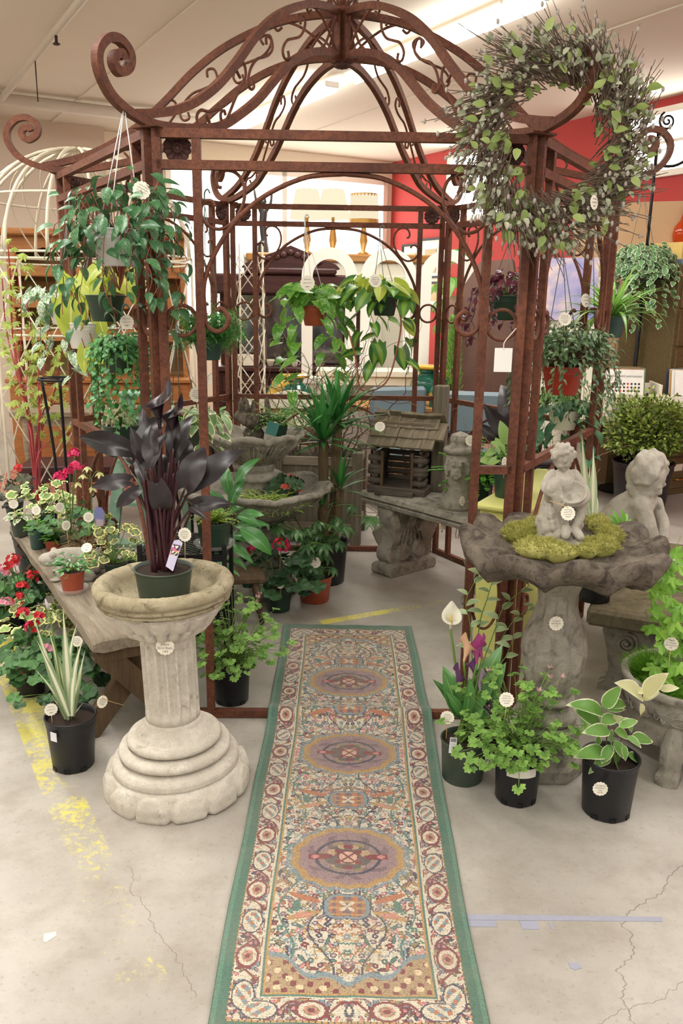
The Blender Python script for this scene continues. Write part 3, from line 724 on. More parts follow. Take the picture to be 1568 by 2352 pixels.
def fuse(mb, voxel=.004, smooth=2, name='fused', mat=None):
    """grow one continuous skin over overlapping lumps (voxel remesh, light smoothing)"""
    o = mb.obj('tmp', mat); md = o.modifiers.new('r', 'REMESH'); md.mode = 'VOXEL'; md.voxel_size = voxel; md.use_smooth_shade = True
    if smooth: sm = o.modifiers.new('s', 'SMOOTH'); sm.factor = .5; sm.iterations = smooth
    dg = bpy.context.evaluated_depsgraph_get(); me = bpy.data.meshes.new_from_object(o.evaluated_get(dg)); me.name = name
    old = o.data; bpy.data.objects.remove(o); bpy.data.meshes.remove(old)
    me.polygons.foreach_set('use_smooth', [True] * len(me.polygons))
    if mat and not me.materials: me.materials.append(mat)
    return me
def limb(mb, pts, rad, n=10, sub=4):
    P = spline([V(p) for p in pts], sub); L = len(P) - 1; m = len(rad) - 1; R = []
    for i in range(L + 1):
        t = i / L * m; k = min(int(t), m - 1); R.append(rad[k] + (rad[k + 1] - rad[k]) * (t - k))
    mb.tube(P, R, n); mb.ball(P[0], R[0], n, 6); mb.ball(P[-1], R[-1], n, 6)
def dense(prof, step=.008):
    out = [prof[0]]
    for (r0, z0), (r1, z1) in zip(prof, prof[1:]):
        k = max(1, int(sqrt((r1 - r0) ** 2 + (z1 - z0) ** 2) / step))
        for i in range(1, k + 1): out.append((r0 + (r1 - r0) * i / k, z0 + (z1 - z0) * i / k))
    return out
def rough_mesh(me, amp, sc, seed=0.0):
    """uneven casting: push vertices along their normals"""
    me.update(); n = len(me.vertices); co = np.empty(n * 3, np.float32); me.vertices.foreach_get('co', co); no = np.empty(n * 3, np.float32); me.vertices.foreach_get('normal', no)
    co = co.reshape(-1, 3); no = no.reshape(-1, 3)
    d = np.array([noise.noise(V(p) * sc + V((seed, seed, seed))) + .5 * noise.noise(V(p) * sc * 2.7 + V((seed, 5, seed))) for p in co.tolist()])
    me.vertices.foreach_set('co', (co + no * (d * amp)[:, None]).ravel()); me.update()

# ---- fluted column birdbath, left of the rug
def column_birdbath():
    t = thing('column_birdbath', 'pale stone birdbath on a fluted column pedestal left of the rug', 'birdbath', (-.558, 2.60, 0))
    t.rotation_euler = (0, -.03, .1)
    base = dense([(.02, 0), (.238, 0), (.243, .012), (.242, .05), (.232, .082), (.216, .095)], .006) + dense([(.215, .1), (.216, .112), (.205, .128), (.168, .131), (.166, .136), (.186, .142), (.191, .153), (.185, .166), (.166, .172), (.136, .171), (.134, .176), (.156, .181), (.161, .192), (.154, .205), (.13, .208), (.126, .218), (.115, .226), (.108, .236), (.1, .24), (.096, .252), (.092, .262)], .006)
    def petal(r, z, a, k):
        if z < .092 and r > .2:
            n = 12; u = ((a / (2 * pi) * n) % 1) * 2 - 1; w = sqrt(max(0, 1 - (z / .09) ** 3.)) * .95
            r += .018 * max(0, min(1, (w - abs(u)) * 7)) - .010
        return r, z
    mb = MB(); mb.lathe(base, 180, mod=petal); me = mb.mesh('pedestal_base', M_ST_WHITE); rough_mesh(me, .0012, 30); inst('pedestal_base', me, t)
    shaft = [(.092, .255), (.091, .29), (.091, .30)] + [(.0915, .30 + .24 * i / 24) for i in range(1, 25)] + [(.092, .55), (.093, .575)]
    def flute(r, z, a, k):
        n = 16; u = ((a / (2 * pi) * n) % 1) * 2 - 1; e = min(1, max(0, (z - .292) / .012)) * min(1, max(0, (.545 - z) / .014))
        return r - .0155 * sqrt(max(0, 1 - (u / .72) ** 2)) * e, z
    mb = MB(); mb.lathe(shaft, 192, mod=flute); inst('shaft', mb.mesh('shaft', M_ST_WHITE), t)
    bowl = dense([(.088, .56), (.096, .567), (.1, .572), (.118, .58), (.135, .592), (.145, .606), (.148, .614), (.158, .624), (.172, .642), (.183, .66), (.19, .672), (.195, .678)], .006)
    def gad(r, z, a, k):
        n = 22 if z < .616 else 16; u = ((a / (2 * pi) * n + (.5 if z > .616 else 0)) % 1) * 2 - 1
        return (r + (.024 * sqrt(max(0, 1 - u * u)) - .014) * (1 if .572 < z < .67 else 0), z)
    mb = MB(); mb.lathe(bowl, 176, mod=gad, cap=False); b = inst('bowl', mb.mesh('bowl', M_ST_WHITE), t)
    lip = dense([(.17, .676), (.208, .684), (.216, .690), (.214, .696), (.210, .699), (.219, .703), (.221, .709), (.217, .714), (.216, .717), (.226, .724), (.229, .734), (.226, .746), (.218, .754), (.206, .757), (.192, .755), (.18, .748), (.172, .735), (.162, .712), (.14, .694), (.09, .685), (.0, .682)], .006)
    mb = MB(); mb.lathe(lip, 128, cap=False); me = mb.mesh('rim', M_ST_RIM); rough_mesh(me, .0028, 48); inst('rim', me, b)
    return t
column_birdbath()

# ---- scalloped shell birdbath, right
def shell_birdbath():
    t = thing('shell_birdbath', 'weathered birdbath with a wavy shell-shaped bowl on a fluted baluster', 'birdbath', (.755, 2.74, 0))
    mb = MB(); mb.lathe([(.13, 0), (.135, .01), (.135, .05), (.118, .06), (.115, .07), (.112, .18), (.10, .192), (.03, .194)], 8, smooth=False, M=Matrix.Rotation(radians(22.5), 4, 'Z')); me = mb.mesh('plinth', M_ST_GREY); inst('plinth', me, t)
    pr = dense([(.06, .19), (.086, .195), (.098, .21), (.098, .225), (.086, .24), (.07, .25), (.066, .262), (.082, .275), (.086, .285), (.076, .30), (.09, .34), (.104, .40), (.112, .46), (.108, .51), (.092, .555), (.074, .60), (.066, .64), (.068, .68), (.08, .71), (.092, .725), (.098, .735), (.09, .745), (.12, .755)], .008)
    def fl_(r, z, a, k):
        e = max(0, min(1, (z - .30) / .03)) * max(0, min(1, (.70 - z) / .05)); u = ((a / (2 * pi) * 10) % 1) * 2 - 1
        return r + e * (.009 * sqrt(max(0, 1 - u * u)) - .006), z
    mb = MB(); mb.lathe(pr, 120, mod=fl_); me = mb.mesh('baluster', M_ST_GREY); rough_mesh(me, .0015, 26); inst('baluster', me, t)
    bp = dense([(.06, .742), (.12, .752), (.2, .765), (.27, .782), (.315, .80), (.338, .822), (.345, .845), (.338, .862), (.318, .868), (.29, .858), (.25, .846), (.18, .838), (.09, .834), (.0, .834)], .012)
    def sh(r, z, a, k):
        w = min(1, max(0, (r - .12) / .2)); lob = 11
        aa = a + .10 * sin(2 * a + 1); s = abs(cos(aa * lob / 2)) ** .8
        return r * (1 + .075 * w * (s - .6)), z + w * w * (.040 * (s - .55) + .012 * sin(3 * a + .5)) - (0.02 * (1 - s) * w)
    mb = MB(); mb.lathe(bp, 200, mod=sh, cap=False); me = mb.mesh('shell_bowl', M_ST_DARK); rough_mesh(me, .006, 22, 3); inst('shell_bowl', me, t)
    return t
shell_birdbath()

# ---- moss in the shell bowl
M_MOSS = m_leaf('moss', (166, 168, 84), (206, 202, 126), rough=.8, vein=0, translucent=.3, spec=.1)
def blades(mb, n, base_fn, L, w, lean=.6, segs=2, up=(0, 0, 1)):
    """short grass-like blades joined into one mesh"""
    for i in range(n):
        p, nm = base_fn(); d = (V(nm) + V((rr(-lean, lean), rr(-lean, lean), rr(-.1, lean)))).normalized(); l = L * rr(.6, 1.2); s = d.orthogonal().normalized()
        s.rotate(Matrix.Rotation(rr(0, 6.28), 3, d)); q = V(p); bend = V((rr(-1, 1), rr(-1, 1), -.6)) * l * .25
        vs = [q - s * w / 2, q + s * w / 2, q + d * l * .6 + bend * .3 + s * w * .35, q + d * l * .6 + bend * .3 - s * w * .35, q + d * l + bend]
        mb.add(vs, [(0, 1, 2, 3), (3, 2, 4)], True, [(0, 0), (1, 0), (1, .6), (0, .6), (.5, 1)])
def moss_clump(label, lumps, seed):
    random.seed(seed); mb = MB(); body = MB()
    for (c, r) in lumps: body.ball(c, r, 14, 8)
    me = fuse(body, .01, 2, 'moss_body', M_MOSS); rough_mesh(me, .008, 40, seed)
    vs = [(v.co.copy(), v.normal.copy()) for v in me.vertices]
    up = [x for x in vs if x[1].z > -.1]
    mb.add([v.co for v in me.vertices], [tuple(p.vertices) for p in me.polygons], True, [(.5, .5)] * len(me.vertices))
    blades(mb, 3200, lambda: random.choice(up), .019, .0022, .8)
    tag(mb.obj('moss_clump', M_MOSS), label, 'moss', 'moss in the shell birdbath')
Yb = 2.74
moss_clump('larger mound of yellow-green moss on the left of the shell bowl', [(fl(1205, 1232, .86) + V((0, .02, 0)), (.075, .07, .035)), (fl(1240, 1262, .86), (.085, .06, .035)), (fl(1185, 1225, .865), (.04, .05, .03)), (fl(1285, 1272, .86), (.06, .035, .03)), (fl(1230, 1215, .86), (.05, .05, .04))], 3)
moss_clump('smaller mound of yellow-green moss on the right of the shell bowl', [(fl(1375, 1258, .86), (.065, .045, .032)), (fl(1400, 1232, .86), (.042, .055, .034)), (fl(1372, 1205, .86), (.04, .05, .03)), (fl(1345, 1268, .86), (.04, .03, .022))], 4)

# ---- statues
def statue(name, label, mb, loc, mat, voxel=.004, smooth=2, rz=0):
    me = fuse(mb, voxel, smooth, name, mat); o = inst(name, me); o.location = loc; o.rotation_euler = (0, 0, rz); return tag(o, label, 'statue')
def head(mb, c, r, face, tilt=0.0, hair=True, curls=26, seed=1, chub=1.0):
    """a child's head: skull, cheeks, brow, nose, mouth, chin, ears, hair; face = direction looked at"""
    random.seed(seed); f = V(face).normalized(); x = f.cross(V((0, 0, 1))).normalized(); u = x.cross(f).normalized(); c = V(c)
    P = lambda a, b, d: c + x * (a * r) + f * (b * r) + u * (d * r)
    mb.ball(c + u * r * .12 - f * r * .08, r * .98, 14, 10); mb.ball(P(0, .22, -.3), r * .74, 12, 8)
    for s in (-1, 1):
        mb.ball(P(s * .34, .58, -.36), r * .30, 8, 6)                    # cheeks
        mb.ball(P(s * .92, -.05, -.1), r * .19, 8, 6)                    # ears
        mb.ball(P(s * .33, .80, .17), (r * .2, r * .16, r * .11), 8, 6)    # brow
        mb.ball(P(s * .32, .82, -.02), r * .11, 8, 6)                    # lids
    mb.ball(P(0, .98, -.14), r * .14, 8, 6); mb.ball(P(0, .93, .02), r * .10, 8, 6)         # nose
    mb.ball(P(0, .86, -.42), (r * .19, r * .1, r * .07), 8, 6); mb.ball(P(0, .83, -.53), (r * .16, r * .1, r * .06), 8, 6); mb.ball(P(0, .72, -.72), r * .22, 8, 6)
    if hair:
        for i in range(curls):
            a = rr(0, 6.28); e = rr(-.15, 1.45); d = V((cos(a) * cos(e), sin(a) * cos(e), sin(e)))
            if d.y > .55 and d.z < .62: continue
            mb.ball(P(d.x * .98, d.y * .98 - .06, d.z * 1.0 + .12), r * rr(.16, .26), 8, 6)
def hand(mb, w, d, r, side, curl=(0, 0, -1), spread=(1, 0, 0)):
    """palm with five tapered fingers and a thumb from its side"""
    w = V(w); d = V(d).normalized(); sp = V(spread).normalized(); cu = V(curl).normalized()
    mb.ball(w + d * r * 1.1, (r * 1.05, r * 1.05, r * 1.0), 8, 6)
    for i in range(4):
        b = w + d * r * 1.8 + sp * r * (i - 1.5) * .55; L = r * (1.5, 1.75, 1.65, 1.25)[i]
        limb(mb, [b, b + d * L * .55 + cu * L * .12, b + d * L * .85 + cu * L * .5], [r * .34, r * .3, r * .24], 6, 2)
    b = w + d * r * .8 - sp * r * .95 * side; limb(mb, [b, b + d * r * .8 - sp * r * .4 * side, b + d * r * 1.4 + cu * r * .3], [r * .36, r * .32, r * .25], 6, 2)

def boy():
    Y = 2.76; random.seed(11); mb = MB(); B = V((.755, 2.75, .835)); A = lambda px, py, dy=0: at(px, py, Y + dy) - B
    # stump of rounded stones
    limb(mb, [A(1282, 1240, 0), A(1282, 1190, .01), A(1280, 1155, .01)], [.078, .072, .055], 14)
    for i in range(44):
        a = rr(0, 6.28); z = rr(0, .115); q = .074 - z * .15; mb.ball((A(1282, 1240).x + q * cos(a), .012 + q * sin(a), A(1282, 1238).z + z), rr(.012, .019), 8, 6)
    hp = A(1284, 1148, .01); ch = A(1292, 1105, -.005)
    limb(mb, [hp, A(1288, 1128, 0), ch, A(1294, 1092, -.005)], [.046, .043, .04, .030], 12)
    limb(mb, [A(1294, 1092, -.005), A(1294, 1076, -.01)], [.018, .018], 8)
    head(mb, A(1292, 1050, -.02), .0395, (.28, -.85, -.45), curls=46, seed=4)
    # arms
    limb(mb, [A(1268, 1091, 0), A(1252, 1118, -.02), A(1266, 1132, -.06), A(1279, 1138, -.075)], [.0205, .0175, .016, .012]); hand(mb, A(1279, 1138, -.075), (.9, -.2, -.4), .0105, -1, (0, -.3, -1), (.3, -.9, 0))
    limb(mb, [A(1318, 1091, 0), A(1338, 1120, -.02), A(1345, 1142, -.045), A(1330, 1154, -.075), A(1312, 1158, -.09)], [.0205, .0185, .0175, .0155, .012]); hand(mb, A(1314, 1158, -.09), (-.95, -.1, .1), .0105, 1, (0, -.5, -.8), (0, -.4, 1))
    # knees drawn up, shins and feet
    limb(mb, [hp + V((-.02, 0, 0)), A(1268, 1122, -.055), A(1273, 1112, -.06)], [.032, .027, .024])
    limb(mb, [A(1273, 1113, -.06), A(1284, 1160, -.07), A(1298, 1205, -.075)], [.023, .019, .013])
    limb(mb, [A(1298, 1207, -.075), A(1299, 1222, -.09), A(1298, 1231, -.12)], [.013, .017, .014])
    limb(mb, [hp + V((.02, 0, 0)), A(1320, 1150, -.05), A(1335, 1160, -.05)], [.032, .027, .023])
    limb(mb, [A(1335, 1160, -.05), A(1330, 1190, -.06), A(1318, 1212, -.075)], [.022, .018, .013])
    limb(mb, [A(1318, 1212, -.075), A(1326, 1226, -.09), A(1332, 1233, -.115)], [.013, .017, .014])
    # ground at his feet
    mb.ball(A(1312, 1242, -.06), (.06, .07, .014), 14, 8)
    # basin on his lap
    c = A(1312, 1133, -.062); R_ = Matrix.Translation(c) @ Matrix.Rotation(radians(38), 4, 'X') @ Matrix.Rotation(radians(-8), 4, 'Y')
    mb.lathe([(.0, -.028), (.03, -.024), (.046, -.008), (.051, .008), (.049, .012), (.044, .008), (.036, -.008), (.02, -.017), (.0, -.019)], 24, M=R_, cap=False)
    o = statue('child_statue', 'small stone statue of a seated child holding a basin, in the shell birdbath', mb, B, M_ST_LIGHT, .0032, 2)
boy()

def cherub():
    Y = 4.0; random.seed(21); mb = MB(); B = V((1.42, 4.02, .40)); A = lambda px, py, dy=0: at(px, py, Y + dy) - B
    # drapery and seat on the bench
    limb(mb, [A(1425, 1262, .05), A(1440, 1285, .05)], [.14, .15], 14)
    mb.box((0.02, .03, .015), (.42, .28, .03))
    for i in range(9): limb(mb, [A(1440 + i * 7, 1235, -.06 - i * .006), A(1446 + i * 6, 1290, -.085)], [.014, .018], 6, 2)
    # torso leaning forward over its arm
    limb(mb, [A(1392, 1235, .08), A(1412, 1205, .05), A(1440, 1172, .02), A(1462, 1152, 0)], [.105, .098, .092, .07], 14)
    mb.ball(A(1470, 1160, -.03), .07, 12, 8); mb.ball(A(1452, 1150, .06), .06, 12, 8)
    limb(mb, [A(1466, 1150, 0), A(1474, 1128, -.01)], [.045, .042], 10)
    head(mb, A(1482, 1098, -.02), .098, (.72, -.55, -.55), curls=0, seed=3)
    # swept, wavy hair
    c = A(1479, 1090, -.01)
    for i in range(26):
        a = rr(-2.6, 1.1); st = c + V((.0 + .06 * cos(a * .7), -.02 + .07 * sin(a), .07)); pts = []
        for j in range(5):
            t = j / 4; ang = -2.4 + i / 26 * 3.4; q = .1 + .012 * sin(j * 2.4 + i)
            pts.append(c + V((cos(ang) * q * sin(.35 + t * 1.5), sin(ang) * q * sin(.35 + t * 1.5), q * cos(.35 + t * 1.5) * 1.02 + .01)))
        d = (pts[-1] - c)
        if d.x > .03 and d.y < -.0: pts = pts[:3]
        limb(mb, pts, [.016, .019, .018, .014], 6, 3)
    mb.ball(A(1502, 1062, -.02), (.03, .03, .035), 8, 6)
    for (px, py) in ((1447, 1118), (1452, 1130), (1462, 1138), (1450, 1105)): mb.ball(A(px, py, -.05), .024, 8, 6)
    # near arm down to the elbow, forearm folded up to the chin
    limb(mb, [A(1470, 1160, -.06), A(1484, 1196, -.09), A(1494, 1232, -.10), A(1507, 1262, -.08)], [.05, .043, .04, .034], 10)
    limb(mb, [A(1507, 1262, -.08), A(1520, 1232, -.05), A(1520, 1195, -.02), A(1510, 1172, -.01)], [.034, .036, .033, .026], 10)
    hand(mb, A(1510, 1172, -.01), (-.2, -.1, 1), .026, 1, (-.8, 0, .3), (0, 1, 0))
    limb(mb, [A(1508, 1165, .0), A(1516, 1180, -.02), A(1512, 1150, .0)], [.024, .026, .02], 8)
    statue('cherub_statue', 'pale stone cherub statue resting its head on folded arms', mb, B, M_ST_LIGHT, .0075, 2)
cherub()

# ---- long stone bench, end on, with a mossy top
def slab(mb, L, W_, T, z, over=.02):
    mb.box((0, 0, z - T / 2), (L, W_, T), b=.012)
t = thing('stone_bench', 'mossy carved stone bench seen end on, beneath the cherub statue', 'bench', (1.04, 3.32, 0), atan2(.907, .42))
mb = MB(); mb.box((.62, -.25, .36), (1.24, .5, .075), b=.014); me = mb.mesh('slab', M_ST_MOSSY); inst('slab', me, t)
def carved_leg():
    mb = MB()
    mb.prism([(-.19, 0), (.19, 0), (.19, .03), (.165, .045), (.15, .10), (.165, .2), (.19, .28), (.18, .323), (-.18, .323), (-.19, .28), (-.165, .2), (-.15, .10), (-.165, .045), (-.19, .03)], .13)
    for s in (-1, 1):
        sp = scroll_pts((s * .085, .235), .05, .012, s * pi / 2 + (0 if s > 0 else pi), s * pi / 2 + (0 if s > 0 else pi) + s * 4 * pi, 30)
        for y in (-.07, .07): mb.tube([(x, y, z) for x, z in sp], .007, 5); mb.ball((s * .085, y, .235), .011, 8, 6)
        for y in (-.068,): mb.tube([(s * .09, y, .18), (s * .06, y, .12), (s * .02, y, .07), (0, y, .045)], .008, 5)
    return mb.mesh('leg', M_ST_GREY)
LEG = carved_leg()
for x in (.16, 1.05): inst('leg', LEG, t, Matrix.Translation((x, -.25, 0)) @ Matrix.Rotation(pi / 2, 4, 'Z'))

# ---- stone bench inside the gazebo with scrolled feet
def scroll_bench():
    u = V((.65, -.76, 0)).normalized(); t = thing('scroll_leg_bench', 'grey stone bench with big scrolled legs inside the gazebo', 'bench', V((.143, 5.03, 0)) + u * .55 + V((.76, .65, 0)) * .19, atan2(u.y, u.x))
    mb = MB(); prof = [(-.195, .43), (-.205, .452), (-.19, .462), (-.212, .475), (-.205, .497), (-.19, .505), (.19, .505), (.205, .497), (.212, .475), (.19, .462), (.205, .452), (.195, .43)]
    mb.prism(prof, 1.14, M=Matrix.Rotation(pi / 2, 4, 'Z')); me = mb.mesh('slab', M_ST_GREY); inst('slab', me, t)
    mb = MB()
    mb.prism([(-.19, 0), (.19, 0), (.205, .02), (.2, .055), (.18, .07), (-.18, .07), (-.2, .055), (-.205, .02)], .17)
    # two opposed volutes and the shield between
    for s in (-1, 1):
        path = spline([V((s * x, 0, z)) for x, z in ((.155, .43), (.145, .36), (.12, .29), (.125, .22), (.155, .165), (.16, .115), (.12, .085), (.07, .085), (.035, .115), (.035, .155), (.065, .175), (.09, .155), (.085, .135))], 5)
        n = len(path); mb.tube(path, [1.0 - .25 * i / n for i in range(n)], sq=(.062, .13, (0, 1, 0)))
        mb.lathe([(0, -.072), (.05, -.072), (.056, -.06), (.056, .06), (.05, .072), (0, .072)], 20, M=Matrix.Translation((s * .07, 0, .14)) @ Matrix.Rotation(pi / 2, 4, 'X'))
    mb.box((0, 0, .24), (.16, .055, .36)); mb.box((0, -.05, .3), (.14, .03, .09), M=Matrix.Rotation(.5, 4, 'Y')); mb.box((0, .05, .3), (.14, .03, .09), M=Matrix.Rotation(-.5, 4, 'Y'))
    for q in range(5): mb.tube([(-.12 + q * .06, -.052, .10), (.0, -.055, .40)], .006, 5)
    leg = fuse(mb, .006, 1, 'leg', M_ST_GREY)
    for x in (-.38, .36): inst('leg', leg, t, Matrix.Translation((x, 0, 0)) @ Matrix.Rotation(pi / 2, 4, 'Z'))
    return t
scroll_bench()

# ---- three-tier fountain
def fountain():
    t = thing('tiered_fountain', 'two-bowl scalloped stone fountain with rabbit finial inside the gazebo', 'fountain', (-.495, 4.62, 0))
    def lobes(n, r0, amp, zamp=.0, bot=0.):
        def f(r, z, a, k):
            w = max(0, min(1, (r - r0 * .55) / (r0 * .45))); s = abs(cos(a * n / 2)) ** .7; fine = cos(a * n * 4) * .006 * w
            return r * (1 + amp * w * (s - .6)) + fine, z + zamp * w * (s - .5)
        return f
    mb = MB(); mb.lathe(dense([(.05, 0), (.235, 0), (.24, .03), (.225, .06), (.205, .075), (.19, .10), (.165, .14), (.135, .2), (.115, .26), (.12, .30), (.14, .32), (.13, .345), (.11, .36), (.13, .39)], .01), 120, mod=lambda r, z, a, k: (r * (1 + (.05 * abs(cos(a * 8)) if .06 < z < .28 else 0)), z)); inst('base_column', mb.mesh('base_column', M_ST_GREY), t)
    def bowl(name, R, z0, zr, n):
        p = dense([(R * .3, z0), (R * .45, z0 + (zr - z0) * .16), (R * .68, z0 + (zr - z0) * .42), (R * .86, z0 + (zr - z0) * .72), (R * .97, zr - .012), (R * 1.03, zr), (R * 1.02, zr + .022), (R * .96, zr + .026), (R * .9, zr + .012), (R * .8, zr - .02), (R * .5, zr - .05), (0, zr - .06)], .012)
        mb = MB(); mb.lathe(p, 160, mod=lobes(n, R, .10, .03), cap=False); me = mb.mesh(name, M_ST_DARK if False else M_ST_GREY); rough_mesh(me, .004, 24, R * 9); o = inst(name, me, t)
        # raised leaf relief under the lip
        mb = MB()
        for i in range(n * 2):
            a = pi * i / n + .1
            for s in (-1, 0, 1):
                q = []
                for j in range(6):
                    v = j / 5; rad = R * (.5 + .44 * v) + .008; ang = a + s * .11 * sin(v * 2.4); q.append((rad * cos(ang), rad * sin(ang), z0 + (zr - z0) * (.22 + .64 * v)))
                mb.tube(q, [.004, .007, .008, .007, .006, .003], 5)
        mb.obj('leaf_relief', M_ST_GREY, o)
    bowl('lower_bowl', .415, .40, .60, 8)
    mb = MB(); mb.lathe(dense([(.08, .52), (.13, .54), (.12, .57), (.09, .60), (.10, .64), (.125, .665), (.12, .69), (.10, .70), (.115, .72), (.12, .75)], .01), 60, mod=lambda r, z, a, k: (r * (1 + .04 * cos(12 * a)), z)); inst('upper_stem', mb.mesh('upper_stem', M_ST_GREY), t)
    bowl('upper_bowl', .272, .735, .90, 8)
    random.seed(5); mb = MB()
    mb.lathe([(.0, .84), (.07, .85), (.055, .89), (.06, .92), (.04, .95), (0, .96)], 20)
    for a in range(3):
        ang = a * 2.1 + .4; d = V((cos(ang), sin(ang), 0)); c = d * .05 + V((0, 0, .99))
        mb.ball(c, (.05, .05, .04), 10, 8); mb.ball(c + d * .05 + V((0, 0, .015)), .034, 10, 8); mb.ball(c + d * .085 + V((0, 0, .005)), .02, 8, 6)
        for s in (-1, 1):
            x = d.cross(V((0, 0, 1))); b = c + d * .04 + x * s * .016 + V((0, 0, .03)); limb(mb, [b, b + V((0, 0, .04)) - d * .008, b + V((0, 0, .085)) - d * .014], [.011, .015, .007], 8, 3)
    inst('rabbit_finial', fuse(mb, .005, 1, 'rabbit_finial', M_ST_DARK), t)
fountain()

# ---- crouching frog on the plank bench
def frog():
    B = fl(172, 1322, .42); random.seed(2); mb = MB()
    limb(mb, [(.11, .03, .055), (.05, .01, .07), (-.03, 0, .085), (-.085, -.005, .088)], [.045, .058, .05, .036], 14)
    mb.ball((-.10, -.005, .088), (.052, .05, .028), 14, 8); mb.ball((-.10, -.005, .074), (.048, .046, .02), 14, 8)
    for s in (-1, 1):
        mb.ball((-.085, s * .034 - .004, .113), .0165, 10, 8)
        limb(mb, [(-.05, s * .04, .07), (-.055, s * .065, .045), (-.06, s * .06, .012)], [.02, .017, .014]); mb.ball((-.075, s * .065, .008), (.03, .02, .008), 10, 6)
        limb(mb, [(.09, s * .045, .05), (.03, s * .085, .06), (.08, s * .09, .02), (.03, s * .095, .01)], [.03, .026, .02, .014])
    for i in range(14): mb.ball((rr(-.04, .12), rr(-.03, .03), .118 + rr(-.01, .004) - .0), .006, 6, 5)
    statue('frog_statue', 'mossy grey stone frog crouching among pots on the plank bench', mb, B, M_ST_LIGHT, .004, 2, radians(14))
frog()

# ---- gargoyle-faced pillar on the bench
def pillar():
    B = V((.655, 4.62, .505)); mb = MB(); s = 1.0
    mb.lathe([(.0, 0), (.088, 0), (.092, .01), (.084, .03), (.088, .045), (.08, .06), (.076, .09), (.075, .28), (.07, .31), (.085, .32), (.092, .335), (.085, .35), (.06, .355), (.05, .375), (.056, .39), (.05, .42), (.0, .44)], 20)
    f = V((-.25, -.97, 0)); x = V((.97, -.25, 0)); P = lambda a, b, z: x * a + f * b + V((0, 0, z))
    mb.ball(P(0, .066, .25), (.05, .04, .055), 12, 8); mb.ball(P(0, .098, .222), (.03, .03, .024), 10, 8)
    for q in (-1, 1):
        mb.ball(P(q * .02, .106, .267), .0125, 8, 6); mb.ball(P(q * .022, .1, .285), (.018, .012, .008), 8, 6); limb(mb, [P(q * .045, .07, .285), P(q * .06, .065, .25), P(q * .055, .07, .20)], [.016, .015, .01], 8, 3); mb.ball(P(q * .018, .106, .21), .016, 8, 6)
    mb.ball(P(0, .124, .236), .009, 8, 6); mb.ball(P(0, .1, .193), (.02, .02, .012), 8, 6)
    for i in range(10): mb.tube([(.093 * cos(a) , .093 * sin(a), .012 + i * .0045) for a in [j / 20 * 2 * pi for j in range(21)]], .003, 4)
    statue('dog_face_pillar', 'short stone pillar carved with a dog face, on the gazebo bench', mb, B, M_ST_GREY, .0045, 1)
pillar()

# ---- round footed planter, right edge
t = thing('footed_planter', 'round grey stone planter with carved band and feet at right edge', 'planter', (1.31, 2.86, 0))
mb = MB(); mb.lathe(dense([(.05, .09), (.2, .09), (.225, .11), (.228, .2), (.24, .205), (.242, .25), (.232, .256), (.236, .285), (.252, .295), (.254, .312), (.244, .318), (.226, .314), (.22, .30), (.215, .25), (0, .245)], .012), 72, cap=False); me = mb.mesh('bowl', M_ST_GREY); rough_mesh(me, .002, 25); inst('bowl', me, t)
mb = MB()
for i in range(12):
    a = 2 * pi * i / 12; c = V((cos(a), sin(a), 0)); x = V((-sin(a), cos(a), 0)); mb.tube([c * .243 + x * (.03 * cos(q)) + V((0, 0, .228 + .016 * sin(q))) for q in [j / 12 * 2 * pi for j in range(13)]], .0035, 5)
    mb.tube([c * .244 + x * (.03 + .06 * j / 8) + V((0, 0, .228 + .012 * sin(j * 1.6))) for j in range(9)], .0035, 5)
mb.obj('carved_band', M_ST_GREY, t)
for i in range(4):
    a = radians(45 + 90 * i + 12); mb = MB(); c = V((cos(a), sin(a), 0)); limb(mb, [c * .2 + V((0, 0, .2)), c * .225 + V((0, 0, .12)), c * .245 + V((0, 0, .05)), c * .265 + V((0, 0, .0))], [.03, .045, .04, .036], 8); mb.box((c.x * .25, c.y * .25, .02), (.08, .08, .04), rz=a); inst('foot', fuse(mb, .006, 1, 'foot', M_ST_GREY), t)
mb = MB(); mb.lathe([(0, .262), (.12, .272), (.219, .266)], 36); mb.obj('soil', m_plain('potting soil', (58, 44, 34), .95, var=.5, scale=90, bump=1.0), t)
# ================================================================ benches, stands and boxes in and around the gazebo
M_OLDWOOD = m_wood('grey weathered plank', (182, 171, 152), (124, 111, 94), 'X', 7, .85, .7, crack=True)
M_OLDWOOD_Z = m_wood('grey weathered post', (150, 140, 122), (96, 88, 74), 'Z', 7, .85, .6, crack=True)
M_DKWOOD = m_wood('brown rough timber', (120, 98, 72), (78, 62, 46), 'Z', 7, .85, .5, crack=True)
M_SHINGLE = m_wood('weathered shingle', (158, 146, 122), (98, 88, 72), 'Y', 9, .9, .6, crack=True)
M_LOG = m_wood('weathered log', (120, 110, 96), (72, 64, 56), 'X', 9, .9, .6, crack=True)
M_BLACK = m_plain('black iron', (26, 26, 28), .5, .4, var=.3, scale=30)
M_PLASTIC_BLK = m_plain('black plastic', (30, 30, 34), .42, var=.25, scale=20, spec=.4)
M_PLASTIC_GRN = m_plain('dark green plastic', (62, 74, 62), .45, var=.15, scale=20)
M_PLASTIC_TEAL = m_plain('teal green plastic', (52, 82, 76), .42, var=.12, scale=20)
M_PLASTIC_DGRN = m_plain('deep green plastic', (36, 62, 48), .4, var=.12, scale=20)
M_TERRA = m_plain('terracotta plastic', (166, 78, 52), .5, var=.12, scale=18)
M_REDPOT = m_plain('red plastic', (168, 52, 38), .35, var=.12, scale=18)
M_WHITEPOT = m_plain('white plastic', (226, 224, 216), .4, var=.04, scale=18)
M_SOIL = m_plain('potting soil', (58, 44, 34), .95, var=.5, scale=90, bump=1.0)
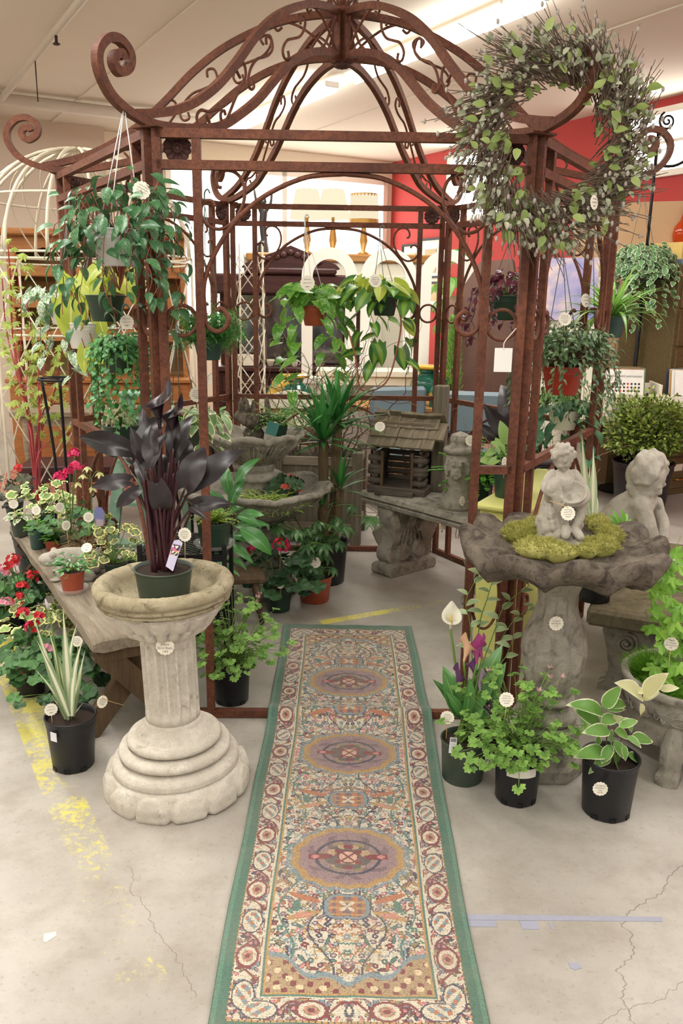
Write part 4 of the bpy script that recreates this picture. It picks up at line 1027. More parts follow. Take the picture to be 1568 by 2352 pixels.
M_LIME = m_plain('lime green paint', (206, 208, 122), .5, var=.05, scale=6)
M_WIRE = m_plain('plant hanger wire', (84, 100, 92), .45, var=.1)
M_WIREW = m_plain('white hanger wire', (226, 226, 222), .45, var=.05)
M_PAPER = m_plain('cream tag card', (240, 234, 218), .9, var=.03)
M_STICK = m_plain('bamboo stick', (206, 172, 118), .7, var=.1)
M_INK = m_plain('tag ink', (120, 112, 104), .9, var=.05)

# ---- rough plank bench with crossed legs, along the left side of the gazebo
t = thing('plank_bench', 'weathered thick plank bench with crossed timber legs, covered in potted plants', 'bench', bf(3.84, .79), radians(120))
def plank(L, W_, T, seed, nx=40, ny=8):
    mb = MB()
    for sgn in (1, -1):
        def f(u, v):
            x = (u - .5) * L; y = (v - .5) * W_; e = abs(v - .5) * 2; z = sgn * T / 2
            z += .004 * nz((x * 3, y * 14, sgn), 1, seed) - (.007 if e > .98 else 0) * sgn
            if u < .02 or u > .98: z -= sgn * (.004 + .012 * abs(nz((y * 30, x, seed))))
            return (x + (.012 * nz((y * 25, 0, seed)) if u in (0., 1.) else 0), y + .006 * nz((x * 5, seed, 3)), z)
        mb.grid(f, nx, ny)
    n = (nx + 1) * (ny + 1); ring = list(range(nx + 1)) + [j * (nx + 1) + nx for j in range(1, ny + 1)] + [ny * (nx + 1) + i for i in range(nx - 1, -1, -1)] + [j * (nx + 1) for j in range(ny - 1, 0, -1)]
    for q in range(len(ring)): a, b = ring[q], ring[(q + 1) % len(ring)]; mb.f.append([a, b, b + n, a + n][::-1]); mb.sm.append(False); mb.mi.append(0)
    return mb
o = plank(1.86, .30, .055, 3).obj('top_plank', M_OLDWOOD, t); o.location = (0, 0, .3925)
for x in (-.87, .80):
    for s in (-1, 1):
        mb = MB(); mb.tube([(x + s * .022, s * .19, 0.0), (x + s * .022, -s * .115, .365)], 0, sq=(.085, .04, (1, 0, 0))); mb.obj('crossed_leg', M_DKWOOD, t)
    mb = MB(); mb.box((x, 0, .345), (.09, .27, .04)); mb.obj('cleat', M_DKWOOD, t)
mb = MB(); mb.tube([(-.7, 0, .19), (.7, 0, .19)], 0, sq=(.05, .03, (0, 1, 0))); mb.obj('stretcher', M_DKWOOD, t)

# ---- log bird feeder with shake roof
def feeder():
    u = V((.65, -.76, 0)).normalized(); t = thing('log_bird_feeder', 'rustic log bird feeder with shingle roof on the stone bench', 'bird feeder', (.375, 5.06, .505), radians(-21)); t.scale = (.92, .95, 1.2)
    mb = MB(); mb.box((0, 0, .018), (.40, .30, .036), b=.004); mb.obj('floor_board', M_LOG, t)
    mb = MB(); mb.box((.0, -.175, .012), (.26, .06, .024), b=.003); mb.obj('porch_board', M_LOG, t)
    log = MB(); log.tube([(-.13, 0, 0), (.13, 0, 0)], .016, 9); logm = log.mesh('log', M_LOG)
    for s in (-1, 1):
        for i in range(5): inst('log', logm, t, Matrix.Translation((s * .155, 0, .055 + i * .034)) @ Matrix.Rotation(pi / 2 + rr(-.04, .04), 4, 'Z'))
    lb = MB(); lb.tube([(-.19, 0, 0), (.19, 0, 0)], .014, 9); lbm = lb.mesh('log', M_LOG)
    for i in range(5): inst('log', lbm, t, Matrix.Translation((0, .115, .045 + i * .034)))
    sl = MB(); sl.tube([(-.045, 0, 0), (.045, 0, 0)], .016, 9); slm = sl.mesh('log', M_LOG)
    for s in (-1, 1):
        for i in range(4): inst('log', slm, t, Matrix.Translation((s * .155, -.12, .06 + i * .034 + .015 * (i % 2))))
    for x in (-.105, .10): mb = MB(); mb.box((x, -.125, .125), (.018, .018, .18)); mb.obj('front_post', M_DKWOOD, t)
    for s in (-1, 1): mb = MB(); mb.prism([(-.15, .215), (.15, .215), (0, .345)], .015, M=Matrix.Translation((s * .16, 0, 0)) @ Matrix.Rotation(pi / 2, 4, 'Z')); mb.obj('gable', M_LOG, t)
    random.seed(8)
    shm = []
    for k in range(4):
        mb = MB(); w = (.10, .08, .115, .09)[k]; mb.add([(-w / 2, 0, 0), (w / 2, 0, 0), (w / 2, .125, .0), (-w / 2, .125 + (.006 if k % 2 else -.006), 0), (-w / 2, 0, .012), (w / 2, 0, .014), (w / 2, .125, .004), (-w / 2, .125, .004)], [(3, 2, 1, 0), (4, 5, 6, 7), (0, 1, 5, 4), (1, 2, 6, 5), (2, 3, 7, 6), (3, 0, 4, 7)]); shm.append(mb.mesh('shingle', M_SHINGLE))
    sl_ = atan2(.135, .185)
    for side in (-1, 1):
        for row in range(3):
            x = -.21 + rr(0, .02)
            while x < .2:
                k = random.randrange(4); w = (.10, .08, .115, .09)[k]; x += w / 2
                d = .205 - row * .062; y = side * d * cos(sl_); z = .355 - d * sin(sl_) + .004 + row * .006
                M = Matrix.Translation((x, y, z)) @ Matrix.Rotation(0 if side < 0 else pi, 4, 'Z') @ Matrix.Rotation(sl_ + rr(-.03, .09), 4, 'X') @ Matrix.Rotation(rr(-.09, .09), 4, 'Z'); inst('shingle', shm[k], t, M); x += w / 2 + .002
    mb = MB(); mb.box((0, -.028, .352), (.44, .06, .014), M=Matrix.Rotation(.0, 4, 'X'), b=.002); mb.obj('ridge_board', M_SHINGLE, t)
    mb = MB(); mb.box((.225, .07, .27), (.085, .085, .54), b=.004); mb.obj('back_post', M_OLDWOOD_Z, t)
feeder()

# ---- lime cabinet against the right-hand panel
t = thing('lime_cabinet', 'lime green painted cabinet behind the right-hand gazebo posts', 'cabinet', (.60, 3.60, 0), radians(61))
mb = MB(); mb.box((.45, -.115, .38), (.88, .21, .74), b=.006); mb.obj('body', M_LIME, t)
mb = MB(); mb.box((.45, -.115, .77), (.94, .245, .03), b=.01); mb.obj('top', M_LIME, t)
mb = MB(); mb.box((.004, -.115, .62), (.016, .17, .2), b=.004); d = mb.obj('drawer', M_LIME, t)
mb = MB(); mb.tube([(-.012, -.115 + .014 * cos(a), .64 + .014 * sin(a)) for a in [i / 14 * 2 * pi for i in range(15)]], .0022, 5); mb.obj('ring_pull', M_LIME, d)
mb = MB(); mb.box((.004, -.115, .27), (.016, .17, .42), b=.004); mb.obj('door', M_LIME, t)

# ---- wooden planter box behind the gazebo
t = thing('planter_box', 'grey wooden planter box holding curly willow behind the gazebo', 'planter', (-.145, 5.78, 0), radians(-6))
for s in (-1, 1):
    for q in (-1, 1): mb = MB(); mb.box((s * .27, q * .2, .325), (.065, .065, .65), b=.006); mb.obj('corner_post', M_OLDWOOD_Z, t)
    mb = MB(); mb.box((0, s * .2, .33), (.48, .02, .46)); mb.obj('side_panel', M_OLDWOOD_Z, t)
    mb = MB(); mb.box((s * .27, 0, .33), (.02, .34, .46)); mb.obj('side_panel', M_OLDWOOD_Z, t)
    for z in (.58, .12):
        mb = MB(); mb.box((0, s * .212, z), (.48, .02, .06), b=.003); mb.obj('rail', M_OLDWOOD, t)
        mb = MB(); mb.box((s * .282, 0, z), (.02, .34, .06), b=.003); mb.obj('rail', M_OLDWOOD, t)
mb = MB(); mb.box((0, 0, .5), (.46, .36, .02)); mb.obj('soil', M_SOIL, t)

# ---- black mesh plant stand inside the front left corner
t = thing('mesh_plant_stand', 'black metal plant stand with a perforated shelf behind the column birdbath', 'plant stand', (-.69, 3.60, 0), radians(3))
for x in (-.18, .18):
    for y in (-.17, .17): mb = MB(); mb.box((x, y, .31), (.02, .02, .62), b=.002); mb.obj('leg', M_BLACK, t)
for z in (.56, .2):
    mb = MB()
    for s in (-1, 1): mb.box((0, s * .17, z), (.36, .014, .03)); mb.box((s * .18, 0, z), (.014, .34, .03))
    n = 11
    for i in range(n): mb.box((-.16 + .32 * i / (n - 1), 0, z + .012), (.012, .33, .004)); mb.box((0, -.155 + .31 * i / (n - 1), z + .012), (.35, .012, .004))
    mb.obj('shelf', M_BLACK, t)

# ---- small timber stool below the fountain
t = thing('timber_stool', 'low brown timber stool beside the fountain base', 'stool', (-.58, 4.12, 0), .2)
mb = MB(); mb.box((0, 0, .245), (.36, .2, .03), b=.006); mb.obj('seat', M_DKWOOD, t)
for x in (-.13, .13):
    for y in (-.07, .07): mb = MB(); mb.tube([(x * 1.25, y * 1.2, 0), (x, y, .232)], [.013, .017], 7); mb.obj('leg', M_DKWOOD, t)

# ---- peeling green stepladder
M_MINT = m_stone('peeling mint paint', (158, 194, 170), (134, 172, 150), stain=(150, 140, 116), stain_amt=.25, scale=9, pit=.2, rough=.7)
t = thing('mint_stepladder', 'old stepladder with peeling mint green paint behind hanging plants', 'ladder', at(272, 1180, 4.75) * V((1, 1, 0)) if False else (-1.22, 4.72, 0), radians(-12))
for s in (-1, 1):
    mb = MB(); mb.tube([(s * .17, 0, 0), (s * .11, .22, 1.08)], 0, sq=(.07, .022, (0, 1, 0))); mb.obj('front_rail', M_MINT, t)
    mb = MB(); mb.tube([(s * .16, .55, 0), (s * .1, .25, 1.06)], 0, sq=(.04, .02, (0, 1, 0))); mb.obj('back_rail', M_MINT, t)
for i in range(4): z = .22 + i * .24; mb = MB(); mb.box((0, z * .2, z), (.3 - i * .025, .11, .02)); mb.obj('step', M_MINT, t)
mb = MB(); mb.box((0, .235, 1.09), (.28, .15, .022), b=.003); mb.obj('top_step', M_MINT, t)

# ---- black scrolled iron stand
def iron_stand(loc, h, label):
    t = thing('iron_scroll_stand', label, 'plant stand', loc, .3)
    for k in range(3):
        a = 2 * pi * k / 3 + .5; d = V((cos(a), sin(a), 0)); mb = MB(); mb.tube(spline([d * .16, d * .1 + V((0, 0, h * .3)), d * .07 + V((0, 0, h * .6)), d * .12 + V((0, 0, h))], 6), .008, 6); mb.obj('leg', M_BLACK, t)
        mb = MB(); mb.tube([d * (.15 + .04 * (1 - i / 18) * cos(i * .6)) + V((0, 0, h * .45 + .05 * (1 - i / 18) * sin(i * .6))) for i in range(19)], .005, 5); mb.obj('scroll', M_BLACK, t)
    mb = MB(); mb.tube([(.12 * cos(q), .12 * sin(q), h) for q in [i / 24 * 2 * pi for i in range(25)]], .007, 6)
    for k in range(3): a = 2 * pi * k / 3 + .5; mb.tube([(0, 0, h), (.12 * cos(a), .12 * sin(a), h)], .005, 5)
    mb.obj('top_ring', M_BLACK, t); return t
iron_stand((-1.55, 4.62, 0), 1.2, 'tall black wrought-iron scroll stand by the left gazebo post')
iron_stand((-.86, 4.62, 0), .74, 'short black wrought-iron scroll stand left of the fountain')

# ---- wire trellis stand with the curly twigs
# ================================================================ plant building blocks
def p_ovate(t): return max(0, sin(pi * t ** .78)) ** .85
def p_lance(t): return max(0, sin(pi * t ** .62)) ** 1.05
def p_heart(t): return max(0., sin(pi * (.22 + .78 * t))) ** .8 * (1 - .25 * t * t)
def p_strap(t): return min(1, .35 + t * 3) * (1 - max(0, (t - .45) / .55) ** 2.2)
def p_blade(t): return (.55 + .45 * sin(pi * min(1, t * 1.2))) * (1 - t ** 2.5)
def p_spade(t): return max(0., sin(pi * (.12 + .88 * t) ** .9)) ** .9
def leafmesh(name, mat, L, W_, prof=p_ovate, nl=7, nw=4, droop=.5, fold=.25, wave=0., back=0., twist=0., lift=0., freq=3):
    """blade along +Y, face up +Z, stalk at the origin"""
    mb = MB(); mid = [(0, 0)]; ang = lift
    for i in range(nl): a = lift - droop * ((i + .5) / nl) ** 1.2; mid.append((mid[-1][0] + cos(a) * L / nl, mid[-1][1] + sin(a) * L / nl))
    def f(u, v):
        i = v * nl; k = min(int(i), nl - 1); q = i - k
        y = mid[k][0] + (mid[k + 1][0] - mid[k][0]) * q; z = mid[k][1] + (mid[k + 1][1] - mid[k][1]) * q
        c = u * 2 - 1; w = W_ / 2 * prof(v); x = c * w
        z += fold * abs(c) * w + wave * w * sin(v * pi * 2 * freq + (1 if c > 0 else 0)) * abs(c)
        y -= back * L * abs(c) ** 1.6 * (1 - v) ** 4
        tw = twist * v; return (x * cos(tw) , y, z + x * sin(tw))
    mb.grid(f, nw, nl); return mb.mesh(name, mat)
def radialmesh(name, mat, R, fn, n=36, rings=3, cup=.2, wave=.0, wf=7, notch=True):
    """round or lobed blade, stalk at the origin, tip along +Y. fn(theta) -> relative radius, theta from the tip"""
    vs = [(0, 0, 0)]; uv = [(.5, 0)]
    for r in range(1, rings + 1):
        q = r / rings
        for i in range(n):
            th = 2 * pi * i / n; rad = R * fn(th) * q
            vs.append((rad * sin(th), rad * cos(th), cup * R * q * q + wave * R * q * sin(wf * th))); uv.append((i / n, q))
    fs = [(0, 1 + i, 1 + (i + 1) % n) for i in range(n)]
    for r in range(rings - 1):
        for i in range(n): a = 1 + r * n + i; b = 1 + r * n + (i + 1) % n; fs.append((a, a + n, b + n, b))
    fs = [f[::-1] for f in fs]
    mb = MB(); mb.add(vs, fs, True, uv); return mb.mesh(name, mat)
def f_ger(th): return (.86 + .14 * abs(cos(th * 3.5))) * (1 if abs(th - pi) > .25 else .35 + 2.4 * abs(th - pi))
def f_maple(th):
    d = min(th, 2 * pi - th); r = 0
    for c, h, w in ((0, 1., .5), (.95, .88, .48), (1.9, .6, .5)): r = max(r, h * max(0, 1 - (abs(d - c) / w) ** 1.3 * .55))
    return max(r, .42 if d < 2.5 else .2) * (1 + .05 * sin(th * 23))
def f_jmaple(th):
    d = min(th, 2 * pi - th); r = .18
    for c, h in ((0, 1.), (.62, .92), (1.25, .74), (1.9, .45)): r = max(r, h * max(0, 1 - abs(d - c) / .42))
    return r
def f_colum(th):
    d = min(th, 2 * pi - th); r = .5
    for c, h in ((0, 1.), (.85, .95)): r = max(r, h * max(0, 1 - (abs(d - c) / .5) ** 2.4 * .45))
    if d > 1.6: r = max(.12, .8 - (d - 1.6) * 1.2)
    return r * (1 + .06 * cos(th * 14))
def joinmesh(name, mat, parts):
    """parts: (mesh, matrix) -> one mesh with UVs (small compound leaves)"""
    mb = MB()
    for me, M in parts:
        uv = [None] * len(me.vertices); ul = me.uv_layers[0].data if me.uv_layers else None
        if ul:
            for lp in me.loops: uv[lp.vertex_index] = tuple(ul[lp.index].uv)
        mb.add([M @ v.co for v in me.vertices], [tuple(p.vertices) for p in me.polygons], True, uv if ul else None)
    return mb.mesh(name, mat)
class Bulk:
    """many tiny leaves in one joined part"""
    def __init__(s): s.V = []; s.F = []; s.U = []; s.n = 0
    _c = {}
    def tpl(s, me):
        if me.name not in Bulk._c:
            co = np.empty(len(me.vertices) * 3, np.float32); me.vertices.foreach_get('co', co); uv = np.full((len(me.vertices), 2), .5, np.float32)
            if me.uv_layers:
                for lp in me.loops: uv[lp.vertex_index] = me.uv_layers[0].data[lp.index].uv
            Bulk._c[me.name] = (co.reshape(-1, 3), [tuple(p.vertices) for p in me.polygons], uv)
        return Bulk._c[me.name]
    def add(s, me, M):
        co, fs, uv = s.tpl(me); m = np.array(M); s.V.append(co @ m[:3, :3].T + m[:3, 3]); o = s.n
        s.F.extend([tuple(i + o for i in f) for f in fs]); s.U.append(uv); s.n += len(co)
    def obj(s, name, mat, parent=None):
        v = np.vstack(s.V); me = bpy.data.meshes.new(name); me.from_pydata(v.tolist(), [], s.F); me.materials.append(mat); me.polygons.foreach_set('use_smooth', [True] * len(s.F))
        li = np.zeros(len(me.loops), np.int32); me.loops.foreach_get('vertex_index', li); ul = me.uv_layers.new(name='UVMap'); ul.data.foreach_set('uv', np.vstack(s.U)[li].ravel())
        o = bpy.data.objects.new(name, me); COL.objects.link(o)
        if parent: o.parent = parent
        return stuff(o)
def leaf(parent, meshes, pos, d, up=(0, 0, 1), s=1.0, name='leaf'):
    return inst(name, random.choice(meshes) if isinstance(meshes, (list, tuple)) else meshes, parent, frame(pos, d, up, s))
def pot(parent, r, rb, h, mat, z=0.0, rim=True, soil=True, holes=False, fill=.88, name='pot'):
    mb = MB(); rw = r * 1.0
    p = [(0, z), (rb * .96, z), (rb, z + .004), (rb + (r - rb) * .82, z + h * .82)]
    if rim: p += [(r * .985, z + h * .84), (r * .99, z + h * .86), (r * .99, z + h * .93), (r * 1.03, z + h * .955), (r * 1.045, z + h * .985), (r * 1.02, z + h), (r * .97, z + h * .99)]
    else: p += [(r * .985, z + h * .97), (r * 1.03, z + h * .98), (r * 1.03, z + h), (r * .97, z + h)]
    p += [(r * .95, z + h * .8), (rb * .93, z + .01), (0, z + .01)]
    mb.lathe(p, 40, cap=False); o = mb.obj(name, mat, parent)
    if soil: soil_disc(parent, r * .955, z + h * fill)
    if holes:
        for k in range(3): a = -pi / 2 + (k - 1) * .8; mb = MB(); mb.box((rb * .97 * cos(a), rb * .97 * sin(a), z + .01), (.008, .022, .014), rz=a); mb.obj('drain_hole', M_BLACK, o)
    return o
def soil_disc(parent, r, z):
    random.seed(int(r * 9999) + int(z * 777)); mb = MB(); mb.lathe([(0, z + .004), (r * .5, z + .003), (r, z)][::-1], 28, mod=lambda a_, b_, an, k: (a_, b_ + .004 * nz((a_ * cos(an) * 60, a_ * sin(an) * 60, z))), cap=False); o = mb.obj('soil', M_SOIL, parent)
    return o
def stem(parent, pts, r, mat, name='stem', n=6, sub=5):
    mb = MB(); P = spline(pts, sub) if len(pts) > 2 else [V(p) for p in pts]; R = r if not isinstance(r, tuple) else [r[0] + (r[1] - r[0]) * i / (len(P) - 1) for i in range(len(P))]
    mb.tube(P, R, n); mb.obj(name, mat, parent); return P
def arc(p, az, el, L, sag, n=6):
    """a stalk that leaves p at azimuth az, elevation el, and bends down by sag"""
    out = [V(p)]
    for i in range(n):
        e = el - sag * (i + .5) / n; out.append(out[-1] + V((cos(az) * cos(e), sin(az) * cos(e), sin(e))) * (L / n))
    return out
def scallop(r, n=14):
    return [((r * (1 + .10 * abs(sin(n * a / 2)))) * cos(a), (r * (1 + .10 * abs(sin(n * a / 2)))) * sin(a)) for a in [2 * pi * i / (n * 4) for i in range(n * 4)]]
_card = MB(); _card.prism(scallop(.021), .0012); CARD = _card.mesh('card', M_PAPER)
def ink_lines(lines, r=.021):
    mb = MB()
    for k, wd in enumerate(lines):
        z = r * .5 - k * r * 1.0 / max(1, len(lines) - 1 or 1); x = -wd * r
        pts = [(x + i * wd * 2 * r / 16, -.0009, z + r * .1 * sin(i * 2.3 + k) * (1 if i % 5 else -.4)) for i in range(17)]; mb.tube(pts, r * .022, 3)
    return mb.mesh('handwriting', M_INK)
INK = [ink_lines([.55, .7, .62, .35]), ink_lines([.5, .66, .3]), ink_lines([.45, .7, .7, .6, .3])]
def price_tag(pos, label, size=1.0, stick=.06, face=(0, -1, .15), tilt=0.0, string=None, mi=0, text=None):
    """scalloped card with handwriting; on a stick pushed in the soil, or on a string"""
    t = thing('price_tag', label, 'price tag', pos, 0, 'scalloped paper price tags')
    f = V(face).normalized(); z = V((0, 0, 1)); x = (-f).cross(z).normalized(); u = x.cross(-f).normalized()
    M = Matrix(((x.x, -f.x, u.x, 0), (x.y, -f.y, u.y, 0), (x.z, -f.z, u.z, 0), (0, 0, 0, 1))) @ Matrix.Rotation(tilt, 4, 'Y') @ Matrix.Scale(size, 4)
    c = inst('card', CARD, t, M)
    if text: text_mesh(text, .0075 * size, c, M_INK, loc=(0, -.0011 * 1, 0), scale=1 / 1.0)
    else: inst('handwriting', INK[mi % 3], c)
    if stick: mb = MB(); mb.tube([(0, .002, -.012), (rr(-.004, .004), .004, -.02 * size - stick)], .0013, 5); mb.obj('stick', M_STICK, t)
    if string: mb = MB(); mb.tube(spline([V((0, 0, .018 * size))] + [V(q) - V(pos) for q in string], 5), .0012, 4); mb.obj('string', M_STICK, t)
    return t
def text_mesh(body, size, parent, mat, loc=(0, 0, 0), rot=(pi / 2, 0, 0), scale=1.0, extrude=0.0, align='CENTER', name='lettering', space=1.0):
    cu = bpy.data.curves.new('lettering', 'FONT'); cu.body = body; cu.size = size; cu.align_x = align; cu.align_y = 'CENTER'; cu.extrude = extrude; cu.space_line = space; cu.resolution_u = 2
    o = bpy.data.objects.new('lettering', cu); COL.objects.link(o); dg = bpy.context.evaluated_depsgraph_get(); me = bpy.data.meshes.new_from_object(o.evaluated_get(dg)); bpy.data.objects.remove(o); bpy.data.curves.remove(cu)
    me.materials.clear(); me.materials.append(mat); r = inst(name, me, parent); r.location = loc; r.rotation_euler = rot; return r
def hanger(parent, ztop, r, zr, mat, hook=True, n=3, ph=.4):
    """three wires from the rim up to a hook"""
    mb = MB()
    for k in range(n): a = 2 * pi * k / n + ph; mb.tube([(r * cos(a), r * sin(a), zr), (.004 * cos(a), .004 * sin(a), ztop)], .0022, 5)
    if hook: mb.tube(spline([(0, 0, ztop - .002), (0, 0, ztop + .05), (.012, 0, ztop + .068), (.024, 0, ztop + .055), (.022, 0, ztop + .04)], 5), .0035, 6)
    mb.obj('hanger', mat, parent)

# stalk colours
M_STEM = m_plain('green stalk', (104, 136, 62), .55, var=.15)
M_STEMD = m_plain('dark green stalk', (70, 92, 50), .55, var=.15)
M_STEMB = m_plain('woody brown stem', (112, 92, 66), .8, var=.25, scale=30)
M_STEMR = m_plain('reddish stalk', (150, 84, 62), .55, var=.15)
M_STEMP = m_plain('purple black stalk', (66, 30, 38), .4, var=.3, scale=20)

# flowers
def floret_mesh(name, mat, n=5, L=.011, W_=.009, open_=.35, ctr=None):
    pet = leafmesh(name + '_p', mat, L, W_, p_spade, 4, 2, .3, .1, lift=open_)
    me = joinmesh(name, mat, [(pet, Matrix.Rotation(2 * pi * k / n, 4, 'Z')) for k in range(n)]); return me
def umbel(parent, c, n, r, meshes, up=(0, 0, 1), name='blossom', s=1.0):
    for k in range(n):
        d = V((rr(-1, 1), rr(-1, 1), rr(-.15, 1))).normalized(); M = Matrix.Translation(V(c) + d * r * rr(.75, 1.05)) @ d.to_track_quat('Z', 'Y').to_matrix().to_4x4() @ Matrix.Scale(rr(.8, 1.2) * s, 4); inst(name, random.choice(meshes), parent, M)
def calla_flower(name, mat, H=.07, R=.024):
    mb = MB()
    def f(u, v):
        th = (u - .5) * 2 * pi * .97; bw = .5 + .5 * cos(th); h = H * (.60 + .34 * bw ** 1.3 + .26 * bw ** 9); fl_ = max(0, v - .78) / .22
        r = .0035 + R * .95 * v ** 1.8 * (1 - .3 * v * bw ** 4) + R * .45 * fl_ ** 1.5 * (1 - bw ** 6); return (r * sin(th), r * cos(th) + fl_ ** 2 * R * .25 * bw ** 8, h * v - .10 * H * fl_ ** 2 * (1 - bw ** 3))
    mb.grid(f, 24, 10); return mb.mesh(name, mat)
# ================================================================ plants standing in front
def pt(name, label, loc, cat='potted plant', group=None): return thing(name, label, cat, loc, 0, group)
def L_px(t, me, a, b, Y, da=0., db=0., up=(0, -1, .6), w=1.0, stalk=None, sm=None, sr=.003):
    """one hand-placed leaf from sight line a (stalk end) to b (tip); me has unit length"""
    o = t.location; A = at(a[0], a[1], Y + da) - o; B = at(b[0], b[1], Y + db) - o; d = B - A; s = d.length
    leaf(t, me, A, d, up, (s * w, s, s))
    if stalk is not None: S = V(stalk); stem(t, [S, S.lerp(A, .5) + V((0, 0, .02)), A], sr, sm or M_STEM)

# ---- black calla lily in the column birdbath
M_CALLA_BLK = m_leaf('black calla leaf', (30, 25, 28), (52, 44, 47), rough=.36, vein=.15, translucent=.03, spec=.5, spots=(150, 142, 140), var=.3)
M_CALLA_FL = m_leaf('black calla flower', (30, 18, 26), (44, 26, 36), rough=.35, vein=0, translucent=.03)
cl = [leafmesh('calla_leaf', M_CALLA_BLK, 1, w, p_spade, 10, 6, dr, fo, wave=.22, back=.12, twist=tw, freq=1.5) for w, dr, fo, tw in ((.42, .9, .35, .3), (.46, 1.4, .3, -.4), (.38, .6, .45, .2))]
t = pt('black_calla_lily', 'near-black calla lily in a green pot, standing in the column birdbath', (-.579, 2.60, .684), 'calla lily')
pot(t, .093, .08, .108, M_PLASTIC_GRN, fill=.9)
random.seed(31); Y = 2.6; top = .1
spec = [((322, 1050), (352, 920), 0, .0), ((330, 1060), (300, 980), -.05, -.07), ((352, 1060), (330, 965), -.08, -.06), ((345, 1075), (372, 985), -.09, -.07), ((400, 1050), (428, 935), .02, .05), ((398, 1030), (395, 930), -.04, -.02), ((300, 1035), (168, 990), 0, -.04), ((298, 1105), (205, 1108), -.02, -.08), ((318, 1125), (258, 1165), -.06, -.1),
        ((440, 1115), (548, 1020), 0, -.03), ((425, 1120), (462, 1015), -.03, -.05), ((445, 1160), (525, 1150), -.03, -.08), ((440, 1165), (470, 1185), -.06, -.12), ((330, 1100), (310, 1040), -.08, -.05), ((360, 1110), (385, 1210), -.08, -.09), ((378, 1100), (352, 1020), .04, .06), ((415, 1080), (440, 1000), .06, .09), ((308, 1060), (270, 1010), .06, .1), ((345, 1010), (318, 930), .05, .08), ((388, 1010), (412, 960), .06, .08)]
for i, (a, b, da, db) in enumerate(spec):
    base = V((rr(-.03, .03), rr(-.03, .03), top - .005)); L_px(t, random.choice(cl), a, b, Y, da, db, up=(rr(-.4, .4), -1, .5), w=rr(.9, 1.15), stalk=base, sm=M_STEMP, sr=(.0065, .003))
for i in range(10):
    b = V((rr(-.035, .035), rr(-.035, .02), top - .005)); stem(t, [b, b * 1.2 + V((rr(-.01, .01), -.01, .15)), b * 1.9 + V((rr(-.02, .02), rr(-.04, .02), rr(.2, .3)))], (.007, .003), M_STEMP)
fm = calla_flower('calla_flower', M_CALLA_FL, .085, .022)
for a, h in (((367, 985), 1.25), ((397, 1005), 1.1)):
    A = at(a[0], a[1], Y - .02) - t.location; P = stem(t, [V((.005, -.005, top)), A.lerp(V((0, 0, top)), .5), A], (.0075, .0055), M_STEMP); inst('flower', fm, t, Matrix.Translation(A) @ Matrix.Rotation(radians(-60), 4, 'Z') @ Matrix.Scale(h * 1.25, 4))
# nursery label with a picture
mb = MB(); mb.prism([(-.014, -.04), (.012, -.05), (.016, .03), (.018, .035), (.018, .045), (.004, .052), (-.01, .045), (-.012, .03)], .0012); lab = mb.mesh('plant_label', m_plain('lilac label', (204, 200, 226), .5, var=.04)); lt = thing('plant_label', 'lilac nursery label with flower photo in the black calla pot', 'label', at(398, 1275, 2.53)); lt.rotation_euler = (-.25, .28, .1)
c = inst('card', lab, lt)
mb = MB(); mb.add([(-.011, -.0009, .0), (.012, -.0009, .0), (.015, -.0009, .035), (-.010, -.0009, .035)], [(0, 1, 2, 3)]); tt = NT('flower photo'); vo = tt.n('ShaderNodeTexVoronoi'); tt.l(tt.obj(), vo.inputs[0]); vo.inputs['Scale'].default_value = 150
MATS['fp'] = tt.done(tt.bsdf(tt.ramp(tt.sep(vo.outputs['Color'])[0], [(0, lin(60, 66, 60)), (.3, lin(220, 120, 150)), (.5, lin(240, 236, 220)), (.7, lin(236, 206, 80)), (.85, lin(120, 60, 130))], 'CONSTANT'), .4).outputs[0]); mb.obj('picture', MATS['fp'], c)
price_tag(at(424, 1228, 2.56), 'price tag on a stick in the black calla pot', 1.0, .06, (-.25, -1, .1), mi=2)

# ---- variegated irises
M_IRIS = m_leaf('variegated iris blade', (150, 176, 128), (176, 196, 150), edge=None, center=(236, 234, 206), rough=.45, vein=0, translucent=.25)
ib = [leafmesh('iris_blade', M_IRIS, 1, w, p_blade, 10, 4, d, .25, twist=tw) for w, d, tw in ((.085, .35, .5), (.075, .9, -.6), (.1, .15, .3), (.06, 1.3, .9))]
def iris(name, label, loc, r, rb, h, potmat, spec, Y, n_extra=8, seed=1):
    random.seed(seed); t = pt(name, label, loc, 'iris'); pot(t, r, rb, h, potmat, holes=True)
    for a, b in spec: L_px(t, random.choice(ib), a, b, Y, rr(-.03, .03), rr(-.06, .06), up=(rr(-1, 1), -1, .2), w=1.25)
    for i in range(n_extra): az = rr(0, 6.28); d = V((cos(az) * .3, sin(az) * .3, 1)); s = rr(.12, .24); leaf(t, ib, (rr(-.02, .02), rr(-.02, .02), h * .9), d, (cos(az + 1.5), sin(az + 1.5), .2), (s * 1.2, s, s))
    return t
t = iris('striped_iris', 'white and green striped iris in a black pot, front left', (-.957, 2.71, 0), .0875, .0725, .2, M_PLASTIC_BLK,
     [((160, 1645), (62, 1410), ), ((158, 1645), (92, 1470)), ((163, 1645), (143, 1405)), ((165, 1645), (160, 1460)), ((168, 1645), (186, 1500)), ((158, 1640), (94, 1555)), ((160, 1645), (135, 1425)), ((166, 1645), (188, 1618)), ((156, 1640), (102, 1592)), ((160, 1640), (118, 1450)), ((162, 1645), (178, 1550))], 2.7, 4, 5)
A = at(112, 1400, 2.7) - t.location; stem(t, [(0, 0, .18), (-.02, 0, .3), A], .003, M_STEM); mb = MB(); mb.tube([A, A + V((-.004, 0, .015)), A + V((-.01, 0, .04))], [.004, .007, .001], 6); mb.obj('flower_bud', m_plain('lilac bud', (198, 186, 200), .6), t)
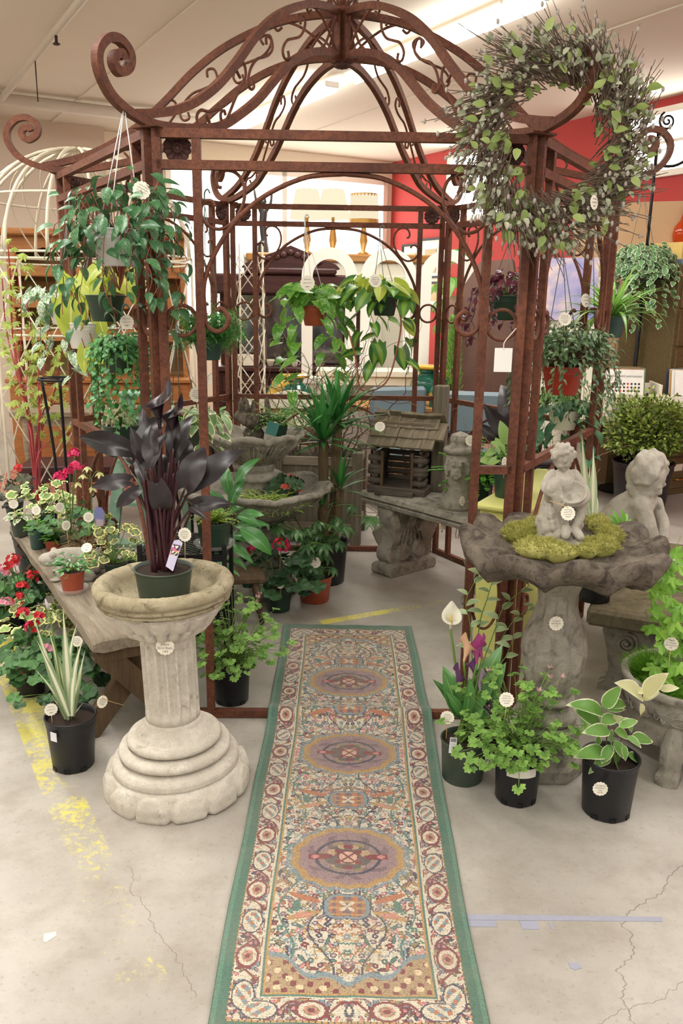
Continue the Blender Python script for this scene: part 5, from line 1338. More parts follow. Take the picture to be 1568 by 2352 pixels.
mb = MB(); mb.box((0, 0, 0), (.028, .001, .034)); o = inst('barcode_label', mb.mesh('barcode_label', m_plain('white label', (232, 232, 236), .5)), None, Matrix.Translation(at(123, 1693, 2.625)) @ Matrix.Rotation(-.45, 4, 'Z')); o.parent = t; o.matrix_parent_inverse = Matrix.Translation(-t.location)
price_tag(at(117, 1630, 2.66), 'price tag on a stick in the front left iris pot', 1.0, .05, (.5, -1, .1), mi=1)
price_tag(at(177, 1473, 2.95), 'price tag on a tall stick behind the front left iris', .92, .1, (.1, -1, .2), mi=0)

# ---- columbines
M_COL = m_leaf('columbine leaf', (104, 156, 66), (146, 190, 92), edge=(170, 200, 110), edge_w=.05, radial=True, rough=.5, vein=.0, translucent=.3)
c1 = radialmesh('columbine_leaflet', M_COL, .026, f_colum, 30, 2, .12, .05, 5)
def trileaf(name, s=1.0, curl=.5):
    st = MB(); 
    return joinmesh(name, M_COL, [(c1, frame((0, .012, 0), (0, 1, -.25 * curl), (0, 0, 1), s)), (c1, frame((-.006, .0, 0), (-.85, .35, -.3 * curl), (0, 0, 1), s)), (c1, frame((.006, 0, 0), (.85, .35, -.3 * curl), (0, 0, 1), s))])
tri = [trileaf('columbine_leaf', 1.0, .4), trileaf('columbine_leaf', .85, .9), trileaf('columbine_leaf', 1.1, .1)]
M_COLF = m_leaf('columbine flower', (150, 110, 120), (210, 180, 170), rough=.6, vein=0)
cf = floret_mesh('columbine_flower', M_COLF, 5, .018, .009, -.7)
def columbine(label, loc, r, rb, h, seed, n=85, spread=.14, tall=.34, nf=5):
    random.seed(seed); t = pt('columbine', label, loc, 'columbine', 'columbines in black pots'); pot(t, r, rb, h, M_PLASTIC_BLK, holes=True); sk = MB()
    for i in range(n):
        az = rr(0, 6.28); q = rr(0, 1) ** .6; el = radians(88 - 55 * q); L = rr(.09, .30) * (1.15 - .35 * q); P = arc((rr(-.03, .03), rr(-.03, .03), h * .88), az, el, L, .9 * q + .1)
        sk.tube(P, .0012, 4); d = (P[-1] - P[-2]).normalized(); leaf(t, tri, P[-1], V((d.x, d.y, d.z * .2 - .25)), (rr(-.5, .5), rr(-.8, .2), 1), rr(.55, .9))
    stuff(sk.obj('stalks', M_STEM, t))
    for i in range(nf):
        az = rr(0, 6.28); P = arc((0, 0, h), az, 1.35, rr(tall * .8, tall * 1.1), .4); mb = MB(); mb.tube(P, .0014, 4); mb.obj('flower_stalk', M_STEM, t); inst('flower', cf, t, Matrix.Translation(P[-1]) @ Matrix.Rotation(pi + rr(-.5, .5), 4, 'X'))
        for j in (2, 3, 4): d = V((cos(az + j * 2), sin(az + j * 2), -.1)); leaf(t, tri, P[j], d, (0, 0, 1), rr(.45, .7))
        if i % 2: inst('flower', cf, t, Matrix.Translation(P[-2] + V((.015, 0, .01))) @ Matrix.Rotation(2.2, 4, 'X') @ Matrix.Scale(.8, 4))
    return t
columbine('bushy columbine in a black pot in front of the shell birdbath', (.612, 2.545, 0), .078, .07, .195, 41, 165, .16, .33, 5)
columbine('bushy columbine in a black pot just inside the gazebo doorway', (-.452, 3.23, 0), .08, .07, .19, 42, 165, .16, .33, 5)
mb = MB(); mb.lathe([(.0795, .118), (.080, .15)], 20, arc=1.3, cap=False, M=Matrix.Translation((.612, 2.545, 0)) @ Matrix.Rotation(-2.25, 4, 'Z')); tag(mb.obj('paper_pot_band', m_plain('white paper band', (230, 226, 214), .8)), 'white handwritten paper band round the columbine pot', 'label')
price_tag(at(1163, 1607, 2.45), 'price tag on the right-hand columbine foliage', 1.05, .05, (-.1, -1, .3), mi=0)

# ---- mixed calla lilies in a green pot by the rug
M_CALLA = m_leaf('green calla leaf', (64, 118, 58), (96, 150, 78), rough=.35, vein=.15, rib=(130, 170, 100), translucent=.15)
gl = [leafmesh('calla_leaf', M_CALLA, 1, w, p_spade, 9, 4, d, .3, wave=.08, back=.06, twist=tw) for w, d, tw in ((.3, .5, .3), (.26, .9, -.3), (.34, .3, .2))]
def petal_mat(n, a, b): return m_leaf(n, a, b, rough=.4, vein=0, translucent=.3, var=.08)
fl_w, fl_y, fl_p, fl_d, fl_l = (calla_flower('calla_flower', petal_mat(n, a, b), .075, .02) for n, a, b in (('white calla', (238, 236, 212), (246, 244, 226)), ('blush calla', (232, 206, 150), (236, 196, 160)), ('magenta calla', (176, 72, 138), (196, 96, 160)), ('plum calla', (110, 66, 118), (140, 90, 150)), ('lilac calla', (190, 160, 196), (206, 176, 208))))
t = pt('mixed_calla_lilies', 'calla lilies in white, blush and purple in a green pot right of the rug', (.445, 2.665, 0), 'calla lily'); random.seed(51)
pot(t, .081, .072, .155, M_PLASTIC_GRN); Y = 2.66
for a, b, da, db in (((1055, 1640), (1022, 1545), -.02, -.05), ((1070, 1655), (1015, 1560), .02, 0), ((1075, 1640), (1150, 1480), .0, .02), ((1085, 1640), (1165, 1530), .02, .0), ((1060, 1640), (1030, 1590), -.04, -.06), ((1090, 1660), (1150, 1600), .0, -.02), ((1060, 1600), (1020, 1525), .04, .06), ((1085, 1640), (1120, 1570), .05, .09), ((1070, 1640), (1085, 1560), -.05, -.06), ((1100, 1650), (1155, 1560), .05, .08), ((1075, 1670), (1108, 1630), -.06, -.09)):
    L_px(t, random.choice(gl), a, b, Y, da, db, up=(rr(-.6, .6), -1, .4), w=1.0, stalk=(rr(-.03, .03), rr(-.03, .03), .135), sr=(.006, .0035))
for fmesh, a, rz, s in ((fl_w, (1035, 1425), 0, 1.1), (fl_y, (1066, 1500), 2.2, 1.15), (fl_p, (1096, 1505), 3.4, 1.2), (fl_p, (1108, 1495), 4.2, 1.05), (fl_d, (1048, 1565), 2.0, 1.1), (fl_d, (1092, 1535), 4.0, 1.1), (fl_l, (1103, 1568), 3.6, .95), (fl_d, (1128, 1625), 4.4, .8)):
    A = at(a[0], a[1], Y + rr(-.03, .01)) - t.location; A.z -= .03; B = V((rr(-.025, .025), rr(-.025, .025), .135)); stem(t, [B, B.lerp(A, .5) + V((.0, 0, .01)), A], (.0048, .004), M_STEM, 'flower_stalk'); f = inst('flower', fmesh, t, Matrix.Translation(A) @ Matrix.Rotation(rz, 4, 'Z') @ Matrix.Rotation(.25, 4, 'X') @ Matrix.Scale(s, 4)); mb = MB(); mb.tube([(0, 0, .012), (0, .002, .05)], [.003, .0022], 6); mb.obj('spadix', m_plain('yellow spadix', (226, 190, 70), .7), f)
price_tag(at(1027, 1648, 2.6), 'price tag on a stick in the mixed calla pot', 1.05, .06, (-.2, -1, .1), mi=2)
mb = MB(); mb.box((0, 0, 0), (.026, .0012, .055), b=.0004); ct = thing('plant_label', 'white barcode label stuck in the mixed calla pot', 'label', at(1040, 1712, 2.6)); ct.rotation_euler = (-.2, .1, .1); c = mb.obj('card', MATS['white label'], ct)
mb = MB()
for i in range(9): mb.box((-.009 + i * .0022, -.0009, .018), (.001 if i % 3 else .0016, .0004, .012))
mb.obj('barcode', M_BLACK, c); mb = MB()
for i in range(4): mb.box((0, -.0009, .004 - i * .006), (.018, .0004, .0009))
mb.obj('print', M_INK, c)

# ---- variegated Solomon's seal
M_SEAL = m_leaf('variegated seal leaf', (122, 176, 84), (146, 194, 104), edge=(238, 240, 206), edge_w=.13, rough=.42, vein=.1, translucent=.3)
M_SEALY = m_leaf('pale yellow seal leaf', (226, 228, 164), (236, 236, 186), edge=(244, 244, 220), edge_w=.12, rough=.42, vein=.08, translucent=.35)
sl_m = [leafmesh('seal_leaf', M_SEAL, 1, w, p_ovate, 8, 4, d, .3, twist=tw) for w, d, tw in ((.42, .7, .2), (.38, 1.2, -.3), (.46, .4, .3))]; sy = leafmesh('seal_leaf', M_SEALY, 1, .42, p_ovate, 8, 4, .6, .3)
t = pt('solomons_seal', 'white-edged Solomon\'s seal in a black pot at the right front', (.90, 2.475, 0), 'solomon\'s seal'); random.seed(61); pot(t, .0915, .078, .205, M_PLASTIC_BLK, holes=True, fill=.8)
Y = 2.46; H0 = (.0, .0, .165)
stems = {'a': [(0.0, 0, .165), (-.02, 0, .25), (-.02, -.01, .33)], 'b': [(.01, 0, .165), (.03, 0, .27), (.10, 0, .37)], 'c': [(-.01, .01, .165), (-.05, 0, .2)], 'd': [(0, -.01, .165), (.0, -.02, .24)]}
for s in stems.values(): stem(t, s, .0022, M_STEMB)
for a, b, y in (((1385, 1640), (1335, 1598), 0), ((1378, 1665), (1328, 1625), 0), ((1385, 1625), (1423, 1578), 0), ((1400, 1625), (1455, 1600), 0), ((1385, 1625), (1440, 1625), 0), ((1380, 1660), (1425, 1640), 0), ((1375, 1690), (1372, 1720), 0), ((1400, 1680), (1350, 1672), 0), ((1395, 1685), (1420, 1735), 0), ((1410, 1680), (1460, 1690), 0), ((1425, 1650), (1475, 1680), 0), ((1420, 1670), (1470, 1648), 0), ((1410, 1700), (1440, 1745), 0), ((1448, 1695), (1508, 1698), 0), ((1440, 1690), (1475, 1715), 0), ((1400, 1735), (1368, 1755), 0), ((1392, 1730), (1345, 1718), 0), ((1405, 1730), (1442, 1785), 0), ((1440, 1735), (1482, 1745), 0), ((1375, 1755), (1350, 1775), 0), ((1405, 1710), (1380, 1755), 0), ((1430, 1710), (1440, 1750), 0),
                ((1475, 1605), (1437, 1558), 1), ((1478, 1600), (1520, 1545), 1), ((1475, 1608), (1515, 1585), 1), ((1515, 1585), (1560, 1575), 1), ((1470, 1615), (1480, 1650), 1), ((1440, 1665), (1400, 1640), 1), ((1480, 1595), (1440, 1570), 1)):
    L_px(t, sy if y else random.choice(sl_m), a, b, Y, rr(-.03, .02), rr(-.07, .05), up=(rr(-.3, .3), -.7, 1), w=rr(.95, 1.2))
price_tag(at(1378, 1812, 2.37), 'price tag stuck on the Solomon\'s seal pot', 1.05, 0, (-.12, -1, .05), text='Variegated\nsolomon\'s\nseal\n14.95')
# paler spray behind the callas
t = pt('pale_solomons_seal', 'tall pale Solomon\'s seal spray behind the mixed callas', (.56, 2.86, 0), 'solomon\'s seal'); random.seed(62); pot(t, .07, .062, .17, M_PLASTIC_BLK); Y = 2.86
M_SEAL2 = m_leaf('grey green seal leaf', (160, 188, 126), (186, 208, 156), edge=(232, 238, 210), edge_w=.1, rough=.45, vein=.1, translucent=.3)
s2 = [leafmesh('seal_leaf', M_SEAL2, 1, w, p_ovate, 7, 4, d, .35) for w, d in ((.5, .6), (.44, 1.0))]
for pts in ([(1095, 1560), (1100, 1440), (1120, 1370), (1130, 1335)], [(1110, 1560), (1150, 1470), (1185, 1420), (1225, 1395)], [(1100, 1560), (1135, 1450), (1160, 1390), (1215, 1345)], [(1090, 1570), (1080, 1440), (1070, 1380), (1100, 1320)], [(1115, 1570), (1160, 1510), (1180, 1460)]):
    P = stem(t, [V((0, 0, .15))] + [at(x, y, Y + rr(-.02, .02)) - t.location for x, y in pts], (.0028, .0012), M_STEM)
    for j in range(6, len(P), 2):
        d = P[j] - P[j - 1]; s = rr(.045, .065); side = V((1, rr(-.6, .2), rr(-.1, .5))) * (1 if (j // 2) % 2 else -1); leaf(t, s2, P[j], d.normalized() * .6 + side * .8, (0, -.5, 1), s)

# ---- maple-leaved shrub and sedge in the footed planter
M_MAPLE = m_leaf('fresh maple leaf', (134, 196, 64), (170, 220, 96), radial=True, rough=.5, vein=0, translucent=.4)
mp = [radialmesh('maple_leaf', M_MAPLE, 1, f_maple, 48, 2, c, w, 3) for c, w in ((.15, .06), (-.2, .08))]
t = pt('maple_shrub', 'bright green maple-leaved shrub growing in the footed planter', (1.31, 2.86, .27), 'shrub'); random.seed(71)
for k in range(5): stem(t, [(rr(-.05, .05), rr(-.05, .05), 0), (rr(-.02, .12), rr(-.05, .05), .2), (rr(.0, .14), rr(-.06, .06), rr(.35, .5))], (.005, .002), M_STEMB)
for (x, y) in ((1535, 1290), (1560, 1300), (1520, 1310), (1545, 1330), (1515, 1340), (1565, 1345), (1510, 1365), (1540, 1375), (1566, 1385), (1520, 1410), (1548, 1420), (1530, 1450), (1562, 1445), (1522, 1480), (1550, 1490), (1510, 1515), (1538, 1530), (1560, 1530), (1500, 1530), (1525, 1555), (1495, 1350), (1550, 1270), (1500, 1400), (1490, 1440), (1545, 1350), (1530, 1330), (1556, 1405), (1536, 1470), (1562, 1480), (1515, 1450)):
    A = at(x + rr(-5, 5), y + rr(-5, 5), 2.82 + rr(-.08, .1)) - t.location; az = rr(-2.9, -.2); leaf(t, mp, A, (cos(az), sin(az), rr(-.9, -.2)), (rr(-.3, .3), -.5, 1), rr(.042, .064)); mb = MB(); mb.tube([A, A + V((rr(-.02, .05), .04, .05))], .001, 4); mb.obj('stalk', M_STEM, t)
M_SEDGE = m_leaf('soft grass blade', (98, 160, 44), (140, 190, 70), rough=.6, vein=0, translucent=.3, spec=.2)
def tuft(label, loc, R, H, n, seed, mat=M_SEDGE, name='grass_tuft', lean=1.3, w=.0022):
    random.seed(seed); mb = MB()
    def base():
        a = rr(0, 6.28); q = rr(0, 1) ** .5; n_ = V((cos(a) * q * lean, sin(a) * q * lean, 1)); return (cos(a) * q * R, sin(a) * q * R, H * .35 * (1 - q * q)), n_.normalized()
    blades(mb, n, base, H, w, .25); o = mb.obj(name, mat); o.location = loc; return stuff(tag(o, label, 'grass'))
tuft('bright mossy grass tuft at the front of the footed planter', (1.175, 2.79, .27), .06, .06, 2200, 72)
tuft('darker feathery grass tuft at the back of the footed planter', (1.2, 2.95, .27), .07, .09, 1500, 73)
tuft('dark grass tuft at the right side of the footed planter', (1.36, 2.72, .27), .06, .08, 1400, 74)
price_tag(at(1541, 1479, 2.78), 'price tag on a tall stick in the footed planter', 1.1, .12, (-.3, -1, .1), text='Maple\nin vintage\nconcrete pot\n65')

# ---- geraniums
def geranium_set(tagn, base, light, **kw):
    m = m_leaf('geranium leaf ' + tagn, base, light, radial=True, rough=.55, vein=0, translucent=.15, **kw); return [radialmesh('geranium_leaf', m, 1, f_ger, 42, 3, c, w, 5) for c, w in ((.2, .08), (.05, .14), (-.12, .1))]
G_GREEN = geranium_set('green', (62, 108, 58), (92, 140, 78)); G_DARK = geranium_set('dark', (40, 70, 42), (60, 96, 56))
G_VAR = geranium_set('variegated', (128, 158, 84), (150, 176, 100), edge=(222, 226, 140), edge_w=.2, ring=(120, 104, 78))
G_CRM = geranium_set('cream edged', (132, 168, 92), (156, 188, 112), edge=(232, 234, 168), edge_w=.26)
FM_MAG = m_leaf('magenta petal', (214, 30, 92), (234, 60, 120), rough=.5, vein=0, translucent=.3, var=.15); FM_RED = m_leaf('red petal', (196, 28, 40), (222, 50, 56), rough=.5, vein=0, translucent=.25, var=.2)
FM_PINK = m_leaf('pink petal', (238, 150, 176), (246, 184, 200), rough=.5, vein=0, translucent=.3, var=.1); FM_COR = m_leaf('coral petal', (240, 104, 84), (246, 140, 116), rough=.5, vein=0, translucent=.3, var=.1)
F_MAG, F_RED, F_PINK, F_COR = ([floret_mesh('blossom', m, 5, .016, .013, o) for o in (.25, .6)] for m in (FM_MAG, FM_RED, FM_PINK, FM_COR))
def geranium(label, loc, r, h, potmat, leaves, n, spread, tall, seed, heads=(), fm=None, size=(.02, .032), saucer=False, name='geranium', group=None, cat='geranium', hn=11, hr=.03):
    random.seed(seed); t = pt(name, label, loc, cat, group); pot(t, r, r * .8, h, potmat)
    for i in range(n):
        az = rr(0, 6.28); q = rr(.05, 1) ** .7; P = arc((rr(-.02, .02), rr(-.02, .02), h * .85), az, radians(86 - 62 * q), tall * rr(.55, 1.05), .5 * q + .1)
        if i % 2: mb = MB(); mb.tube(P, .0016, 4); mb.obj('stalk', M_STEM, t)
        d = P[-1] - P[0]; leaf(t, leaves, P[-1], (d.x + rr(-.02, .02), d.y + rr(-.02, .02) - .02, -.04), (rr(-.35, .35), rr(-.7, .1), 1), rr(*size))
    for hp in heads:
        A = V(hp) - t.location; stem(t, [(0, 0, h * .9), A * .5 + V((0, 0, .05)), A], .0022, M_STEM, 'flower_stalk'); umbel(t, A, hn, hr, fm)
    if saucer: saucer_(t, r)
    return t
M_SAUC = m_glass('clear saucer', (236, 236, 232), .1, .28)
def saucer_(t, r): mb = MB(); mb.lathe([(0, .001), (r * 1.05, .001), (r * 1.22, .02), (r * 1.24, .022), (r * 1.2, .02), (r * 1.03, .004), (0, .004)], 32, cap=False); mb.obj('saucer', M_SAUC, t)
geranium('red-flowered geranium in a small dark green pot inside the gazebo', (-.335, 4.29, 0), .075, .14, M_PLASTIC_DGRN, G_DARK, 46, .2, .25, 81, [at(588, 1262, 4.2), at(645, 1255, 4.25)], F_RED + F_MAG, (.035, .055), hn=16, hr=.045)
price_tag(at(645, 1340, 4.2), 'price tag on a stick in the dark geranium pot', 1.3, .06, (.9, -1, .1), mi=1)

# ---- schefflera in the terracotta pot
M_SCH = m_leaf('schefflera leaflet', (58, 98, 58), (92, 136, 80), rough=.3, vein=.1, rib=(110, 150, 90), translucent=.12)
sl1 = leafmesh('schefflera_leaflet', M_SCH, .075, .026, p_ovate, 5, 2, .8, .25)
sch = [joinmesh('schefflera_leaf', M_SCH, [(sl1, Matrix.Rotation(2 * pi * k / 8 + .2, 4, 'Z') @ Matrix.Rotation(-dr, 4, 'X')) for k in range(8)]) for dr in (.25, .5)]
def schefflera(label, loc, r, h, potmat, n, tall, seed, s=1.0, meshes=sch, stems=5, spread=.5):
    random.seed(seed); t = pt('schefflera', label, loc, 'schefflera'); pot(t, r, r * .82, h, potmat)
    for k in range(stems):
        az = 2 * pi * k / stems + rr(-.4, .4); P = stem(t, [(0, 0, h * .8), V((cos(az) * .04, sin(az) * .04, h + tall * .4)), V((cos(az) * spread * .3, sin(az) * spread * .3, h + tall * rr(.8, 1.05)))], (.006, .003), M_STEMD)
        for i in range(n // stems):
            j = int(len(P) * (.3 + .7 * i / (n // stems))) - 1; a2 = rr(0, 6.28); q = arc(P[j], a2, .35, rr(.06, .13) * s, .5, 3); mb = MB(); mb.tube(q, .0018 * s, 4); mb.obj('stalk', M_STEM, t); leaf(t, meshes, q[-1], (cos(a2), sin(a2), -.2), (cos(a2) * .5, sin(a2) * .5 - .35, 1), rr(.75, 1.1) * s)
    return t
schefflera('glossy schefflera in a terracotta-coloured pot inside the gazebo', (-.145, 4.45, 0), .098, .15, M_TERRA, 60, .40, 91, 1.05, spread=.75, stems=6)
price_tag(at(724, 1292, 4.36), 'price tag on a stick in the terracotta schefflera pot', 1.35, .09, (-.1, -1, .2), mi=1)

# ---- yucca canes
M_YUC = m_leaf('yucca blade', (44, 108, 50), (76, 146, 72), rough=.35, vein=0, translucent=.12, rib=(90, 150, 80))
yl = [leafmesh('yucca_blade', M_YUC, 1, .11, p_blade, 7, 2, d, .35) for d in (.1, .35, .8)]
M_CANE = m_wood('yucca cane', (146, 124, 96), (98, 80, 60), 'Z', 12, .9, .8)
t = pt('yucca_cane', 'tall yucca with two bare canes and spiky heads, in a black pot', (-.09, 4.78, 0), 'yucca'); random.seed(101); pot(t, .13, .11, .26, M_PLASTIC_BLK)
for (px, py, dy, s, n) in ((742, 1010, 0., .36, 42), (775, 965, .08, .34, 40), (780, 1120, .05, .22, 22), (740, 1165, -.05, .14, 12)):
    C = at(px, py, 4.78 + dy) - t.location; mb = MB(); base = V((C.x * .6, .03 + dy * .5, .2)); mb.tube(spline([base, base.lerp(C, .6), C], 5), [.032, .03, .028, .027, .027, .028, .029, .03, .03, .028, .022], 10); mb.obj('cane', M_CANE, t)
    for i in range(n):
        az = i * 2.4 + rr(-.2, .2); el = radians(84 - 92 * (i / n) ** 1.15 + rr(-6, 6)); L = s * rr(.75, 1.1); d = V((cos(az) * cos(el), sin(az) * cos(el), sin(el))); leaf(t, yl, C + V((cos(az) * .015, sin(az) * .015, .03 - .05 * i / n)), d, V((-cos(az) * sin(el), -sin(az) * sin(el), cos(el))), (L * 1.1, L, L))
# ---- peace lily and its striped neighbour
M_PEACE = m_leaf('peace lily leaf', (54, 112, 52), (88, 150, 78), rough=.32, vein=.3, rib=(120, 170, 100), translucent=.15)
pl = [leafmesh('peace_leaf', M_PEACE, 1, w, p_ovate, 9, 4, d, .3, wave=.06) for w, d in ((.34, .5), (.3, .9), (.36, 1.3))]
t = pt('peace_lily', 'large-leaved peace lily on the floor left of the fountain', (-.72, 4.05, 0), 'peace lily'); random.seed(111); pot(t, .1, .085, .2, M_PLASTIC_BLK); Y = 4.05
for a, b, da, db in (((540, 1110), (585, 1035), 0, .02), ((530, 1140), (505, 1060), .0, 0), ((545, 1130), (560, 1080), .05, .05), ((545, 1190), (600, 1165), 0, -.04), ((545, 1185), (595, 1195), -.02, -.08), ((550, 1215), (640, 1258), -.04, -.12), ((540, 1210), (610, 1190), .05, .0), ((530, 1230), (580, 1225), -.03, -.1), ((525, 1250), (585, 1280), -.02, -.1), ((520, 1160), (480, 1120), .0, -.03), ((525, 1180), (560, 1150), .0, .03), ((520, 1200), (500, 1150), .06, .1), ((530, 1160), (548, 1095), -.03, -.04), ((520, 1230), (470, 1250), -.02, -.1), ((535, 1170), (530, 1110), .05, .08)):
    L_px(t, random.choice(pl), a, b, Y, da, db, up=(rr(-.4, .4), -.8, .8), w=rr(.95, 1.15), stalk=(rr(-.03, .03), rr(-.03, .03), .18), sm=M_STEMD, sr=(.004, .0025))
for i in range(22): az = rr(0, 6.28); P = arc((rr(-.04, .04), rr(-.04, .04), .17), az, 1.3, rr(.15, .3), .4); leaf(t, pl, P[-1], V((cos(az), sin(az), .3)), (0, 0, 1), rr(.14, .22)); mb = MB(); mb.tube(P, .002, 4); mb.obj('stalk', M_STEMD, t)

# ---- fountain dwellers
M_FERNL = m_leaf('light fern pinna', (128, 186, 92), (164, 212, 120), rough=.5, vein=0, translucent=.35); fp = leafmesh('pinna', M_FERNL, .06, .012, p_lance, 4, 2, .6, .2)
def frond_plant(name, label, loc, r, h, potmat, n, L, seed, mat, pin, sag=1.2, el=(30, 85), cat='fern', pairs=9, saucer=False, stems=M_STEM, pot_=True, psize=1.0, taper=True):
    """arching fronds of small leaflets, joined into one foliage part"""
    random.seed(seed); t = pt(name, label, loc, cat)
    if pot_: pot(t, r, r * .82, h, potmat)
    bk = Bulk(); mb = MB()
    for i in range(n):
        az = rr(0, 6.28); l = L * rr(.65, 1.1); P = spline(arc((rr(-.02, .02), rr(-.02, .02), h * .9), az, radians(rr(*el)), l, rr(.4, sag), 5), 3); mb.tube(P, .0011, 3)
        for j in range(pairs):
            k = int((.2 + .8 * j / pairs) * (len(P) - 1)); d = (P[k] - P[k - 1]).normalized(); sd = d.cross(V((0, 0, 1))).normalized()
            for s in (-1, 1): bk.add(pin, frame(P[k], d * .5 + sd * s, (0, 0, 1), psize * rr(.7, 1.1) * ((1 - .55 * j / pairs) if taper else 1)))
        bk.add(pin, frame(P[-1], P[-1] - P[-2], (0, 0, 1), psize * .6))
    mb.obj('stalks', stems, t); bk.obj('foliage', mat, t)
    if saucer: saucer_(t, r)
    return t
frond_plant('fountain_fern', 'light green fern standing in the top bowl of the fountain', at(640, 1000, 4.58), .05, .06, M_PLASTIC_DGRN, 30, .2, 121, M_FERNL, fp, el=(15, 80), pairs=7)
mb = MB(); mb.box((0, 0, 0), (.06, .002, .07)); tag(mb.obj('plant_label', m_plain('teal label', (60, 120, 112), .5)), 'teal and white nursery label hanging in the fountain fern', 'label').matrix_world = Matrix.Translation(at(625, 985, 4.38)) @ Matrix.Rotation(.3, 4, 'Y')
M_RHIP = m_leaf('rhipsalis stem', (160, 190, 84), (186, 208, 110), rough=.5, vein=0, translucent=.2)
random.seed(122); t = pt('mistletoe_cactus', 'yellow-green mistletoe cactus spilling in the lower fountain bowl', at(610, 1162, 4.40), 'cactus'); mb = MB()
for i in range(260):
    az = rr(0, 6.28); P = arc((rr(-.09, .12), rr(-.05, .05), 0), az, rr(.2, 1.4), rr(.04, .11), 1.2, 3); mb.tube(P, .0028, 4)
    for j in range(2): mb.tube(arc(P[-1], az + rr(-1, 1), rr(-.4, .8), rr(.03, .06), .6, 2), .0024, 4)
stuff(mb.obj('stems', M_RHIP, t))
t = geranium('coral-flowered begonia tucked in the lower fountain bowl', at(668, 1148, 4.52), .045, .05, M_PLASTIC_DGRN, G_DARK, 14, .1, .1, 123, [at(655, 1120, 4.45), at(668, 1098, 4.5), at(683, 1128, 4.46)], F_COR, (.03, .045), name='coral_begonia', cat='begonia', hn=5, hr=.02)
M_LIMEF = m_leaf('lime fern', (176, 208, 66), (204, 226, 96), rough=.5, vein=0, translucent=.35); lf = leafmesh('pinna', M_LIMEF, .022, .014, p_ovate, 3, 2, .5, .2)
frond_plant('lime_fern', 'lime-yellow fern in a dark green pot on the mesh plant stand', (-.56, 3.55, .577), .075, .12, M_PLASTIC_DGRN, 46, .12, 131, M_LIMEF, lf, el=(20, 85), pairs=7, saucer=True)
# ---- plants on the gazebo bench and the lime cabinet
M_MAID = m_leaf('maidenhair leaflet', (96, 178, 62), (136, 204, 84), rough=.55, vein=0, translucent=.4); md = radialmesh('leaflet', M_MAID, .0125, lambda th: 1 if abs(th - pi) > .9 else .35, 9, 1, .1)
frond_plant('maidenhair_fern', 'frothy bright green maidenhair fern beside the bird feeder', (.79, 4.72, .505), .085, .14, M_PLASTIC_DGRN, 95, .30, 141, M_MAID, md, sag=1.9, el=(25, 88), pairs=14, stems=M_STEMP, taper=False, psize=1.35)
t = pt('arrow_leaf_plant', 'pale arrow-leaved plant in a green pot on the lime cabinet', (.755, 3.72, .785), 'houseplant'); random.seed(142); pot(t, .068, .056, .12, M_PLASTIC_DGRN)
M_ARR = m_leaf('arrow leaf', (156, 198, 110), (182, 216, 136), rough=.45, vein=.2, translucent=.4); ar = [leafmesh('arrow_leaf', M_ARR, 1, .62, p_heart, 7, 4, d, .25, back=.25) for d in (.4, .9)]
for a, b in (((1160, 1010), (1150, 965)), ((1165, 1020), (1185, 985)), ((1135, 1035), (1112, 1045)), ((1145, 1025), (1128, 1010)), ((1165, 1040), (1190, 1050)), ((1140, 1055), (1118, 1068)), ((1150, 1035), (1140, 1000)), ((1170, 1050), (1190, 1075)), ((1130, 1060), (1110, 1052))): L_px(t, random.choice(ar), a, b, 3.72, rr(-.03, .03), rr(-.06, .02), w=1.0, stalk=(rr(-.02, .02), rr(-.02, .02), .1), sr=.002)
price_tag(at(1122, 1085, 3.66) * V((1, 1, 0)) + V((0, 0, .86)) if False else at(1158, 1062, 3.65), 'price tag on a stick in the arrow-leaved pot', 1.05, .05, (1.2, -1, .1), mi=1)
price_tag(at(1080, 1012, 4.55), 'price tag on a stick behind the dog-face pillar', 1.3, .06, (.2, -1, .1), mi=0)
price_tag(at(872, 980, 4.78), 'price tag hung on the bird feeder roof', 1.35, 0, (-.2, -1, .5), string=[at(880, 965, 4.8), at(900, 958, 4.85)], mi=0)
price_tag(at(1016, 1207, 4.55), 'price tag hanging from the edge of the gazebo bench', 1.2, 0, (.9, -1, .1), string=[at(1020, 1175, 4.6), at(1038, 1165, 4.72)], mi=1)
price_tag(at(1061, 1151, 4.5), 'price tag tied round the foot of the dog-face pillar', 1.2, 0, (1.2, -1, .2), mi=1)
price_tag(at(379, 1484, 2.475), 'price tag tied round the column birdbath', 1.3, 0, (.0, -1, .1), string=[at(378, 1470, 2.49)], text='whole\npiece\nBird Bath\n199')
price_tag(at(1277, 1432, 2.655), 'price tag tied round the shell birdbath pedestal', 1.1, 0, (.0, -1, .1), string=[at(1275, 1418, 2.66)], text='2 piece\nbirdbath\n119')
price_tag(at(1304, 1179, 2.64), 'price tag tied round the child statue', 1.05, 0, (.0, -1, .35), string=[at(1290, 1160, 2.655), at(1262, 1150, 2.665)], mi=0)
price_tag(at(235, 1612, 2.74), 'price tag tied to the plank bench leg', 1.0, 0, (1.3, -1, .2), string=[at(250, 1610, 2.76), at(285, 1620, 2.85)], mi=2)
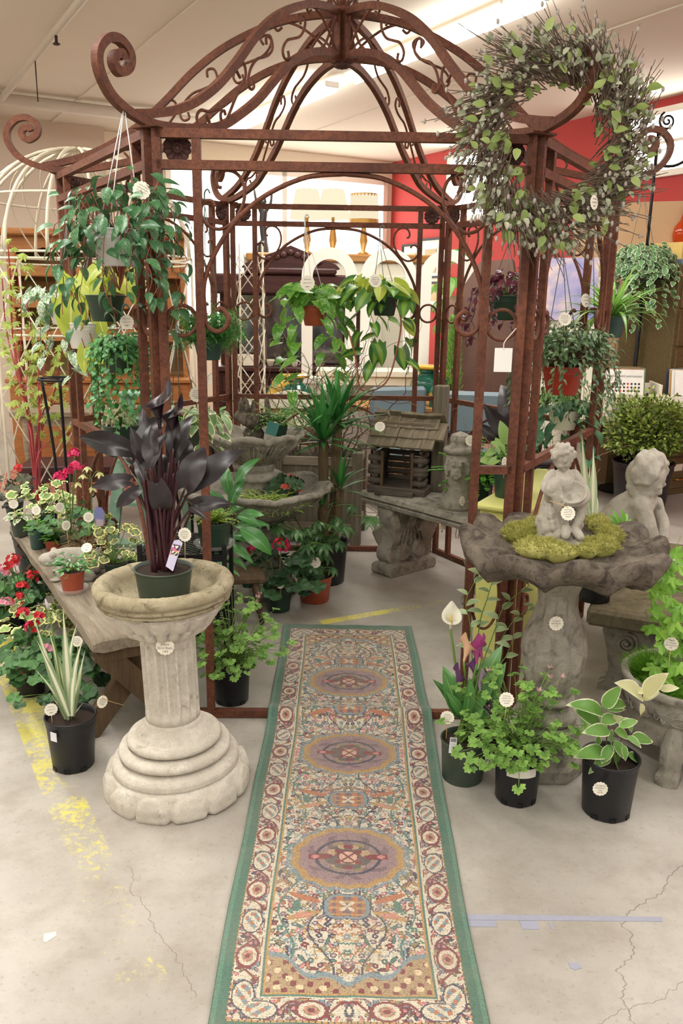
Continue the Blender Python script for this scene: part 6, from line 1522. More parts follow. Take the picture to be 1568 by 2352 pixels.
# ---- iris on the stone bench behind the child statue
iris('striped_iris', 'white and green striped iris behind the child statue', (1.10, 3.44, .398), .082, .07, .19, M_PLASTIC_BLK,
     [((1352, 1195), (1332, 1000)), ((1358, 1195), (1368, 1025)), ((1362, 1195), (1380, 1140)), ((1350, 1195), (1325, 1080)), ((1355, 1195), (1345, 1060)), ((1362, 1195), (1400, 1120)), ((1356, 1195), (1362, 1080))], 3.44, 3, 7)
M_TWIST = m_leaf('cream twisted blade', (236, 232, 206), (244, 240, 220), rough=.5, vein=0)
t = pt('sprig_plant', 'small fresh green sprig behind the rim of the shell birdbath', (1.16, 3.62, .398), 'houseplant'); random.seed(152); pot(t, .06, .05, .12, M_PLASTIC_BLK)
M_SPRIG = m_leaf('sprig leaf', (110, 176, 66), (146, 200, 90), rough=.45, vein=0, translucent=.35); sg = leafmesh('sprig_leaf', M_SPRIG, 1, .22, p_strap, 6, 2, .7, .3)
for a, b in (((1420, 1205), (1398, 1178)), ((1425, 1205), (1412, 1172)), ((1432, 1205), (1432, 1170)), ((1438, 1205), (1452, 1188)), ((1428, 1210), (1445, 1172)), ((1420, 1210), (1385, 1190))): L_px(t, sg, a, b, 3.62, 0, rr(-.05, .05), w=1.2, stalk=(0, 0, .1), sr=.002)
# ---- boxwood globe
M_BOX = m_leaf('boxwood leaf', (88, 120, 48), (168, 188, 86), rough=.4, vein=0, translucent=.2, var=.35); bx = leafmesh('boxwood_leaf', M_BOX, .032, .016, p_ovate, 3, 2, .3, .2)
t = pt('boxwood_bush', 'round boxwood bush in a big black nursery pot at right', (2.42, 6.62, 0), 'shrub'); random.seed(161); pot(t, .235, .19, .42, M_PLASTIC_BLK)
bk = Bulk(); mb = MB()
for i in range(420):
    d = V((rr(-1, 1), rr(-1, 1), rr(-.45, 1))).normalized(); q = rr(.75, 1.06); e = V((d.x * .33, d.y * .33, d.z * .27)) * q + V((0, 0, .68)); b = V((d.x * .05, d.y * .05, .42)); mb.tube([b, b.lerp(e, .6) + V((0, 0, .03)), e], .0025, 3)
    for j in range(15): p = b.lerp(e, rr(.6, 1.05)) + V((rr(-.03, .03), rr(-.03, .03), rr(-.03, .03))); bk.add(bx, frame(p, d + V((rr(-1, 1), rr(-1, 1), rr(-.6, 1))), (rr(-1, 1), rr(-1, 1), 1), rr(1.0, 1.55)))
mb.obj('branches', M_STEMB, t); bk.obj('foliage', M_BOX, t)
# ================================================================ pots crowded on the plank bench and the floor beside it
BZ = .421
def on_bench(px, py): return fl(px, py, BZ)
def broad(name, label, loc, r, h, potmat, mat, n, s, tall, seed, prof=p_ovate, wr=.5, cat='houseplant', saucer=False, group=None, dr=.7, up_el=(20, 85)):
    random.seed(seed); t = pt(name, label, loc, cat, group); pot(t, r, r * .8, h, potmat)
    ms = [leafmesh(name + '_leaf', mat, 1, wr, prof, 6, 4, d, .25) for d in (dr * .6, dr * 1.3)]
    for i in range(n):
        az = rr(0, 6.28); el = radians(rr(*up_el)); P = arc((rr(-.01, .01), rr(-.01, .01), h * .88), az, el, tall * rr(.5, 1.05), .6, 3); d = V((cos(az), sin(az), rr(-.3, .5))); leaf(t, ms, P[-1], d, (rr(-.2, .2), -.3, 1), s * rr(.75, 1.15))
        if i % 3 == 0: mb = MB(); mb.tube(P, .0013, 4); mb.obj('stalk', M_STEM, t)
    if saucer: saucer_(t, r)
    return t
M_GLOSS = m_leaf('glossy green leaf', (62, 122, 62), (104, 160, 92), rough=.28, vein=.15, translucent=.15, spec=.6)
broad('glossy_houseplant', 'glossy green houseplant in a red-brown pot on a clear saucer, near end of bench', on_bench(168, 1358), .052, .095, M_TERRA, M_GLOSS, 62, .034, .09, 201, saucer=True)
geranium('brown-ringed variegated geranium behind the column birdbath rim', on_bench(268, 1330), .05, .08, M_PLASTIC_DGRN, G_VAR, 54, .1, .21, 202, size=(.018, .031), group='geraniums at the left')
M_MARA = m_leaf('prayer plant leaf', (150, 176, 96), (170, 194, 116), blotch=(92, 120, 60), blotch_amt=.45, rough=.5, vein=.6, translucent=.2)
broad('prayer_plant', 'prayer plant with banded leaves beside the column birdbath', on_bench(305, 1312), .045, .06, M_PLASTIC_DGRN, M_MARA, 16, .06, .06, 203, wr=.55)
geranium('magenta-flowered geranium standing tall in a dark pot on the bench', on_bench(165, 1270), .055, .1, M_PLASTIC_DGRN, G_GREEN, 46, .12, .19, 204, [at(160, 1085, 3.45), at(138, 1098, 3.42), at(172, 1045, 3.5), at(175, 1072, 3.46)], F_MAG, (.02, .034), hn=9, hr=.026, group='geraniums at the left')
geranium('cream-edged geranium at the back of the bench, without flowers', on_bench(105, 1215), .05, .09, M_PLASTIC_DGRN, G_CRM, 48, .12, .2, 205, size=(.02, .034), group='geraniums at the left')
t = geranium('dark-leaved begonia with an orange-red flower at the left edge', on_bench(35, 1190), .05, .09, M_PLASTIC_DGRN, geranium_set('bronze', (58, 58, 44), (82, 84, 60)), 26, .12, .17, 206, [at(44, 1077, 3.9)], F_RED, (.028, .045), name='bronze_begonia', cat='begonia', hn=5, hr=.018)
M_PEP = m_leaf('cream edged leaf', (128, 164, 112), (150, 180, 130), edge=(240, 236, 206), edge_w=.3, rough=.4, vein=0, translucent=.2)
broad('cream_edged_plant', 'small cream-edged plant in a green pot at the left end of the bench', on_bench(48, 1230), .047, .085, M_PLASTIC_GRN, M_PEP, 20, .05, .06, 207)
t = frond_plant('button_fern', 'small bright fern in a slim dark teal pot on the bench', on_bench(88, 1258), .042, .1, M_PLASTIC_TEAL, 60, .06, 208, M_MAID, md, el=(30, 88), pairs=7, psize=.7, taper=False)
t = frond_plant('club_moss', 'low fresh green club moss in a small pot behind the frog', on_bench(125, 1262), .045, .055, M_TERRA, 60, .06, 209, M_MAID, md, el=(20, 88), pairs=7, psize=.65, taper=False)
M_HAW = m_leaf('zebra leaf', (88, 112, 84), (110, 132, 102), vein=.9, rough=.5, translucent=.05); t = pt('zebra_succulent', 'white-striped zebra succulent in a tiny pot on the bench', on_bench(105, 1250), 'succulent'); random.seed(210); pot(t, .03, .026, .055, M_TERRA)
hw = leafmesh('zebra_leaf', M_HAW, .075, .016, p_blade, 6, 2, -.25, .5)
for i in range(18): az = i * 2.4; e = radians(80 - 50 * i / 18); leaf(t, hw, (cos(az) * .006, sin(az) * .006, .05), (cos(az) * cos(e), sin(az) * cos(e), sin(e)), (-cos(az), -sin(az), .6))
M_SEDB = m_leaf('bronze sedge', (150, 124, 88), (176, 146, 104), rough=.6, vein=0); random.seed(211); t = pt('bronze_sedge', 'wispy bronze sedge in a terracotta pot on the bench', on_bench(196, 1290), 'grass'); pot(t, .05, .042, .075, M_TERRA); mb = MB()
for i in range(70): mb.tube(arc((rr(-.015, .015), rr(-.015, .015), .065), rr(0, 6.28), rr(.7, 1.5), rr(.1, .19), 1.6, 5), .0009, 3)
stuff(mb.obj('blades', M_SEDB, t))
# tall stalk of pale nodding bells
M_BELL = m_leaf('pale yellow bell', (226, 230, 150), (240, 240, 190), rough=.5, vein=0, translucent=.35); bell = floret_mesh('bell_flower', M_BELL, 5, .03, .014, -.6); t = pt('pale_bell_flower', 'single green stalk of pale yellow bell flowers in a dark pot', on_bench(214, 1275), 'flower'); random.seed(212); pot(t, .038, .03, .06, M_PLASTIC_DGRN)
P = stem(t, [(0, 0, .05), (0, 0, .12), at(210, 1100, 3.42) - t.location], .0035, M_STEM)
for a in ((190, 1090), (228, 1085), (212, 1118), (178, 1108), (200, 1072)): A = at(a[0], a[1], 3.42 + rr(-.03, .03)) - t.location; mb = MB(); mb.tube(spline([P[-1], P[-1].lerp(A, .6) + V((0, 0, .015)), A], 3), .0012, 4); mb.obj('flower_stalk', M_STEM, t); inst('flower', bell, t, Matrix.Translation(A) @ Matrix.Rotation(rr(-.4, .4), 4, 'X') @ Matrix.Rotation(rr(0, 6), 4, 'Z'))
mb = MB(); mb.prism([(-.02, -.035), (.02, -.035), (.022, .02), (.012, .038), (-.012, .038), (-.022, .02)], .0012); tg = thing('plant_label', 'blue arched nursery label standing among the bench pots', 'label', at(228, 1185, 3.45)); c = mb.obj('card', m_plain('blue label', (120, 124, 176), .5, var=.2, scale=60), tg); mb = MB(); mb.box((0, 0, -.03), (.03, .0016, .03)); mb.obj('print', m_plain('mauve print', (176, 160, 168), .6, var=.2, scale=80), c)
for (x, y, Y, f, l) in ((83, 1172, 3.6, (-.1, -1, .2), 'price tag on a stick in the small bright fern'), (31, 1158, 3.75, (.4, -1, .1), 'price tag at the left edge in the cream-edged plant'), (152, 1207, 3.4, (1.4, -1, .1), 'thin edge-on price tag behind the stone frog'), (203, 1188, 3.4, (.5, -1, .2), 'price tag before the blue nursery label'), (199, 1258, 3.2, (.0, -1, .9), 'flat-tilted price tag above the red-brown pot'), (137, 1165, 3.5, (1.2, -1, .1), 'price tag beside the magenta geranium leaves')):
    price_tag(at(x, y, Y), l, .95, .06, f, mi=int(x) % 3)
# floor pots left of the bench
geranium('pink-flowered tuberous begonia on the floor at the left edge', fl(18, 1448), .07, .11, M_PLASTIC_BLK, G_GREEN, 40, .15, .2, 221, [at(8, 1310, 3.7), at(12, 1390, 3.6), at(30, 1302, 3.75)], F_PINK, (.03, .05), name='pink_begonia', cat='begonia', hn=14, hr=.035)
geranium('dark red-flowered begonia on the floor under the bench edge', fl(58, 1425), .07, .11, M_PLASTIC_BLK, G_DARK, 40, .15, .2, 222, [at(75, 1325, 3.55), at(30, 1285, 3.7), at(50, 1350, 3.55), at(42, 1375, 3.5), at(20, 1300, 3.6)], F_RED, (.03, .05), name='red_begonia', cat='begonia', hn=10, hr=.026)
geranium('variegated geranium with a magenta bloom on the floor by the bench', fl(95, 1520), .065, .11, M_PLASTIC_BLK, G_VAR + G_CRM, 48, .14, .24, 223, [at(52, 1412, 3.25), at(85, 1420, 3.2), at(75, 1440, 3.2)], F_MAG + F_RED, (.02, .036), hn=9, hr=.028, group='geraniums at the left')
geranium('plain green geranium with a red label on the floor beside the striped iris', fl(72, 1590), .068, .1, M_PLASTIC_BLK, G_GREEN, 60, .16, .2, 224, [at(110, 1490, 3.1)], F_PINK, (.024, .042), hn=4, hr=.012, group='geraniums at the left')
geranium('green geranium half hidden between the striped iris and bench leg', fl(150, 1640), .06, .1, M_PLASTIC_BLK, G_DARK + G_GREEN, 46, .16, .22, 225, size=(.024, .04), group='geraniums at the left')
mb = MB(); mb.box((0, 0, 0), (.036, .001, .05)); o = tag(mb.obj('plant_label', m_plain('red label', (176, 40, 48), .4)), 'red nursery label standing in the plain green geranium', 'label'); o.matrix_world = Matrix.Translation(at(47, 1535, 3.22)) @ Matrix.Rotation(.3, 4, 'Y')

# ================================================================ hanging baskets
def hang(name, label, px, py, Y, r, h, potmat, top_px=None, wire=M_WIRE, cat='hanging plant', hook=True, potkind=True):
    b = at(px, py, Y); t = thing(name, label, cat, b, 0, 'hanging plants')
    pot(t, r, r * .72, h, potmat, rim=True)
    if top_px:
        T = at(top_px[0], top_px[1], Y) - b; mb = MB()
        for k in range(3): a = 2 * pi * k / 3 + .5; mb.tube([(r * cos(a), r * sin(a), h), (T.x, T.y, T.z)], .0019, 4)
        if hook: mb.tube(spline([T, T + V((0, 0, .05)), T + V((.014, 0, .068)), T + V((.026, 0, .05))], 5), .004, 6)
        mb.obj('hanger', wire, t)
    return t
def trail(t, meshes, n_vines, r, h, length, seed, s, step=.05, mat=M_STEM, out=.05, bulk=None, spread=1.0, front=True, wob=.02):
    """vines that spill over the rim and hang"""
    random.seed(seed); mb = MB()
    for k in range(n_vines):
        az = 2 * pi * k / n_vines + rr(-.5, .5); L = length * rr(.35, 1.1); e = r * rr(1.05, 1.5) * spread; d = V((cos(az), sin(az), 0)); pts = [d * r * .4 + V((0, 0, h)), d * e + V((0, 0, h + rr(.01, .05))), d * (e + out) + V((0, 0, h - .04))]; z = h - .04; q = 0
        while q < L: q += .06; z -= .06; pts.append(d * (e + out + rr(-wob, wob)) + V((rr(-wob, wob), rr(-wob, wob), z)))
        P = spline(pts, 3); mb.tube(P, .0015, 4); acc = 0
        for i in range(2, len(P)):
            acc += (P[i] - P[i - 1]).length
            if acc > step:
                acc = 0; a2 = az + rr(-1.4, 1.4); dd = V((cos(a2), sin(a2), rr(-1.3, -.1))); M = (P[i], dd, V((cos(a2), sin(a2) - .5, .7)), s * rr(.7, 1.15))
                if bulk is not None: bulk.add(random.choice(meshes), frame(*M))
                else: leaf(t, meshes, *M)
    mb.obj('vines', mat, t)
def crown(t, meshes, n, c, rad, seed, s, mat=M_STEM, bulk=None, down=.3, base=None):
    random.seed(seed); mb = MB()
    for i in range(n):
        d = V((rr(-1, 1), rr(-1, 1), rr(-.35, 1))).normalized(); p = V(c) + V((d.x * rad[0], d.y * rad[1], d.z * rad[2])) * rr(.55, 1.05); a2 = atan2(d.y, d.x) + rr(-.9, .9); dd = V((cos(a2), sin(a2), rr(-.9, .5) - down))
        if bulk is not None: bulk.add(random.choice(meshes), frame(p, dd, (d.x, d.y - .4, .8), s * rr(.7, 1.15)))
        else: leaf(t, meshes, p, dd, (d.x, d.y - .4, .8), s * rr(.7, 1.15))
        if i % 3 == 0: b = V(base or (0, 0, c[2] - rad[2])); mb.tube(spline([b, b.lerp(p, .5) + V((0, 0, .03)), p], 3), .0013, 4)
    mb.obj('stalks', mat, t)
# wax plant at the front left corner
M_WAX = m_leaf('mottled waxy leaf', (70, 122, 76), (108, 156, 104), blotch=(52, 92, 56), blotch_amt=.5, rough=.36, vein=.35, translucent=.12, blotch_scale=12)
wx = [leafmesh('wax_leaf', M_WAX, 1, w, p_ovate, 7, 4, d, .3) for w, d in ((.5, .5), (.56, 1.0), (.44, 1.4))]
t = hang('trailing_wax_plant', 'big trailing waxy-leaved plant hung from the front left corner scroll', 272, 612, 2.97, .085, .12, m_plain('grey white pot', (206, 204, 200), .5, var=.04), (285, 242), M_WIREW, hook=False)
crown(t, wx, 60, (.0, -.10, .06), (.15, .05, .14), 230, .062, M_STEMR); crown(t, wx, 125, (.03, -.04, .14), (.21, .16, .18), 231, .066, M_STEMR); trail(t, wx, 20, .1, .12, .27, 232, .066, .05, M_STEMR, .03, spread=1.25)
price_tag(at(325, 437, 2.85), 'price tag on a stick in the trailing waxy plant', 1.25, .1, (.3, -1, .1), tilt=.5, mi=0); price_tag(at(291, 740, 3.15), 'price tag hanging below the trailing waxy plant', 1.15, .04, (.1, -1, .1), mi=1)
# neon philodendrons
M_NEON = m_leaf('neon leaf', (186, 208, 66), (210, 224, 104), rough=.4, vein=.08, rib=(236, 240, 160), translucent=.4); ne = [leafmesh('neon_leaf', M_NEON, 1, w, p_heart, 9, 4, d, .3, back=.2, wave=.03) for w, d in ((.52, .5), (.58, .9))]
t = hang('neon_philodendron', 'neon yellow philodendron in a dark green pot under the waxy plant', 245, 738, 3.35, .075, .10, M_PLASTIC_DGRN, (275, 470)); random.seed(233); Y = 3.35
for a, b in (((265, 630), (245, 690)), ((280, 630), (305, 690)), ((255, 615), (225, 650)), ((250, 640), (290, 670)), ((230, 610), (190, 650)), ((285, 610), (335, 650)), ((240, 600), (270, 640)), ((300, 650), (330, 710)), ((225, 640), (205, 690))): L_px(t, random.choice(ne), a, b, Y, rr(-.05, .0), rr(-.09, -.02), up=(rr(-.3, .3), -.8, .6), w=1.05, stalk=(0, 0, .09), sr=.002)
t = hang('neon_philodendron_basket', 'neon yellow philodendron with long drooping leaves in a white basket', 195, 800, 3.55, .075, .105, M_WHITEPOT, (215, 520)); random.seed(234); Y = 3.55
for a, b in (((165, 690), (155, 800)), ((160, 640), (140, 710)), ((185, 690), (175, 770)), ((195, 800), (188, 860)), ((215, 795), (225, 870)), ((150, 640), (178, 670)), ((175, 640), (205, 690)), ((140, 690), (165, 760)), ((225, 720), (240, 790)), ((205, 790), (212, 855)), ((190, 650), (240, 700))): L_px(t, random.choice(ne), a, b, Y, rr(-.08, -.03), rr(-.1, -.04), up=(rr(-.3, .3), -1, .3), w=1.1, stalk=(rr(-.05, .05), -.06, .10), sm=M_STEMR, sr=.002)
# variegated white pothos
M_WPOTH = m_leaf('marbled pothos leaf', (96, 146, 96), (120, 168, 116), blotch=(232, 236, 218), blotch_amt=.48, rough=.4, vein=0, translucent=.2); wp = [leafmesh('pothos_leaf', M_WPOTH, 1, .6, p_heart, 7, 4, d, .3, back=.15) for d in (.6, 1.2)]
t = hang('marbled_pothos', 'white-marbled pothos trailing at the left gazebo post', 148, 745, 3.95, .07, .09, M_WHITEPOT, (160, 480)); crown(t, wp, 46, (-.04, 0, .12), (.15, .10, .07), 235, .075); trail(t, wp, 6, .07, .09, .32, 236, .07, .055, M_STEM, .03)
# creeping fig
M_FIG = m_leaf('creeping fig leaf', (58, 124, 64), (98, 164, 90), rough=.4, vein=0, translucent=.2); fg = [leafmesh('fig_leaf', M_FIG, 1, .72, p_ovate, 4, 2, d, .25) for d in (.4, .9)]
t = hang('creeping_fig', 'dense small-leaved creeping fig hanging left of the gazebo front post', 275, 855, 3.3, .065, .085, M_PLASTIC_DGRN, (283, 740)); bk = Bulk(); crown(t, fg, 420, (0, 0, .08), (.10, .09, .08), 237, .028, bulk=bk); trail(t, fg, 26, .07, .085, .24, 238, .03, .014, M_STEM, .01, bulk=bk, wob=.015); bk.obj('foliage', M_FIG, t)
# asparagus fern
M_ASP = m_leaf('asparagus needle', (64, 138, 58), (110, 176, 92), rough=.6, vein=0, translucent=.3); asp = leafmesh('needle_spray', M_ASP, .03, .004, p_lance, 2, 1, .3, 0)
def feather(t, n, L, c, seed, mat, me, el=(15, 80), sag=1.3, s=1.0, per=26):
    random.seed(seed); bk = Bulk(); mb = MB()
    for i in range(n):
        az = rr(0, 6.28); P = spline(arc((rr(-.02, .02), rr(-.02, .02), c), az, radians(rr(*el)), L * rr(.6, 1.1), rr(.3, sag), 4), 4); mb.tube(P, .0011, 3)
        for j in range(per): k = random.randrange(3, len(P)); bk.add(me, frame(P[k], V((rr(-1, 1), rr(-1, 1), rr(-.4, .8))), (0, 0, 1), s * rr(.7, 1.3)))
    mb.obj('stalks', M_STEM, t); bk.obj('foliage', mat, t)
t = hang('asparagus_fern', 'feathery asparagus fern in a teal pot hanging inside the gazebo', 480, 826, 4.15, .075, .105, M_PLASTIC_TEAL, (470, 470)); feather(t, 90, .2, .1, 239, M_ASP, asp, (5, 75), per=70, s=1.5)
# cream-edged wax vine and a small one behind the black calla
t = hang('cream_edged_vine', 'cream-edged hanging vine in a green pot behind the black calla', 425, 1045, 3.55, .075, .13, M_PLASTIC_GRN, (405, 740)); M_HOY = m_leaf('cream edged vine leaf', (122, 162, 104), (142, 180, 124), edge=(238, 236, 190), edge_w=.2, rough=.36, vein=0, translucent=.2); hy = [leafmesh('vine_leaf', M_HOY, 1, .5, p_ovate, 6, 4, d, .25) for d in (.5, 1.0)]; crown(t, hy, 42, (0, 0, .16), (.17, .12, .07), 240, .09); trail(t, hy, 5, .08, .13, .12, 241, .08, .06, M_STEM, .05)
price_tag(at(452, 906, 3.45), 'price tag on the cream-edged hanging vine', 1.4, .04, (-.1, -1, .2), mi=2)
t = pt('crinkled_houseplant', 'cream crinkle-leaved plant in a green pot left of the black calla', at(280, 1045, 3.75), 'houseplant'); pot(t, .08, .065, .14, M_PLASTIC_DGRN); M_CRK = m_leaf('crinkled cream leaf', (176, 190, 140), (226, 224, 186), rough=.5, vein=0); ck = leafmesh('crinkled_leaf', M_CRK, .028, .016, p_ovate, 4, 2, 1.8, .5, wave=.4); bk = Bulk(); crown(t, [ck], 230, (0, 0, .16), (.07, .07, .08), 242, 1.0, bulk=bk); bk.obj('foliage', M_CRK, t)
# golden pothos and heart-leaf philodendron on the back rail
M_GP = m_leaf('golden pothos leaf', (84, 154, 58), (120, 184, 82), blotch=(200, 214, 100), blotch_amt=.40, rough=.32, vein=.1, translucent=.35); gp = [leafmesh('pothos_leaf', M_GP, 1, .66, p_heart, 8, 4, d, .28, back=.16) for d in (.5, 1.0)]
t = hang('golden_pothos', 'golden pothos in a red-brown pot hung from the back rail', 722, 748, 5.30, .085, .12, M_TERRA, (700, 520), M_WIREW); crown(t, gp, 64, (.03, 0, .17), (.25, .15, .09), 243, .125); trail(t, gp, 8, .09, .12, .42, 244, .115, .10, M_STEM, .06, spread=1.2)
price_tag(at(706, 650, 5.1), 'price tag in the golden pothos', 1.9, .05, (0, -1, .1), mi=1)
M_BRA = m_leaf('brasil leaf', (58, 112, 50), (86, 142, 66), center=(140, 180, 72), rough=.34, vein=0, translucent=.25); br_ = [leafmesh('philodendron_leaf', M_BRA, 1, .66, p_heart, 8, 4, d, .28, back=.2) for d in (.5, 1.0)] + [leafmesh('philodendron_leaf', M_NEON, 1, .66, p_heart, 8, 4, .6, .28, back=.2)]
t = hang('heartleaf_philodendron', 'heart-leaf philodendron with yellow-striped leaves in a dark pot on the back rail', 882, 725, 5.28, .085, .115, M_PLASTIC_DGRN, (872, 545)); crown(t, br_, 46, (-.06, 0, .15), (.20, .15, .09), 245, .135, down=.6); trail(t, br_[:2], 6, .09, .115, .38, 246, .13, .12, M_STEMR, .06)
for a, b in (((905, 670), (950, 680)), ((935, 740), (952, 770)), ((870, 790), (855, 840)), ((920, 800), (930, 850))): L_px(t, random.choice(br_), a, b, 5.15, 0, -.05, up=(0, -1, .4), w=1.1)
o = t.location; stem(t, [V((.04, 0, .12)), at(920, 730, 5.15) - o, at(912, 800, 5.12) - o, at(885, 880, 5.1) - o, at(830, 895, 5.1) - o, at(818, 830, 5.12) - o, at(800, 760, 5.16) - o], .005, M_STEMR, 'long_vine'); price_tag(at(862, 645, 5.1), 'price tag in the heart-leaf philodendron', 1.7, .05, (.2, -1, .1), mi=0)
# purple tradescantia
M_PUR = m_leaf('purple leaf', (72, 26, 44), (112, 48, 66), rough=.32, vein=.2, translucent=.12); pu = [leafmesh('purple_leaf', M_PUR, 1, .5, p_ovate, 5, 2, d, .3) for d in (.4, .9)]
t = hang('purple_spiderwort', 'deep purple trailing spiderwort in a dark green pot inside the gazebo', 1160, 735, 4.35, .095, .12, M_PLASTIC_DGRN, (1167, 560)); crown(t, pu, 120, (0, 0, .17), (.15, .13, .09), 247, .052); trail(t, pu, 16, .11, .12, .14, 248, .05, .03, M_STEMP, .02)
# red pot of small dark leaves, spider plant, satin pothos, right-hand side
M_SML = m_leaf('small dark leaf', (62, 98, 58), (112, 142, 92), rough=.35, vein=0, translucent=.15); smv = [leafmesh('small_leaf', M_SML, 1, .42, p_ovate, 4, 2, d, .3) for d in (.4, .9)]
t = hang('red_pot_trailer', 'dense small-leaved trailer in a bright red hanging pot at right', 1290, 905, 3.90, .10, .13, M_REDPOT, (1292, 575)); bk = Bulk(); crown(t, smv, 1100, (.02, 0, .20), (.22, .17, .13), 249, .034, M_STEMB, bulk=bk); trail(t, smv, 34, .11, .13, .18, 250, .036, .016, M_STEMB, .04, bulk=bk, spread=1.4); bk.obj('foliage', M_SML, t); price_tag(at(1297, 733, 3.75), 'price tag in the bright red hanging pot', 1.3, .03, (.1, -1, .3), mi=0)
M_SPI = m_leaf('spider plant blade', (98, 160, 62), (136, 190, 92), center=(168, 206, 110), rough=.38, vein=0, translucent=.3); sp_ = [leafmesh('spider_blade', M_SPI, 1, .075, p_blade, 9, 2, d, .35) for d in (.8, 1.5, 2.2)]
t = hang('spider_plant', 'arching spider plant in a teal pot hanging at the right', 1398, 775, 4.45, .085, .11, M_PLASTIC_TEAL, (1362, 545)); random.seed(251)
for i in range(85): az = rr(0, 6.28); e = radians(rr(12, 82)); L = rr(.2, .36); leaf(t, sp_, (cos(az) * .02, sin(az) * .02, .10), (cos(az) * cos(e), sin(az) * cos(e), sin(e)), (-cos(az) * sin(e), -sin(az) * sin(e), cos(e)), (L * 1.15, L, L))
price_tag(at(1345, 690, 4.3), 'price tag on a stick in the spider plant', 1.5, .08, (.6, -1, .2), mi=1)
M_SATIN = m_leaf('satin leaf', (54, 108, 68), (80, 134, 92), blotch=(150, 180, 150), blotch_amt=.34, rough=.5, vein=0, translucent=.15); sa = [leafmesh('satin_leaf', M_SATIN, 1, .62, p_heart, 7, 4, d, .25, back=.15) for d in (.6, 1.2)]
t = hang('satin_pothos', 'silvery satin pothos hanging below the bright red pot', 1292, 985, 4.25, .08, .10, M_WHITEPOT, (1290, 900), hook=False); crown(t, sa, 32, (0, 0, .12), (.14, .12, .06), 252, .085); trail(t, sa, 9, .085, .1, .22, 253, .085, .06, M_STEM, .03)
bk = Bulk(); crown(t, [fp], 160, (-.06, 0, .16), (.13, .1, .05), 254, .8, bulk=bk); bk.obj('fern_sprays', M_FERNL, t)
M_VFIG = m_leaf('white edged fig leaf', (86, 140, 84), (116, 164, 104), edge=(226, 234, 206), edge_w=.2, rough=.42, vein=0, translucent=.25); vf = [leafmesh('fig_leaf', M_VFIG, 1, .75, p_ovate, 4, 2, d, .25) for d in (.4, .9)]
t = hang('variegated_creeping_fig', 'white-edged creeping fig ball hanging from the black pole at far right', 1475, 650, 7.28, .145, .17, M_PLASTIC_DGRN, (1478, 440)); bk = Bulk(); crown(t, vf, 680, (0, 0, .13), (.25, .22, .2), 255, .066, bulk=bk); trail(t, vf, 22, .155, .13, .4, 256, .066, .032, M_STEM, .065, bulk=bk); bk.obj('foliage', M_VFIG, t)
# black calla in the wire basket, right
t = pt('black_calla_plant', 'second near-black calla lily behind the right-hand gazebo posts', (1.0, 4.55, .79), 'calla lily'); random.seed(257); pot(t, .1, .085, .14, M_PLASTIC_BLK); Y = 4.5
for a, b in (((1170, 1010), (1175, 890)), ((1150, 1000), (1140, 930)), ((1165, 1000), (1110, 930)), ((1190, 1000), (1200, 920)), ((1140, 1010), (1095, 970)), ((1200, 1010), (1215, 950)), ((1180, 980), (1160, 870))): L_px(t, random.choice(cl), a, b, Y, rr(-.05, .05), rr(-.05, .05), up=(rr(-.5, .5), -1, .2), w=1.1, stalk=(0, 0, .12), sm=M_STEMP, sr=.004)
t.location.z -= .0
mb = MB(); tq = thing('wire_basket', 'black wire basket on legs behind the right-hand gazebo posts', 'basket', (1.02, 4.6, 0)); 
for z in (.785, .7, .4): mb.tube([(.2 * cos(a), .2 * sin(a), z) for a in [i / 24 * 2 * pi for i in range(25)]], .006, 5)
for i in range(22): a = 2 * pi * i / 22; mb.tube([(.2 * cos(a), .2 * sin(a), .79), (.19 * cos(a), .19 * sin(a), .4), (.02 * cos(a), .02 * sin(a), .4)], .003, 4)
mb.obj('wire_body', M_BLACK, tq); mb = MB(); mb.lathe([(0, .78), (.19, .78), (.19, .786), (0, .786)], 24); mb.obj('liner', M_BLACK, tq)
for k in range(3): a = 2 * pi * k / 3; mb = MB(); mb.tube([(.2 * cos(a), .2 * sin(a), 0), (.19 * cos(a), .19 * sin(a), .42)], .007, 5); mb.obj('leg', M_BLACK, tq)
# white swing tag on the front right ring
tt_ = thing('swing_tag', 'plain white rectangular swing tag on the front gazebo ring', 'price tag', at(1155, 827, 3.02)); mb = MB(); mb.box((0, 0, 0), (.063, .0015, .084), b=.0005); c = mb.obj('card', m_plain('white card', (246, 244, 238), .7, var=.02), tt_); mb = MB(); mb.tube(spline([(0, -.002, .036), (.0, 0, .06), (.02, .01, .085), (.045, .03, .11)], 5), .0018, 5); mb.obj('string', M_WIREW, tt_)

